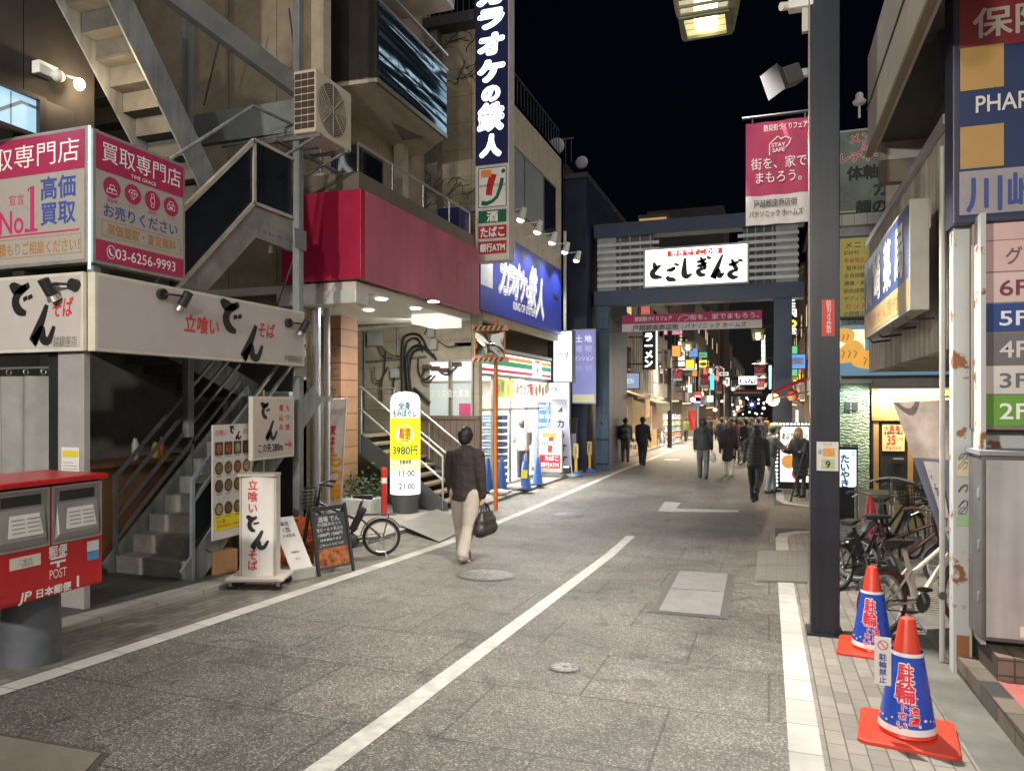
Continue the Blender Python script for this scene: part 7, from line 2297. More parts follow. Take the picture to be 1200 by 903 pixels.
# ---------------------------------------------------------------- right: blue cones, barricade, sweet-shop sign, flags
redc = mat('cone_red', (.62, .045, .02), .38, var=.12)
sleeve = mat('sleeve_blue', (.02, .07, .45), .28, var=.08)
slw = mat('sleeve_white', (.7, .68, .68), .4, var=.05)
for px, py, lb, fc in ((1063, 862, 'red traffic cone with blue no-parking sleeve, nearest the viewer', -1.62), (1022, 763, 'red traffic cone with blue no-parking sleeve by the black pole', -1.66)):
 p = onG(px, py)
 t = cone('no_parking_cone', lb, p, redc, redc, .68, 'no-parking cones on the right pavement', R(-8))
 rd = Round((0, 0, .06), .146, .078, .43, fc)
 put(rd.band(MB(), 0, .43, .002), 'sleeve', sleeve, t, W=False, smooth=True)
 for b0, b1 in ((0, .035), (.41, .43)):
  put(rd.band(MB(), b0, b1, .0035), 'white_band', slw, t, W=False, smooth=True)
 mb = MB()
 rr = random.Random(4)
 for k in range(26):
  rd.disc(mb, k * .028, .05 + rr.random() * .035, .005 + .004 * rr.random(), .0045, 8)
 put(mb, 'white_dots', slw, t, W=False)
 for sh in (0, -.26):
  for m, bo, of in ((whiteink, .075, .0045), (mat('cone_red_ink', (.62, .02, .05), .5, var=0), .03, .0065)):
   letter(t, rd, m, [('駐', sh - .005, .325, .095, .088, dict(bold=bo, off=of)), ('輪', sh - .005, .225, .095, .095, dict(bold=bo, off=of))], W=False)
   letter(t, rd, m, [('下さい', sh - .015, .1, .042, .15, dict(vert=True, bold=bo * .8, off=of)), ('ご遠慮', sh + .035, .13, .042, .15, dict(vert=True, bold=bo * .8, off=of))], W=False)
 if fc == -1.62:
  tg = Fr((-.165, -.09, .3), (1, 0, 0), .085, .27)
  o = put(tg.slab(MB(), 0, 0, .085, .27, -.003, .002), 'tag_plate', mat('tag_white', (.6, .58, .56), .5, var=.15), t, W=False, bev=.002)
  letter(o, tg, navyink, [('駐輪禁止', .043, .095, .035, .17, dict(vert=True, bold=.02))], W=False)
  mb = MB()
  tg.line(mb, [(.043 + .025 * math.cos(k * math.pi / 8), .225 + .025 * math.sin(k * math.pi / 8)) for k in range(17)], .006, .004)
  tg.line(mb, [(.026, .243), (.06, .207)], .006, .004)
  put(mb, 'ban_mark', mat('ban_red', (.5, .1, .08), .5), o, W=False)
p = onG(1020, 634)
cone('red_cone', 'plain red traffic cone standing among the parked bicycles', p, mat('cone_plain_red', (.6, .03, .04), .4), rubber, .72)
p = onG(991, 607)
t = thing('sweets_sign', 'white lit standing sign with blue writing for fish cakes behind the black pole', 'standing sign', p, R(8))
put(MB().box(-.2, .2, -.07, .07, .05, 1.35), 'case', black, t, W=False, bev=.01)
fq = Fr((-.2, -.071, 0), (1, 0, 0), .4, 1.35)
panel(t, 'sign_face', lit('sweets_white', (.7, .92, 1), 1.1, True), fq, .03, .6, .37, 1.3, .003, W=False)
letter(t, fq, mat('sweets_navy', (.01, .05, .12), .5, var=0), [('たいやき', .17, .9, .15, .62, dict(vert=True, bold=.04, off=.007)), ('天然', .31, 1.22, .06, .13, dict(vert=True, off=.007))], W=False)
put(MB().box(-.24, .24, -.2, .2, 0, .05), 'base', rubber, t, W=False)
# low barricade with a rounded frame
pa, pb3 = onG(1003, 622), onG(1088, 628)
L = (pb3 - pa).length
t = thing('barricade', 'low rounded pipe barricade with beige panels and a no-entry mark', 'barricade', pa, math.atan2(pb3.y - pa.y, pb3.x - pa.x))
fr_ = MB()
arcp = [(0, 0, 0), (0, 0, .75)] + [(L * k / 12, 0, .75 + .18 * math.sin(math.pi * k / 12)) for k in range(1, 12)] + [(L, 0, .75), (L, 0, 0)]
fr_.tube(arcp, .022, 8)
fr_.tube([(L / 2, 0, 0), (L / 2, 0, .92)], .018, 8)
put(fr_, 'pipe_frame', mat('pipe_dull_grey', (.3, .3, .27), .4, .4), t, W=False, smooth=True)
pm = mat('panel_mustard', (.42, .33, .14), .6, var=.25)
put(MB().box(.04, L / 2 - .03, -.008, .008, .1, .72), 'panel', mat('panel_drab', (.3, .28, .2), .6, var=.25), t, W=False)
o = put(MB().box(L / 2 + .03, L - .04, -.008, .008, .1, .72), 'panel', pm, t, W=False)
fq = Fr((L / 2 + .03, -.009, .1), (1, 0, 0), L / 2 - .07, .62)
put(fq.disc(MB(), fq.w * .5, .33, .11, .003, 26), 'no_entry_disc', redink, o, W=False)
put(fq.rect(MB(), fq.w * .5 - .08, .31, fq.w * .5 + .08, .35, .006), 'no_entry_bar', whiteink, o, W=False)
letter(o, fq, ink, [('禁 煙', fq.w * .5, .55, .06), ('ここに止めないで下さい', fq.w * .5, .47, .045, fq.w * .85)], W=False)
# slanting grey nobori of the right building
t = thing('nobori_flag', 'slanting grey nobori flag with white characters hanging beside the rusted post', 'flag', (1.5, 7.5, gz(7.5)))
A, B_, C_, D_ = atY(1046, 471, 7.5), atY(1116, 468, 7.4), atY(1122, 655, 7.4), atY(1108, 645, 7.4)
class Fl:
 w, h = 1.0, 1.0
 def p(s, a, b, off=0.0):
  l = A.lerp(D_, (1 - b) ** 1.0)
  r = B_.lerp(C_, 1 - b)
  q_ = l.lerp(r, a)
  return q_ + Vector((0, -.04 * math.sin(a * 7 + b * 3) * b - off, 0))
fl = Fl()
for nm, m, b0, b1 in (('picture_cloth', mat('flag_beige_picture', (.34, .28, .25), .8, var=.5, scale=3.5), .62, 1), ('slate_cloth', mat('flag_slate', (.09, .1, .14), .8, var=.2), 0, .62)):
 put(MB().grid(lambda u, v: fl.p(u, b0 + (b1 - b0) * v), 14, 14), nm, m, t, smooth=True)
put(MB().quad(*[fl.p(a, b, .012) for a, b in ((.25, .6), (.62, .6), (.8, .1), (.45, .1))]), 'pale_band', mat('flag_pale_band', (.36, .33, .32), .8), t)
for k, c in enumerate('ボディケア'):
 put(words(MB(), type('F', (), {'p': lambda s, a, b, off=0, k=k: fl.p(.43 + .033 * k + a * .8, .52 - k * .1 + b * .55, off)})(), c, 0, 0, .15, .24, .03, off=.02), 'lettering', mat('flag_ink', (.05, .05, .07), .6), t)
mb = MB()
mb.tube([B_ + Vector((.06, 0, .05)), (B_.x + .08, 7.4, gz(7.4))], .014, 8)
mb.tube([A + Vector((-.02, 0, .03)), B_ + Vector((.06, 0, .03))], .01, 8)
put(mb, 'pole', flagpole, t)
# ---------------------------------------------------------------- bicycles
def bike(label, loc, rz, col, r=.3, L=1.02, basket=None, battery=False, tyre=None, rack=True, light_col=None, group=None, saddle_h=.84, bar_h=1.0, small=False):
 t = thing('bicycle', label, 'bicycle', loc, rz, group)
 fm = mat('bike_%02d%02d%02d' % tuple(int(c * 99) for c in col), col, .35, .3, var=.1)
 ty = mat('tyre_%02d' % int((tyre or (.018,))[0] * 99), tyre or (.018, .018, .018), .8)
 bb = Vector((L * .42, 0, r * .92))
 st, sb_ = Vector((L * .26, 0, saddle_h - .08)), Vector((L * .32, 0, .55))
 ht, hb_ = Vector((L * .82, 0, bar_h - .16)), Vector((L * .85, 0, bar_h - .34))
 mb = MB()
 for a, b, w in ((bb, st, .02), (bb, hb_, .024), (Vector((L * .33, 0, .5)), Vector((L * .83, 0, bar_h - .24)), .019), (hb_ - (ht - hb_) * .2, ht, .024)):
  mb.tube([a, b], w, 8)
 for s_ in (-1, 1):
  o = Vector((0, s_ * .055, 0))
  mb.tube([Vector((0, 0, r)) + o, bb + o * .6], .011, 6)
  mb.tube([Vector((0, 0, r)) + o, sb_ + o * .4], .01, 6)
 put(mb, 'frame', fm, t, W=False, smooth=True)
 mb = MB()
 for s_ in (-1, 1):
  mb.tube([hb_ + Vector((0, s_ * .045, 0)), hb_ + Vector((.03, s_ * .052, -.05)), Vector((L, s_ * .055, r))], .013, 6)
 put(mb, 'fork', fm, t, W=False, smooth=True)
 for x in (0, L):
  w = put(MB().torus((x, 0, r), (0, 1, 0), r - .022, .022, 36, 8), 'wheel', ty, t, W=False, smooth=True)
  mb = MB().torus((x, 0, r), (0, 1, 0), r - .05, .012, 36, 6)
  put(mb, 'rim', alu if not small else dark, w, W=False, smooth=True)
  mb = MB().cyl((x, -.05, r), (x, .05, r), .022, n=10)
  for k in range(16):
   a = k * math.pi / 8
   mb.tube([(x, .03 if k % 2 else -.03, r), (x + (r - .05) * math.cos(a), 0, r + (r - .05) * math.sin(a))], .0028, 4)
  put(mb, 'spokes', alu, w, W=False)
  mb = MB()
  a0, a1 = (.1, 2.7) if x == 0 else (.7, 2.9)
  for yy in (-.03, .0, .03):
   pass
  n = 14
  vs = []
  for i in range(n + 1):
   a = a0 + (a1 - a0) * i / n
   for yy, rr in ((-.035, r + .012), (0, r + .028), (.035, r + .012)):
    vs.append((x + rr * math.cos(a), yy, r + rr * math.sin(a)))
  mb.add(vs, [(i * 3 + j, i * 3 + j + 1, i * 3 + j + 4, i * 3 + j + 3) for i in range(n) for j in range(2)])
  put(mb, 'mudguard', dark, t, W=False, smooth=True)
 hbar = MB()
 hy = bar_h
 hbar.tube([ht, Vector((L * .8, 0, hy - .03))], .014, 8)
 hbar.tube([(L * .66, -.29, hy + .01), (L * .74, -.24, hy + .02), (L * .8, -.1, hy), (L * .8, .1, hy), (L * .74, .24, hy + .02), (L * .66, .29, hy + .01)], .012, 8)
 o = put(hbar, 'handlebar', black, t, W=False, smooth=True)
 for s_ in (-1, 1):
  put(MB().tube([(L * .62, s_ * .3, hy + .005), (L * .7, s_ * .27, hy + .016)], .018, 8), 'grip', rubber, o, W=False)
  put(MB().tube([(L * .72, s_ * .22, hy - .01), (L * .66, s_ * .25, hy - .04)], .007, 5), 'brake_lever', alu, o, W=False)
 sd = MB()
 sx = L * .24
 sd.add([(sx - .13, -.085, saddle_h), (sx - .13, .085, saddle_h), (sx + .0, .07, saddle_h + .01), (sx + .15, .02, saddle_h), (sx + .15, -.02, saddle_h), (sx, -.07, saddle_h + .01),
   (sx - .12, -.06, saddle_h - .055), (sx - .12, .06, saddle_h - .055), (sx, .04, saddle_h - .045), (sx + .13, .012, saddle_h - .03), (sx + .13, -.012, saddle_h - .03), (sx, -.04, saddle_h - .045)],
           [(0, 1, 2, 5), (5, 2, 3, 4), (6, 11, 8, 7), (11, 10, 9, 8), (0, 6, 7, 1), (1, 7, 8, 2), (2, 8, 9, 3), (3, 9, 10, 4), (4, 10, 11, 5), (5, 11, 6, 0)])
 put(sd, 'saddle', rubber, t, W=False, smooth=True, bev=.012)
 put(MB().cyl(st - (st - bb) * .05, Vector((sx, 0, saddle_h - .04)), .013), 'seat_post', alu, t, W=False)
 cr = MB()
 cr.cyl(bb + Vector((0, -.05, 0)), bb + Vector((0, -.06, 0)), .085, n=24)
 o = put(cr, 'chainring', dark, t, W=False)
 for s_ in (-1, 1):
  e = bb + Vector((s_ * .06, s_ * .075, -s_ * .13))
  put(MB().bar(bb + Vector((0, s_ * .07, 0)), e, .012, .025), 'crank', alu, o, W=False)
  put(MB().box(e.x - .045, e.x + .045, min(e.y, e.y + s_ * .08), max(e.y, e.y + s_ * .08), e.z - .012, e.z + .012), 'pedal', rubber, o, W=False)
 put(MB().tube([bb + Vector((.08, -.055, .02)), Vector((.0, -.055, r + .04)), Vector((-.04, -.055, r)), Vector((0, -.055, r - .04)), bb + Vector((.0, -.055, -.085))], .006, 5), 'chain', dark, t, W=False)
 put(MB().tube([Vector((.02, .06, r)), Vector((-.08, .17, .0))], .009, 6), 'kickstand', alu, t, W=False)
 if rack:
  mb = MB()
  for s_ in (-1, 1):
   mb.tube([(L * .26, s_ * .05, r * 2 + .05), (-.2, s_ * .06, r * 2 + .05)], .007, 5)
   mb.tube([(-.02, s_ * .06, r), (-.1, s_ * .06, r * 2 + .05)], .007, 5)
  for k in range(4):
   mb.tube([(-.18 + k * .1, -.06, r * 2 + .05), (-.18 + k * .1, .06, r * 2 + .05)], .006, 5)
  put(mb, 'rack', dark, t, W=False)
 if battery:
  put(MB().bar(bb + Vector((-.03, 0, .12)), st + Vector((-.03, 0, -.08)), .09, .1), 'battery', mat('battery_black', (.03, .03, .035), .4), t, W=False, bev=.02)
  put(MB().ell(bb + Vector((0, 0, -.02)), .13, .07, .11, 14, 8), 'motor', mat('motor_grey', (.05, .05, .055), .5), t, W=False, smooth=True)
 if basket:
  mb = MB()
  bx, bz, bw, bl, bh_ = L * .98, bar_h - .3, .17, .13, .24
  for k in range(6):
   f = k / 5
   w, l = bw * (.8 + .2 * f), bl * (.8 + .2 * f)
   z = bz + bh_ * f
   mb.tube([(bx - l, -w, z), (bx + l, -w, z), (bx + l, w, z), (bx - l, w, z)], .005 if k < 5 else .009, 5, closed=True)
  for k in range(9):
   q = -1 + 2 * k / 8
   for s_ in (-1, 1):
    mb.tube([(bx + q * bl * .8, s_ * bw * .8, bz), (bx + q * bl, s_ * bw, bz + bh_)], .004, 4)
    mb.tube([(bx + s_ * bl * .8, q * bw * .8, bz), (bx + s_ * bl, q * bw, bz + bh_)], .004, 4)
   mb.tube([(bx + q * bl * .8, -bw * .8, bz), (bx + q * bl * .8, bw * .8, bz)], .004, 4)
  put(mb, 'basket', basket, t, W=False)
 put(MB().cyl((L * .93, 0, bar_h - .42), (L * .99, 0, bar_h - .42), .035, n=12), 'headlight', mat('bike_lamp', (.5, .5, .48), .3), t, W=False)
 return t
wire = mat('wire_black', (.04, .04, .045), .4, .5)
br_, bf_ = onG(447, 651), onG(374, 652)
bike('black electric bicycle with wire basket standing before the chalkboard', br_, math.atan2(bf_.y - br_.y, bf_.x - br_.x), (.035, .037, .04), .255, 1.0, wire, True, saddle_h=.82, bar_h=.98)
a, b = onG(985, 692), onG(1085, 672)
bike('black folding bicycle with long black saddle behind the black pole', a, math.atan2(b.y - a.y, b.x - a.x), (.025, .025, .027), .26, .98, None, True, saddle_h=.76, bar_h=1.0)
a, b = onG(1023, 668), onG(1098, 650)
bike('black city bicycle with basket leaning among the others before the barricade', a, math.atan2(b.y - a.y, b.x - a.x), (.03, .03, .03), .32, 1.08, wire, False, saddle_h=.9, bar_h=1.05)
a = onG(1034, 747)
a, b = onG(1003, 682), onG(1092, 690)
bike('black bicycle with front basket squeezed between the black pole and the rusted post', a, math.atan2(b.y - a.y, b.x - a.x), (.04, .015, .015), .27, .95, wire, False, saddle_h=.8, bar_h=.98)
a = onG(1034, 747)
bike('cream bicycle with dark red tyres behind the no-parking cones', a, R(43), (.6, .55, .46), .29, 1.02, None, False, (.12, .025, .025), rack=False, saddle_h=.8, bar_h=1.0)
t = thing('drain_grating', 'steel drain grating in the bicycle parking floor', 'drain grating', (1.55, 8.3, gz(8.3) + .03))
put(MB().box(-.3, .3, -1.8, 1.8, 0, .012), 'frame', mat('grating_dark', (.05, .05, .05), .6), t, W=False)
mb = MB()
for k in range(40):
 mb.box(-.28, .28, -1.75 + k * .088, -1.71 + k * .088, .0125, .022)
put(mb, 'grating', mat('grating_steel', (.4, .38, .34), .4, .5), t, W=False)
# ---------------------------------------------------------------- people
TMP = bpy.data.scenes.new('workbench')
def fuse(mb, voxel, smooth=3, ripple=None):
 """melt closed shapes into one continuous skin"""
 me = bpy.data.meshes.new('fuse')
 me.from_pydata(mb.v, [], mb.f)
 o = bpy.data.objects.new('fuse', me)
 TMP.collection.objects.link(o)
 md = o.modifiers.new('r', 'REMESH')
 md.mode = 'VOXEL'
 md.voxel_size = voxel
 sm = o.modifiers.new('s', 'SMOOTH')
 sm.factor = .5
 sm.iterations = smooth
 with bpy.context.temp_override(scene=TMP, view_layer=TMP.view_layers[0]):
  dg = bpy.context.evaluated_depsgraph_get()
  dg.update()
 r = bpy.data.meshes.new_from_object(o.evaluated_get(dg))
 bpy.data.objects.remove(o)
 bpy.data.meshes.remove(me)
 if ripple:
  amp, per, z0, z1 = ripple
  for v, n in zip(r.vertices, [Vector(x.vector) for x in r.vertex_normals]):
   if z0 < v.co.z < z1:
    v.co += n * (amp * (abs(math.sin(v.co.z * math.pi / per)) - .6))
 r.polygons.foreach_set('use_smooth', [True] * len(r.polygons))
 return r
def cap(mb, p, q, ra, rb, flat=1.0, n=14):
 """closed tapered limb from p to q with round ends; flat thins it front to back"""
 p, q = Vector(p), Vector(q)
 a = (q - p)
 ln = a.length
 a = a / ln if ln > 1e-6 else Vector((0, 0, 1))
 l = a.cross(Vector((0, 1, 0)))
 if l.length < .05:
  l = a.cross(Vector((1, 0, 0)))
 l.normalize()
 u = l.cross(a)
 rings = [(-math.cos(k * math.pi / 8) * ra, math.sin(k * math.pi / 8) * ra) for k in range(1, 5)]
 rings += [(ln * f, ra + (rb - ra) * f) for f in (.33, .66)]
 rings += [(ln + math.sin(k * math.pi / 8) * rb, math.cos(k * math.pi / 8) * rb) for k in range(0, 4)]
 vs, fs = [p - a * ra], []
 for d, r in rings:
  for i in range(n):
   t = 2 * math.pi * i / n
   o = l * math.cos(t) * r + u * math.sin(t) * r
   o.y *= flat
   vs.append(p + a * d + o)
 vs.append(q + a * rb)
 m = len(rings)
 for i in range(n):
  fs.append((0, 1 + (i + 1) % n, 1 + i))
  for k in range(m - 1):
   b = 1 + k * n
   fs.append((b + i, b + (i + 1) % n, b + n + (i + 1) % n, b + n + i))
  b = 1 + (m - 1) * n
  fs.append((b + i, b + (i + 1) % n, 1 + m * n))
 mb.add(vs, fs)
skin = mat('skin', (.5, .3, .21), .6, var=.08)
hairblack = mat('hair_black', (.012, .01, .01), .55, var=.3, scale=30)
hairgrey = mat('hair_grey', (.2, .19, .18), .6, var=.3, scale=30)
hairbrown = mat('hair_brown', (.16, .085, .04), .5, var=.35, scale=30)
def person(label, loc, face, h=1.7, ls=.25, rs=-.2, lk=.05, rk=.35, la=-.3, ra=.3, le=.3, re=.3, lab=.12, rab=.12, lean=.03, top=(.03, .03, .035), bottom=(.03, .03, .035), shoe=(.03, .03, .03),
           coat=.86, puffer=False, hair=hairblack, hairlen=0, hood=False, cap_col=None, fine=.018, female=False, boots=False, skirt=False, fat=1.0, name='person', group=None, headturn=0.0, vest=None, bare=False):
 t = thing(name, label, 'person', loc, face, group)
 k = h / 1.72
 V = lambda x, y, z: Vector((x, y, z))
 legs = []
 for sd, sw, kn in ((-1, ls, lk), (1, rs, rk)):
  hip = V(sd * .09, 0, .9)
  kd = V(sd * .02, math.sin(sw), -math.cos(sw)).normalized()
  knee = hip + kd * .42
  s2 = sw - kn
  an = knee + V(0, math.sin(s2), -math.cos(s2)) * .4
  legs.append((hip, knee, an, s2))
 low = min(l[2].z - .08 * math.cos(max(0, -l[3]) * .6) for l in legs)
 dz = V(0, 0, -low)
 legs = [(a + dz, b + dz, c + dz, s2) for a, b, c, s2 in legs]
 pel = V(0, 0, .93) + dz
 sw_ = .165 if female else .185
 ch = V(0, math.sin(lean) * .45, .93 + .42 * math.cos(lean)) + dz
 neck = ch + V(0, .01 + lean * .1, .1)
 hd = neck + V(0, .025 + lean * .12, .16)
 arms = []
 for sd, sw, el, ab in ((-1, la, le, lab), (1, ra, re, rab)):
  sh = ch + V(sd * sw_, 0, .03)
  d = V(sd * math.sin(ab), math.sin(sw) * math.cos(ab), -math.cos(sw) * math.cos(ab)).normalized()
  elb = sh + d * .28
  s2 = sw + el
  d2 = V(sd * math.sin(ab) * .5, math.sin(s2), -math.cos(s2)).normalized()
  wr = elb + d2 * .24
  arms.append((sh, elb, wr, d2))
 def out(mb, nm, m, sm=3, ripple=None, par=t, vox=fine, clip=None):
  mb.v = [tuple(Vector(v) * k) for v in mb.v]
  me = fuse(mb, vox, sm, ripple)
  if clip:
   for v in me.vertices:
    if abs(v.co.x) < .235 and v.co.z < clip:
     v.co.z = clip
  me.name = nm
  me.materials.append(m)
  o = bpy.data.objects.new(nm, me)
  COL.objects.link(o)
  o.parent = par
  return o
 ct, st_ = math.cos(headturn), math.sin(headturn)
 def hp(x, y, z):
  return hd + V(x * ct - y * st_, x * st_ + y * ct, z)
 # the body: one skin from head to feet
 b = MB()
 cap(b, hp(0, -.01, .02), hp(0, -.01, .03), .088, .085, 1.12)
 cap(b, hp(0, .02, -.035), hp(0, .035, -.07), .062, .04)
 cap(b, hp(0, .095, -.01), hp(0, .11, -.03), .012, .016)
 for sd in (-1, 1):
  cap(b, hp(sd * .088, -.01, .0), hp(sd * .09, -.015, -.03), .016, .012)
 cap(b, ch + V(0, 0, .04), hd + V(0, -.02, -.06), .06, .052)
 cap(b, pel + V(0, 0, -.02), ch, .13, .14, .68)
 cap(b, ch + V(-sw_ + .03, 0, .02), ch + V(sw_ - .03, 0, .02), .07, .07)
 for (hip, knee, an, s2) in legs:
  cap(b, hip, knee, .08, .055)
  cap(b, knee, an, .054, .036)
  cap(b, an + V(0, -.02, -.03), an + V(0, .15 * math.cos(min(0, s2) * .9), -.045 + .15 * math.sin(min(0, s2) * .9)), .035, .03)
 vox_b = min(fine, .014) if fine < .02 else fine
 for sd, (sh, elb, wr, d2) in zip((-1, 1), arms):
  cap(b, sh, elb, .052, .042)
  cap(b, elb, wr, .04, .028)
  pm = wr + d2 * .06
  cap(b, wr, pm + d2 * .02, .028, .03, .9)
  fx = V(0, 1, 0)
  curl = (d2 * .8 + V(-sd * .5, .15, 0)).normalized()
  for i in range(4):
   base = pm + d2 * .03 + fx * (-.03 + .02 * i)
   lq = (.03, .036, .034, .027)[i]
   tip = base + d2 * lq
   cap(b, base, tip, .0095, .009, 1, 8)
   cap(b, tip, tip + curl * lq, .009, .008, 1, 8)
  th = wr + d2 * .03 + fx * .028
  cap(b, th, th + (d2 * .5 + fx * .6).normalized() * .035, .011, .01, 1, 8)
  cap(b, th + (d2 * .5 + fx * .6).normalized() * .035, th + (d2 * .5 + fx * .6).normalized() * .035 + d2 * .028, .01, .008, 1, 8)
 bm_ = out(b, 'body', skin, 2, vox=vox_b)
 ey = MB()
 for sd in (-1, 1):
  ey.ell(hp(sd * .033, .086, .012) * k, .012 * k, .006 * k, .008 * k, 8, 6)
 put(ey, 'eyes', mat('eye_dark', (.02, .015, .012), .3), t, W=False)
 mo = MB()
 mo.ell(hp(0, .082, -.06) * k, .022 * k, .006 * k, .005 * k, 8, 5)
 put(mo, 'mouth', mat('lip', (.38, .15, .12), .5), t, W=False)
 # trousers
 if not skirt:
  m = MB()
  cap(m, pel + V(0, 0, -.03), pel + V(0, 0, .05), .155, .15, .8)
  for (hip, knee, an, s2) in legs:
   cap(m, hip + V(0, 0, -.01), knee, .108 * fat, .084 * fat)
   cap(m, knee, an + V(0, 0, .02), .077 * fat, .066 * fat)
   cap(m, an + V(0, 0, .01), an + V(0, .015, -.02), .068 * fat, .066 * fat)
  out(m, 'trousers', mat('cloth_b_%02d%02d%02d' % tuple(int(c * 99) for c in bottom), bottom, .85, var=.2, bump=.4, bscale=30))
 else:
  m = MB()
  cap(m, pel + V(0, 0, .05), pel + V(0, 0, -.28), .14, .2, .8)
  out(m, 'skirt', mat('cloth_b_%02d%02d%02d' % tuple(int(c * 99) for c in bottom), bottom, .85, var=.2))
  m = MB()
  for (hip, knee, an, s2) in legs:
   cap(m, hip, knee, .083, .059)
   cap(m, knee, an, .058, .041)
  out(m, 'tights', mat('tights_black', (.035, .03, .03), .6))
 # jacket
 m = MB()
 hem = coat * 1.0 + dz.z
 cap(m, V(0, 0, max(hem + .02, .2)), ch + V(0, -.0, -.02), .19 * (1.06 if puffer else 1), .196, .78)
 if coat < .8:
  cap(m, V(0, 0, hem + .1), V(0, 0, hem + .3), .215, .195, .8)
 cap(m, ch + V(-sw_ + .02, 0, .03), ch + V(sw_ - .02, 0, .03), .098, .098, .98)
 cap(m, ch + V(0, 0, .06), neck + V(0, -.01, .0), .1, .075)
 for sh, elb, wr, d2 in arms:
  cap(m, sh, elb, .095 if puffer else .085, .08 if puffer else .072)
  cap(m, elb, wr - d2 * .01, .076 if puffer else .068, .06 if puffer else .054)
 if hood:
  cap(m, neck + V(-.07, -.08, .02), neck + V(.07, -.08, .02), .075, .075)
  cap(m, neck + V(0, -.1, -.03), neck + V(0, -.1, .02), .1, .08)
 else:
  m2 = MB()
  m.torus(neck + V(0, -.005, .01), (0, .15, 1), .072, .022, 18, 8)
 jm = mat('cloth_t_%02d%02d%02d' % tuple(int(c * 99) for c in top), top, .8, var=.25, scale=8, bump=1 if fine < .015 else .35, bscale=9 if fine < .015 else 26)
 if fine < .015:
  jm.node_tree.nodes['Bump'].inputs['Distance'].default_value = .03
 out(m, 'jacket', jm, 2, None if fine < .015 else (.009, .075, hem * k, (ch.z + .08) * k) if puffer else (.006, .13, hem * k, (ch.z + .04) * k), clip=hem * k)
 if vest:
  m = MB()
  cap(m, V(0, 0, hem + .15), ch + V(0, 0, -.03), .176, .19, .78)
  out(m, 'vest', mat('cloth_v_%02d%02d%02d' % tuple(int(c * 99) for c in vest), vest, .8, var=.2))
 # shoes
 for (hip, knee, an, s2) in legs:
  m = MB()
  a = min(0, s2) * .9
  toe = an + V(0, .17 * math.cos(a), -.05 + .17 * math.sin(a))
  cap(m, an + V(0, -.035, -.035), toe, .048, .04)
  cap(m, an + V(0, -.04, -.06), an + V(0, .06, -.058 + .06 * math.sin(a)), .03, .03)
  if boots:
   cap(m, an + V(0, 0, -.02), an.lerp(knee, .55), .055, .06)
  out(m, 'boot' if boots else 'shoe', mat('shoe_%02d%02d%02d' % tuple(int(c * 99) for c in shoe), shoe, .5), 1, vox=min(fine, .02))
 # hair or cap
 m = MB()
 cap(m, hp(0, -.028, .045), hp(0, -.022, .055), .1, .097, 1.08)
 cap(m, hp(0, -.055, -.02), hp(0, -.045, .03), .078, .09, .95)
 for sd in (-1, 1):
  cap(m, hp(sd * .075, -.03, -.01), hp(sd * .07, -.02, .05), .028, .04)
 if hairlen:
  cap(m, hp(0, -.07, -.02), hp(0, -.1, -hairlen), .095, .085, .6)
  for sd in (-1, 1):
   cap(m, hp(sd * .085, -.02, .02), hp(sd * .1, .0, -hairlen * .8), .035, .04)
 hr = out(m, 'hair', hair, 2, vox=min(fine, .015))
 rj = random.Random(int(loc[1] * 100))
 for v in hr.data.vertices:
  v.co += v.normal * rj.uniform(-.004, .005)
 if cap_col:
  m = MB()
  cap(m, hp(0, -.02, .07), hp(0, -.02, .09), .112, .104, 1.1)
  cap(m, hp(0, .1, .065), hp(0, .15, .05), .06, .05)
  out(m, 'cap', mat('cap_%02d%02d' % (int(cap_col[0] * 99), int(cap_col[1] * 99)), cap_col, .8))
 t['hands'] = str([tuple(round(c * k, 3) for c in (wr + d2 * .1)) for sh, elb, wr, d2 in arms])
 hands = [(wr + d2 * .1) * k for sh, elb, wr, d2 in arms]
 del t['hands']
 return t, hands, ch * k
# the man with the bag
p = onG(545, 656)
t, hands, _ = person('man in dark brown padded jacket and pale trousers walking away with a black bag', p, R(-4), 1.73, .17, -.2, .05, .28, .06, -.02, .3, .1, .16, .14, .0, (.026, .016, .014), (.36, .32, .28), (.3, .24, .17), .8, True, fine=.013, fat=1.22)
hw = Vector(t.matrix_basis @ hands[1])
b = thing('handbag', 'black soft bag hanging from the hand of the man in the brown jacket', 'bag', (p.x + hands[1].x + .03, p.y + hands[1].y, p.z + .33), R(-4))
bagm = mat('bag_black', (.018, .018, .02), .5, bump=.5, bscale=12)
mb = MB()
cap(mb, Vector((0, -.16, .1)), Vector((0, .16, .1)), .1, .1)
cap(mb, Vector((0, -.14, .2)), Vector((0, .14, .2)), .085, .085)
cap(mb, Vector((0, -.12, .28)), Vector((0, .12, .28)), .055, .055)
me = fuse(mb, .018, 2)
me.materials.append(bagm)
o = bpy.data.objects.new('bag_body', me)
COL.objects.link(o)
o.parent = b
hz = p.z + hands[1].z - b.location.z
mb = MB()
for x in (-.03, .02):
 mb.tube([(x, -.1, .3), (x * .5, -.05, hz - .03), (-.02, .0, hz + .01), (x * .5, .05, hz - .03), (x, .1, .3)], .012, 6)
put(mb, 'handles', bagm, b, W=False, smooth=True)
P_ = dict(fine=.024)
person('man in black padded jacket and grey trousers walking down the middle of the street', onG(824, 560), R(2), 1.74, .22, -.25, .05, .3, -.15, .1, .25, .2, top=(.025, .032, .035), bottom=(.09, .1, .11), hood=True, coat=.84, **P_)
wbag = thing('carrier_bag', 'white plastic carrier bag beside the man in the black padded jacket', 'bag', onG(835, 556) + Vector((.02, -.05, .42)))
mb = MB()
cap(mb, Vector((0, 0, .08)), Vector((0, 0, .2)), .11, .08, .5)
me = fuse(mb, .02, 2)
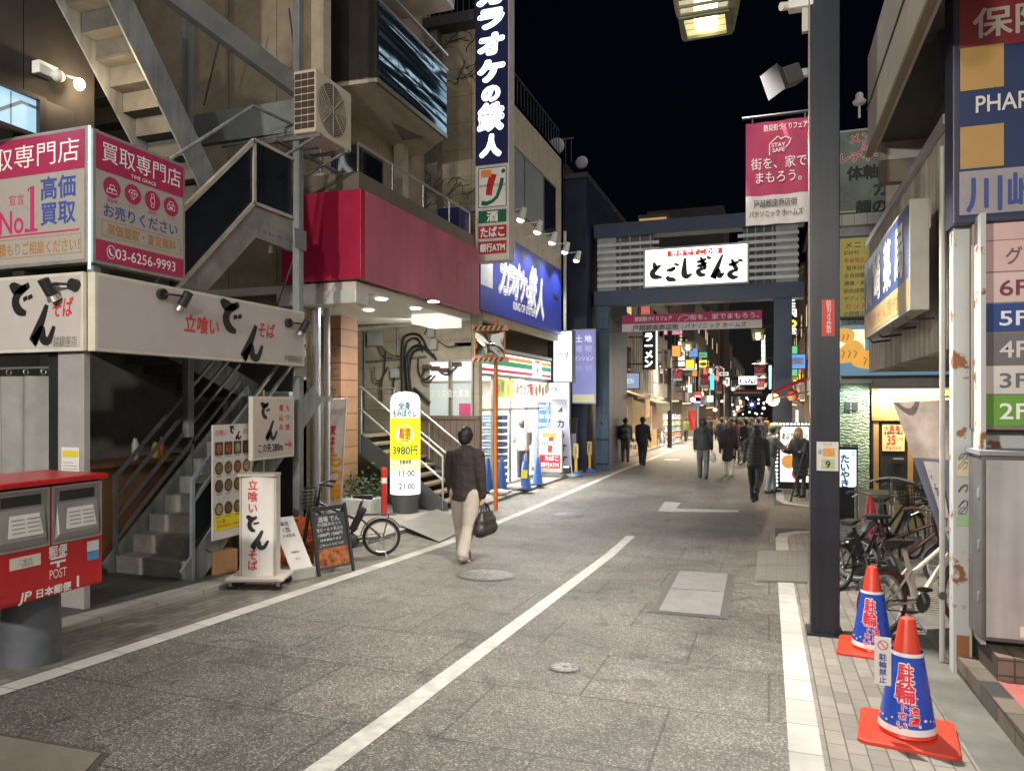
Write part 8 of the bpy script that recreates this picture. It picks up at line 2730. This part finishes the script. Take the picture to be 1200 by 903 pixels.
me.materials.append(mat('carrier_white', (.6, .6, .58), .5))
o = bpy.data.objects.new('bag_body', me)
COL.objects.link(o)
o.parent = wbag
put(MB().tube([(-.04, 0, .26), (0, 0, .38), (.04, 0, .26)], .008, 5), 'handle', _mc['carrier_white'], wbag, W=False)
person('woman in long black quilted coat and white trousers walking away', onG(854, 558), R(-2), 1.62, .12, -.15, .03, .2, .05, -.05, .5, .5, top=(.02, .02, .022), bottom=(.6, .57, .52), shoe=(.4, .35, .25), coat=.5, puffer=True, hood=True, female=True, hair=hairbrown, **P_)
person('man in black puffer jacket striding past the lit sandwich board', onG(886, 590), R(-8), 1.7, .35, -.55, .1, .65, .15, .1, .9, .3, lean=.12, top=(.022, .024, .026), bottom=(.016, .016, .017), coat=.86, puffer=True, hood=True, fine=.02)
person('man in grey jacket and pale green cap beside the lit sandwich board', onG(903, 577), R(-70), 1.66, .2, -.1, .1, .1, .9, .7, .5, .4, lean=.1, top=(.13, .15, .15), bottom=(.3, .36, .4), coat=.84, cap_col=(.18, .26, .2), **P_)
person('woman with long fair hair in a black coat standing at the easel', onG(938, 582), R(150), 1.6, .05, -.05, .02, .08, .4, .5, 1.3, 1.2, lean=.12, top=(.025, .025, .028), bottom=(.03, .03, .03), coat=.72, hair=mat('hair_fair', (.3, .17, .08), .5, var=.35, scale=30), hairlen=.34, female=True, boots=True, skirt=True, fine=.02)
t, hands, ch_ = person('person with grey backpack and beige vest standing by the portrait poster', onG(733, 541), R(10), 1.68, .12, -.12, .03, .1, .2, .2, .4, .4, top=(.07, .07, .08), bottom=(.12, .11, .1), vest=(.42, .34, .2), **P_)
bp_ = thing('backpack', 'grey backpack on the person in the beige vest', 'backpack', Vector(t.location) + Vector((.03, -.22, ch_.z - .42)), R(10))
mb = MB()
cap(mb, Vector((-.06, 0, .1)), Vector((.06, 0, .1)), .1, .1)
cap(mb, Vector((-.05, 0, .34)), Vector((.05, 0, .34)), .1, .1)
me = fuse(mb, .025, 3)
me.materials.append(mat('backpack_grey', (.14, .14, .15), .8))
o = bpy.data.objects.new('pack_body', me)
COL.objects.link(o)
o.parent = bp_
put(MB().box(-.1, .1, -.13, -.09, .04, .2), 'pocket', mat('backpack_dark', (.09, .09, .1), .8), bp_, W=False, bev=.02)
person('man all in dark navy with a dark backpack walking past the shop fronts', onG(753, 545), R(-5), 1.74, .2, -.15, .05, .2, .1, .2, .3, .4, top=(.02, .022, .035), bottom=(.022, .024, .04), coat=.8, vest=(.03, .03, .035), **P_)
person('woman in olive green jacket walking in the light of the bright shop', onG(804, 517), R(-8), 1.6, .22, -.25, .03, .3, .2, -.2, .3, .3, top=(.12, .15, .04), bottom=(.03, .03, .03), coat=.78, female=True, fine=.03)
pp = onG(613, 562, .07)
person('person in beige jacket bending towards the store window', pp, R(25), 1.64, .2, -.1, .1, .1, .7, .5, .5, .6, lean=.3, top=(.2, .18, .15), bottom=(.03, .03, .035), **P_)
# the crowd further down the street: a few figures, each copied and dressed anew
crowd = [person('person in black coat walking deep in the crowd', onG(870, 512), R(0), 1.68, .25, -.25, .05, .35, top=(.02, .02, .024), bottom=(.03, .03, .035), coat=.6, fine=.035, group='people in the far street crowd')[0],
         person('woman in dark coat with long hair deep in the crowd', onG(850, 514), R(0), 1.58, .15, -.2, .05, .3, top=(.05, .03, .03), bottom=(.05, .05, .06), coat=.5, hairlen=.2, female=True, fine=.035, group='people in the far street crowd')[0],
         person('man in beige coat facing the viewer in the crowd', onG(840, 516), R(180), 1.7, .25, -.25, .05, .35, top=(.15, .105, .06), bottom=(.03, .03, .04), coat=.7, fine=.035, group='people in the far street crowd')[0]]
spots = [(786, 508, 0, 'tan'), (797, 505, 1, 'dark'), (812, 506, 2, 'black'), (826, 503, 0, 'grey'), (833, 505, 1, 'navy'), (845, 503, 2, 'brown'), (856, 507, 0, 'black'), (862, 522, 1, 'black'), (868, 528, 0, 'dark brown'), (874, 519, 2, 'tan'),
         (881, 524, 1, 'grey'), (886, 514, 0, 'black'), (892, 518, 2, 'navy'), (877, 509, 0, 'dark'), (866, 507, 1, 'maroon'), (893, 507, 2, 'black'), (886, 505, 0, 'grey'), (852, 500, 1, 'brown'), (871, 501, 0, 'black'), (880, 500, 2, 'navy'),
         (860, 499, 0, 'grey'), (889, 499, 1, 'dark'), (842, 499, 2, 'black'), (846, 522, 0, 'maroon'), (840, 512, 1, 'black'), (876, 531, 2, 'grey'), (851, 526, 1, 'navy'), (864, 540, 0, 'maroon'), (879, 538, 1, 'black'), (894, 525, 0, 'brown'), (869, 517, 2, 'brown'), (872, 524, 0, 'black'), (848, 508, 2, 'dark brown'), (860, 512, 0, 'dark'), (885, 519, 1, 'dark brown'), (831, 514, 0, 'black'), (822, 509, 1, 'brown'), (874, 498, 0, 'tan'), (835, 511, 2, 'tan'), (898, 512, 0, 'mustard'), (866, 496, 1, 'dark'), (884, 497, 2, 'black'), (858, 531, 2, 'black'), (846, 531, 0, 'navy'), (868, 535, 1, 'black'), (875, 543, 0, 'dark'), (881, 530, 2, 'black'), (889, 532, 0, 'navy'), (856, 517, 1, 'dark'), (842, 506, 0, 'black'), (836, 508, 1, 'grey'), (818, 512, 0, 'black'), (808, 510, 1, 'navy'), (850, 519, 2, 'black'), (866, 522, 0, 'black'), (883, 511, 1, 'black'), (890, 521, 2, 'dark brown'), (853, 505, 0, 'navy')]
cols = {'tan': (.1, .07, .045), 'dark': (.035, .035, .04), 'black': (.018, .018, .02), 'grey': (.1, .1, .105), 'navy': (.02, .025, .06), 'brown': (.06, .04, .025), 'dark brown': (.06, .035, .025), 'maroon': (.06, .012, .016), 'mustard': (.22, .13, .025)}
cnt = {}
for i, (px, py, kd, cn) in enumerate(spots):
 p = onG(px, py)
 c = clone(crowd[kd], p, R(-6 + (i * 37) % 13) + (R(180) if i % 4 == 2 and kd != 2 else 0))
 where = 'by the left shop fronts' if px < 815 else 'in the middle of the lane' if px < 850 else 'in the densest part of the crowd' if px < 882 else 'along the right side shops'
 far = 'nearest row' if py > 515 else 'middle distance' if py > 504 else 'far end'
 c['label'] = 'person in %s %s %s, %s' % (cn, 'coat' if kd else 'long coat', where, far)
 for ch in c.children:
  if ch.name.startswith('jacket'):
   ch.data = ch.data.copy()
   ch.data.materials[0] = mat('cloth_t_crowd_' + cn.replace(' ', '_'), cols[cn], .8)
bpy.data.scenes.remove(TMP)
# ---------------------------------------------------------------- signs, lamps and stalls of the far street
def far_sign(name, label, box, Y, face, lines=(), depth=.2, case=None, cat='shop sign', group=None, arm=0):
 px0, py1, px1, py0 = box
 a, b = atY(px0, py1, Y), atY(px1, py0, Y)
 fr = Fr(a, (1, 0, 0), b.x - a.x, b.z - a.z)
 t = signbox(name, label, cat, fr, depth, face, case or dark, min(fr.w, fr.h) * .06, group)
 for m, s_, x, y, h, w, d in lines:
  letter(t, fr, m, [(s_, x * fr.w, y * fr.h, h * fr.h, w * fr.w if w and not d.get('vert') else (w * fr.h if w else None), dict(d, off=.02))])
 if arm:
  mb = MB()
  for q in (.15, .85):
   mb.bar(fr.p(0 if arm < 0 else fr.w, fr.h * q, -depth / 2), fr.p((0 if arm < 0 else fr.w) + arm, fr.h * q, -depth / 2), .06, .06)
  put(mb, 'bracket', dark, t)
 return t, fr
wl_ = lit('far_white_letter', (.9, .97, 1), 2.2)
t, fr = far_sign('noodle_vertical_sign', 'tall black ramen sign with white lit letters beyond the gate', (753, 433, 769, 387), 33, mat('black_face', (.02, .02, .02), .4), [(wl_, 'ラーメン', .45, .5, .2, .9, dict(vert=True, bold=.05))], .3, arm=-.9)
mb = MB()
for k in range(22):
 z = fr.h * (k + .5) / 22
 mb.ell(fr.p(fr.w + .02, z, .02), .035, .035, .035, 6, 4)
put(mb, 'bulbs', lit('tiny_bulbs', (.9, .95, 1), 2.5), t)
far_sign('screen_sign', 'grey blue lit square sign above the shop entrance beyond the gate', (732, 456, 750, 436), 31, lit('screen_face', (.28, .36, .5), .8), [(lit('screen_letter', (.7, .78, .9), 1), 'BON', .35, .5, .3, .45, {})], .7, mat('screen_case', (.03, .03, .045), .5), arm=-.3)
far_sign('pet_sign', 'tall narrow beige sign with dark writing beside the first left lamp', (775, 431, 786, 409), 39, mat('beige_face', (.4, .36, .3), .5), [(ink, 'おもちゃ', .5, .36, .15, .6, dict(vert=True, bold=.03)), (mat('far_blue_mark', (.03, .12, .3), .5), '■', .5, .83, .22, None, {})], .25, arm=-.4)
far_sign('letters_sign', 'small yellow lit sign reading ABC on the left row', (803, 432, 814, 421), 46, lit('abc_yellow', (1, .72, .05), 1.3), [(lit('abc_red', (.8, .3, .05), .8), 'ABC', .5, .66, .32, .7, {}), (_mc['abc_red'], '――', .5, .25, .2, .7, {})], .3, arm=-1.2)
far_sign('cyan_sign', 'slim cyan lit vertical sign on the left row', (832, 457, 837, 437), 62, lit('cyan_face', (.1, .7, .85), 1.3), [], .3, arm=-1)
far_sign('green_sign', 'green and white lit sign low on the left row', (828, 471, 836, 463), 60, lit('green_face', (.2, .8, .45), .9), [(wl_, '薬', .5, .5, .5, None, {})], .3, arm=-1)
far_sign('small_white_sign', 'small white lit sign above the red shop signs', (806, 460, 811, 450), 50, lit('small_white_face', (.9, .95, 1), 1.2), [], .2, arm=-1)
far_sign('white_sign', 'white lit sign high on the left before the far gate', (850, 452, 855, 442), 80, lit('white_far_face', (.9, 1, 1), 1.4), [], .3, arm=-1.5)
far_sign('orange_sign', 'orange lit sign behind the yellow sign', (795, 433, 800, 408), 50, lit('orange_face', (.9, .38, .06), .7), [], .3, arm=-1)
far_sign('orange_sign', 'orange lit square low on the left row near the traffic signs', (811, 441, 817, 434), 56, lit('orange_face', (.9, .38, .06)  , .7), [], .3, arm=-1)
far_sign('pink_vertical_sign', 'red and white lit vertical sign behind the gate pillar on the left', (730, 426, 735, 395), 36, lit('pink_face', (.9, .5, .5), .8), [], .3, arm=-.5)
far_sign('neon_vertical_sign', 'tall white lit vertical sign with red letters on the right row', (892, 425, 897, 392), 44, lit('neon_face', (.75, .95, 1), 1.6), [(redink, 'カラオケ館', .5, .5, .17, .9, dict(vert=True))], .3, arm=1)
far_sign('neon_vertical_sign', 'blue lit vertical sign by the right gate pillar', (901, 456, 904, 428), 36, lit('neon_blue_face', (.2, .6, 1), 1.6), [], .3, arm=.8)
far_sign('neon_vertical_sign', 'white and yellow lit vertical letters beside the right gate pillar', (925, 392, 933, 338), 25, mat('neon_dark_face', (.02, .02, .03), .4), [(wl_, 'OPEN', .5, .68, .16, .56, dict(vert=True, bold=.04)), (lit('neon_yellow', (1, .8, .05), 1.5), '◎', .5, .24, .16, None, dict(bold=.04)), (wl_, '営', .5, .08, .14, None, {})], .25, arm=.6)
far_sign('right_white_sign', 'white lit sign on the right row above the red awning', (949, 452, 956, 436), 21, lit('right_white_face', (.9, .95, 1), 1.2), [(redink, '酒場', .5, .5, .4, .8, dict(vert=True))], .3, arm=.3)
far_sign('right_white_sign', 'slim white lit sign low beside the sandwich board', (932, 500, 936, 480), 24.2, lit('right_low_face', (.9, .95, .9), 1.0), [], .2)
for box, Y, lb in (((789, 446, 799, 433), 40.3, 'red pole banner on the first left lamp post'), ((821, 454, 830, 439), 56.7, 'red pole banner on the second left lamp post'), ((840, 461, 846, 448), 75.7, 'pink pole banner on the third left lamp post'),
                   ((884, 440, 896, 427), 35.2, 'red pole banner on the right lamp post behind the gate'), ((887, 456, 896, 443), 51.2, 'pink pole banner further down the right row')):
 a, b = atY(box[0], box[1], Y), atY(box[2], box[3], Y)
 fr = Fr(a, (1, 0, 0), b.x - a.x, b.z - a.z)
 t = cloth_banner('pole_banner', lb, fr, [(whiteink, [('街を、家で', .5, .62, fr.h * .13, fr.w * .8, {}), ('まもろう。', .5, .42, fr.h * .13, fr.w * .7, {})])], .22, .02, 'banners on the far lamp posts')
 put(MB().tube([(a.x - .1, Y, b.z + .03), (b.x + .15, Y, b.z + .03)], .02, 6), 'hanger_rod', black, t)
# far gate with its sign and banner
t, fr = far_sign('far_gate_sign', 'small white lit gate sign far down the street', (865, 451, 888, 440), 106, lit('far_gate_face', (.95, 1, 1), 2.0), [], .4, cat='sign')
mb = MB()
for s_, x in zip(('to', 'go', 'si', 'gi', 'n', 'za'), range(6)):
 brush(mb, fr, GATE[s_], fr.w * (.08 + .145 * x), fr.h * .2, fr.w * .11, fr.h * .5, .16, .01)
put(mb, 'brush_lettering', ink, t)
a, b = atY(860, 461, 106.3), atY(893, 456, 106.3)
fr = Fr(a, (1, 0, 0), b.x - a.x, b.z - a.z)
cloth_banner('street_banner', 'pale pink cloth banner under the far gate sign', fr, [], .4, .02)
t = thing('far_gate', 'dark far gate frame carrying the small lit sign', 'street gate', (-2.3, 106.6, gz(106)))
g = gz(106)
put(MB().box(-5.4, .9, 106.4, 106.9, g + 4.6, g + 5.1), 'beam', gm, t)
put(MB().box(-5.4, .9, 106.4, 106.9, g + 6.9, g + 7.3), 'beam', gm, t)
for x in (-5.4, .4):
 put(MB().box(x, x + .5, 106.4, 106.9, g, g + 4.6), 'pillar', gm, t)
 put(MB().box(x + .05, x + .45, 106.45, 106.85, g + 5.1, g + 6.9), 'post', gm, t)
p = atY(881, 474, 110)
t = thing('blue_illumination', 'bright blue star light hanging deep in the street', 'light', p)
put(MB().ell(p, .22, .22, .22, 12, 8), 'blue_bulb', lit('blue_led', (.25, .3, 1), 12), t, smooth=True)
mb = MB()
for k in range(8):
 a = k * math.pi / 4
 mb.bar(p, p + Vector((math.cos(a) * .7, 0, math.sin(a) * .7)), .03, .03)
put(mb, 'star_rays', lit('blue_led_rays', (.15, .2, .9), 1.5), t)
# a thicket of small projecting signs along both rows
rnd = random.Random(21)
words_ = ['居酒屋', '薬', '酒', '肉', 'カフェ', '寿司', '本', '花', '眼鏡', '靴', '餃子', '茶', '整体', '歯科']
hues = [('red', (.85, .08, .06)), ('yellow', (1, .75, .1)), ('green', (.15, .6, .3)), ('blue', (.12, .35, .9)), ('white', (.95, .95, .9)), ('orange', (1, .42, .08)), ('pink', (.9, .3, .45))]
kinds = ['slim vertical', 'small square', 'wide low']
n = 0
for Y in (35, 43, 45, 49, 52, 55, 59, 61, 65, 70, 73, 79, 86, 90, 98, 112, 120, 130):
 for side in (-1, 1):
  hn, hc = hues[(n * 3 + n // 7) % 7]
  kn = kinds[n % 3]
  w, h = ((.5, 1.7), (.7, .7), (1.1, .5))[n % 3]
  x = -5.95 + .12 + rnd.random() * .3 if side < 0 else 1.75 - w - rnd.random() * .3
  z = gz(Y) + (3.1 + rnd.random() * 1.6 if n % 2 else 4.8 + rnd.random() * 2)
  fr = Fr((x, Y, z), (1, 0, 0), w, h)
  dist = 'at the start' if Y < 50 else 'midway along' if Y < 66 else 'well down' if Y < 100 else 'at the far end of'
  wd = words_[n % len(words_)]
  t = signbox('projecting_sign', '%s %s sign with %s writing projecting %s the %s row' % (kn, hn, 'dark' if hn in ('white', 'yellow') else 'pale', dist + (' of' if Y < 50 else ''), 'left' if side < 0 else 'right'), 'shop sign', fr, .2, lit('thicket_' + hn, hc, .7 + .5 * rnd.random() if False else .9), dark, .04, 'small signs along the far street')
  v = n % 3 == 0 and len(wd) > 1
  letter(t, fr, ink if hn in ('white', 'yellow') else whiteink, [(wd, w / 2, h / 2, min(.3, h * .55) if not v else h * .8 / len(wd) * .8, h * .85 if v else w * .75, dict(vert=v, bold=.03, off=.02))])
  mb = MB()
  xw = -6.05 if side < 0 else 1.85
  xe = fr.o.x if side < 0 else fr.o.x + w
  mb.bar((xe, Y + .1, z + h * .5), (xw, Y + .1, z + h * .5), .05, .05)
  put(mb, 'bracket', dark, t)
  n += 1
# small lamps and shop lights in the distance
rnd = random.Random(9)
_r8 = random.Random(77)
lamps_ = [(_r8.uniform(860, 896), _r8.uniform(466, 486), _r8.uniform(112, 165), _r8.choice([(1, .75, .4), (1, .9, .75), (.6, 1, .8), (1, .5, .4), (1, .85, .6), (.9, .95, 1)])) for _ in range(22)] + [(846, 470, 90, (1, .75, .4)), (822, 462, 54, (1, .9, .75)), (838, 480, 60, (1, .85, .6)), (812, 468, 48, (1, .95, .85)), (900, 470, 60, (1, .8, .5)), (895, 478, 75, (1, .85, .6)), (868, 470, 112, (1, .6, .5)), (875, 466, 118, (.6, 1, .8)), (858, 474, 110, (1, .8, .4)), (889, 468, 112, (1, .9, .7)), (864, 480, 120, (1, .5, .4)), (848, 462, 95, (1, .85, .5))]
for px, py, Y, c in lamps_:
 p = atY(px, py, Y)
 t = thing('shop_lamp', 'small %s glowing shop lamp %s' % ('reddish' if c[1] < .65 else 'greenish' if c[0] < .7 else 'orange' if c[2] < .55 else 'white', 'over the heads of the crowd' if px > 855 and px < 892 else 'along the right row' if px >= 892 else 'along the left row'), 'lamp', p, 0, 'small lamps in the far street')
 put(MB().ell(p, .16, .16, .14, 10, 6), 'bulb', lit('dot_%d%d%d' % tuple(int(9 * x) for x in c), c, 4), t, smooth=True)
 put(MB().cyl(p + Vector((0, 0, .1)), p + Vector((0, 0, .4)), .02), 'cord', black, t)
# traffic signs on the left row
for (px, py, nm, m1) in ((818, 464, 'red round no-entry sign on the left row', redink), (817, 471, 'blue round traffic sign below the no-entry sign', mat('sign_blue', (.02, .08, .4), .4))):
 p = atY(px, py, 49)
 fr = Fr(p, (1, 0, 0))
 t = thing('traffic_sign', nm, 'traffic sign', p)
 put(MB().cyl(p + Vector((0, .02, 0)), p, .3, n=24), 'disc', m1, t)
 panel(t, 'bar', whiteink, fr, -.2, -.05, .2, .05, .004)
 put(MB().tube([p + Vector((0, .05, .3)), (p.x, p.y + .05, gz(49))], .03, 8), 'pole', steel, t)
# first shops beyond the gate: awnings, poster, sign boards, stools
t = thing('shop_awning', 'dark green shop awning under the ribbed house front', 'awning', (-5.4, 37, gz(37) + 2.3))
put(MB().prism([(-6.0, 34.4, gz(37) + 2.75), (-6.0, 34.4, gz(37) + 2.55), (-4.95, 34.4, gz(37) + 2.2), (-4.95, 34.4, gz(37) + 2.4)], (0, 5, 0)), 'canvas', mat('awning_green', (.07, .08, .06), .8), t)
put(MB().box(-4.97, -4.93, 34.4, 39.4, gz(37) + 2.0, gz(37) + 2.22), 'valance', mat('awning_green_edge', (.1, .11, .08), .8), t)
t = thing('shop_awning', 'narrow tan awning over the portrait poster beyond the gate', 'awning', (-5.5, 32, gz(32) + 2.4))
put(MB().prism([(-6.0, 30.2, gz(32) + 2.9), (-6.0, 30.2, gz(32) + 2.75), (-5.1, 30.2, gz(32) + 2.5), (-5.1, 30.2, gz(32) + 2.6)], (0, 3.4, 0)), 'canvas', mat('awning_tan', (.2, .17, .13), .8), t)
put(MB().box(-5.12, -5.08, 32.2, 33.4, gz(32) + 1.7, gz(32) + 2.5), 'cloth_flap', mat('flap_tan', (.5, .35, .2), .8), t)
a, b = atY(721, 497, 30.5), atY(735, 475, 30.5)
fr = Fr(a, (1, 0, 0), b.x - a.x, b.z - a.z)
t = signbox('portrait_poster', 'framed dark poster of a man in a suit on the shop front beyond the gate', 'poster', fr, .08, mat('poster_black', (.03, .028, .03), .4), mat('poster_frame', (.5, .48, .45), .5), .05)
put(fr.disc(MB(), fr.w / 2, fr.h * .62, .11, .006, 20, .14), 'face_picture', mat('poster_skin', (.5, .28, .2), .6), t)
put(fr.poly(MB(), [(fr.w * .22, .08), (fr.w * .78, .08), (fr.w * .68, fr.h * .42), (fr.w * .32, fr.h * .42)], .005), 'suit_picture', mat('poster_suit', (.09, .09, .1), .6), t)
put(fr.poly(MB(), [(fr.w * .44, .1), (fr.w * .56, .1), (fr.w * .54, fr.h * .42), (fr.w * .46, fr.h * .42)], .008), 'shirt_picture', mat('poster_shirt', (.6, .6, .62), .6), t)
for (px, py, w, h, lb, tx, c) in ((742, 533, .5, 1.0, 'small white A-frame sign between the two people by the shop fronts', '営業中', (.6, .6, .6)), (765, 525, .45, 1.05, 'pale wooden A-frame easel sign beside the parked bicycles', '', (.5, .36, .2)), (715, 531, .5, .5, 'low white sign at the foot of the gate pillar', '', (.6, .6, .58))):
 p = onG(px, py)
 t = thing('pavement_sign', lb, 'sign board', p, R(12))
 fr = Fr((-w / 2, 0, .12), (1, 0, 0), w, h - .12, v=(0, .18, 1))
 put(fr.slab(MB(), 0, 0, w, h - .14, -.02, 0), 'board', mat('aboard_%02d' % int(c[2] * 99), c, .6), t, W=False)
 for x in (-w / 2, w / 2):
  put(MB().bar((x, 0, 0), (x, .18 * h, h), .03, .03), 'leg', dark, t, W=False)
  put(MB().bar((x, .36 * h, 0), (x, .18 * h, h), .03, .03), 'leg', dark, t, W=False)
 if tx:
  letter(t, fr, ink, [(tx, w / 2, h * .55, .16, w * .8, dict(bold=.03, off=.01)), ('そば', w / 2, h * .25, .2, w * .6, dict(bold=.03, off=.01))], W=False)
bk = bike('silver city bicycle parked by the shop fronts beyond the gate', onG(772, 524), R(110), (.3, .3, .3), .33, 1.08, wire, small=True, group='bicycles parked beyond the gate')
for px, py, rz, lb in ((778, 522, 105, 'grey bicycle parked next to the green awning shop'), (783, 519, 112, 'grey bicycle furthest along beside the left lamp post'), (868, 545, 75, 'bicycle being pushed behind the woman in the quilted coat')):
 clone(bk, onG(px, py), R(rz), lb)
# goods stands of the bright shop
for px, py, c, lb in ((797, 519, (.4, .35, .3), 'tall goods rack of the bright shop beyond the left lamp'), (790, 521, (.3, .28, .3), 'shorter goods rack at the doorway of the bright shop')):
 p = onG(px, py)
 t = thing('goods_rack', lb, 'rack', (-5.6, p.y, gz(p.y)))
 for k in range(5):
  o = put(MB().box(-.3, .3, -.5, .5, .1 + k * .36, .13 + k * .36), 'shelf', white, t, W=False)
  put(MB().box(-.24, .26, -.45, .45, .131 + k * .36, .34 + k * .36), 'goods', mat('goods_%d' % k, [(.5, .45, .4), (.45, .2, .12), (.2, .3, .25), (.5, .42, .15), (.4, .38, .42)][k], .6, var=.8, scale=9), o, W=False)
 for x in (-.3, .3):
  for y in (-.5, .5):
   put(MB().bar((x, y, 0), (x, y, 1.85), .03, .03), 'upright', steel, t, W=False)
t = thing('red_nobori', 'red nobori flags before the bright shop on the left', 'flag', onG(806, 515))
q = atY(803, 505, 46)
put(MB().tube([(0, 0, 0), (0, 0, 2.2)], .014), 'pole', flagpole, t, W=False)
put(MB().grid(lambda u, v: Vector((.02 + .5 * u, .04 * math.sin(u * 5 + v * 4), .7 + 1.45 * v)), 6, 10), 'cloth', mat('nobori_red', (.55, .05, .05), .8), t, W=False)
# right: red awning, lantern bulbs, lit sandwich board, easel
t = thing('red_awning', 'red edged awning reaching over the street from the white corner building', 'awning', (1.2, 20, gz(20) + 2.4))
p0, p1 = atY(898, 471, 20.5), atY(957, 445, 20.0)
z1, z2 = p0.z, p1.z
put(MB().prism([(1.5, 18.2, z2 + .35), (1.5, 18.2, z2 + .28), (.1, 18.2, z1 + .2), (.1, 18.2, z1 + .27)], (0, 3.2, 0)), 'canvas', mat('awning_red', (.5, .04, .03), .7), t)
put(MB().box(.07, .11, 18.2, 21.4, z1 + .0, z1 + .26), 'valance', mat('awning_cream', (.55, .4, .28), .7), t)
put(MB().tube([(1.5, 18.3, z2 - .2), (.1, 18.3, z1 + .1)], .025), 'arm', alu, t)
for i, (px, py, Y, rr, lb) in enumerate(((906, 468, 19.2, .15, 'glowing round bulb lantern under the red awning edge'), (929, 463, 19.6, .14, 'dim reddish paper lantern under the red awning'))):
 p = atY(px, py, Y)
 t = thing('lantern', lb, 'lantern', p)
 put(MB().lathe([(.02, rr), (rr * .7, rr * .8), (rr, .2 * rr), (rr, -.3 * rr), (rr * .6, -.9 * rr), (.03, -rr)], p, 18), 'shade', lit('lantern_glow', (1, .62, .25), 4) if i == 0 else mat('lantern_paper_red', (.4, .08, .03), .6), t, smooth=True)
 put(MB().cyl(p + Vector((0, 0, rr)), p + Vector((0, 0, rr + .25)), .012), 'cord', black, t)
 if i == 0:
  light('lantern_light', 'POINT', p + Vector((0, -.1, -rr - .08)), 70, (1, .75, .45), t, .03)
p = onG(929, 576)
t = thing('sandwich_board', 'brightly lit menu sandwich board with a frame of white bulbs', 'sandwich board', p, R(5))
put(MB().box(-.42, .42, -.05, .05, .08, 1.72), 'board', black, t, W=False, bev=.01)
for x in (-.42, .42):
 put(MB().bar((x, -.3, 0), (x, .0, .6), .04, .04), 'leg', black, t, W=False)
fq = Fr((-.3, -.052, .25), (1, 0, 0), .66, 1.36)
panel(t, 'lit_face', lit('board_lit', (.95, .95, .88), 1.0, True), fq, 0, 0, .66, 1.36, .003, W=False)
letter(t, fq, ink, [('あぶラーメン', .33, 1.13, .16, .58, dict(bold=.04, off=.007)), ('こだわり店', .33, 1.28, .06, .4, dict(off=.007))], W=False)
letter(t, fq, redink, [('830円', .36, .9, .13, .44, dict(bold=.03, off=.007)), ('大盛無料', .36, .76, .08, .4, dict(bold=.03, off=.007))], W=False)
put(fq.disc(MB(), .2, .5, .17, .006, 24), 'dish_picture', lit('dish_orange', (.75, .35, .08), .7), t, W=False)
put(fq.disc(MB(), .42, .2, .15, .006, 24), 'dish_picture', lit('dish_red', (.6, .06, .05), .6), t, W=False)
for k in range(30):
 if k < 17:
  q = (-.38, -.06, .16 + k * .095)
 elif k < 26:
  q = (-.38 + (k - 16) * .085, -.06, 1.68)
 else:
  q = (.4, -.06, 1.6 - (k - 26) * .1)
 put(MB().ell(q, .026, .026, .026, 8, 6), 'bulb', lit('board_bulb', (1, .97, .9), 5), t, W=False, smooth=True)
light('bulb_glow', 'POINT', (-.42, -.3, 1.3), 30, (1, .96, .85), t, .015, W=False)
p = onG(944, 588)
t = thing('easel', 'tall black folding easel standing in front of the fair haired woman', 'easel', p, R(-10))
for a, b in (((-.3, -.1, 0), (.02, .1, 1.35)), ((.34, -.1, 0), (.06, .1, 1.35)), ((.05, .5, 0), (.04, .12, 1.3))):
 put(MB().bar(a, b, .04, .03), 'leg', black, t, W=False)
put(MB().bar((-.16, 0, .6), (.22, 0, .6), .03, .04), 'ledge', black, t, W=False)
# overhead wires and far roof details
t = thing('overhead_wires', 'thin black overhead wires along the far street', 'wires', (-3, 60, 4))
mb = MB()
for x, z in ((-5.4, 5.4), (-5.7, 6.0), (1.2, 5.6)):
 mb.tube([(x, 26 + k * 8, z + gz(26 + k * 8) - .25 * math.sin(k * math.pi / 2) ** 2) for k in range(10)], .015, 4)
put(mb, 'wires', black, t)
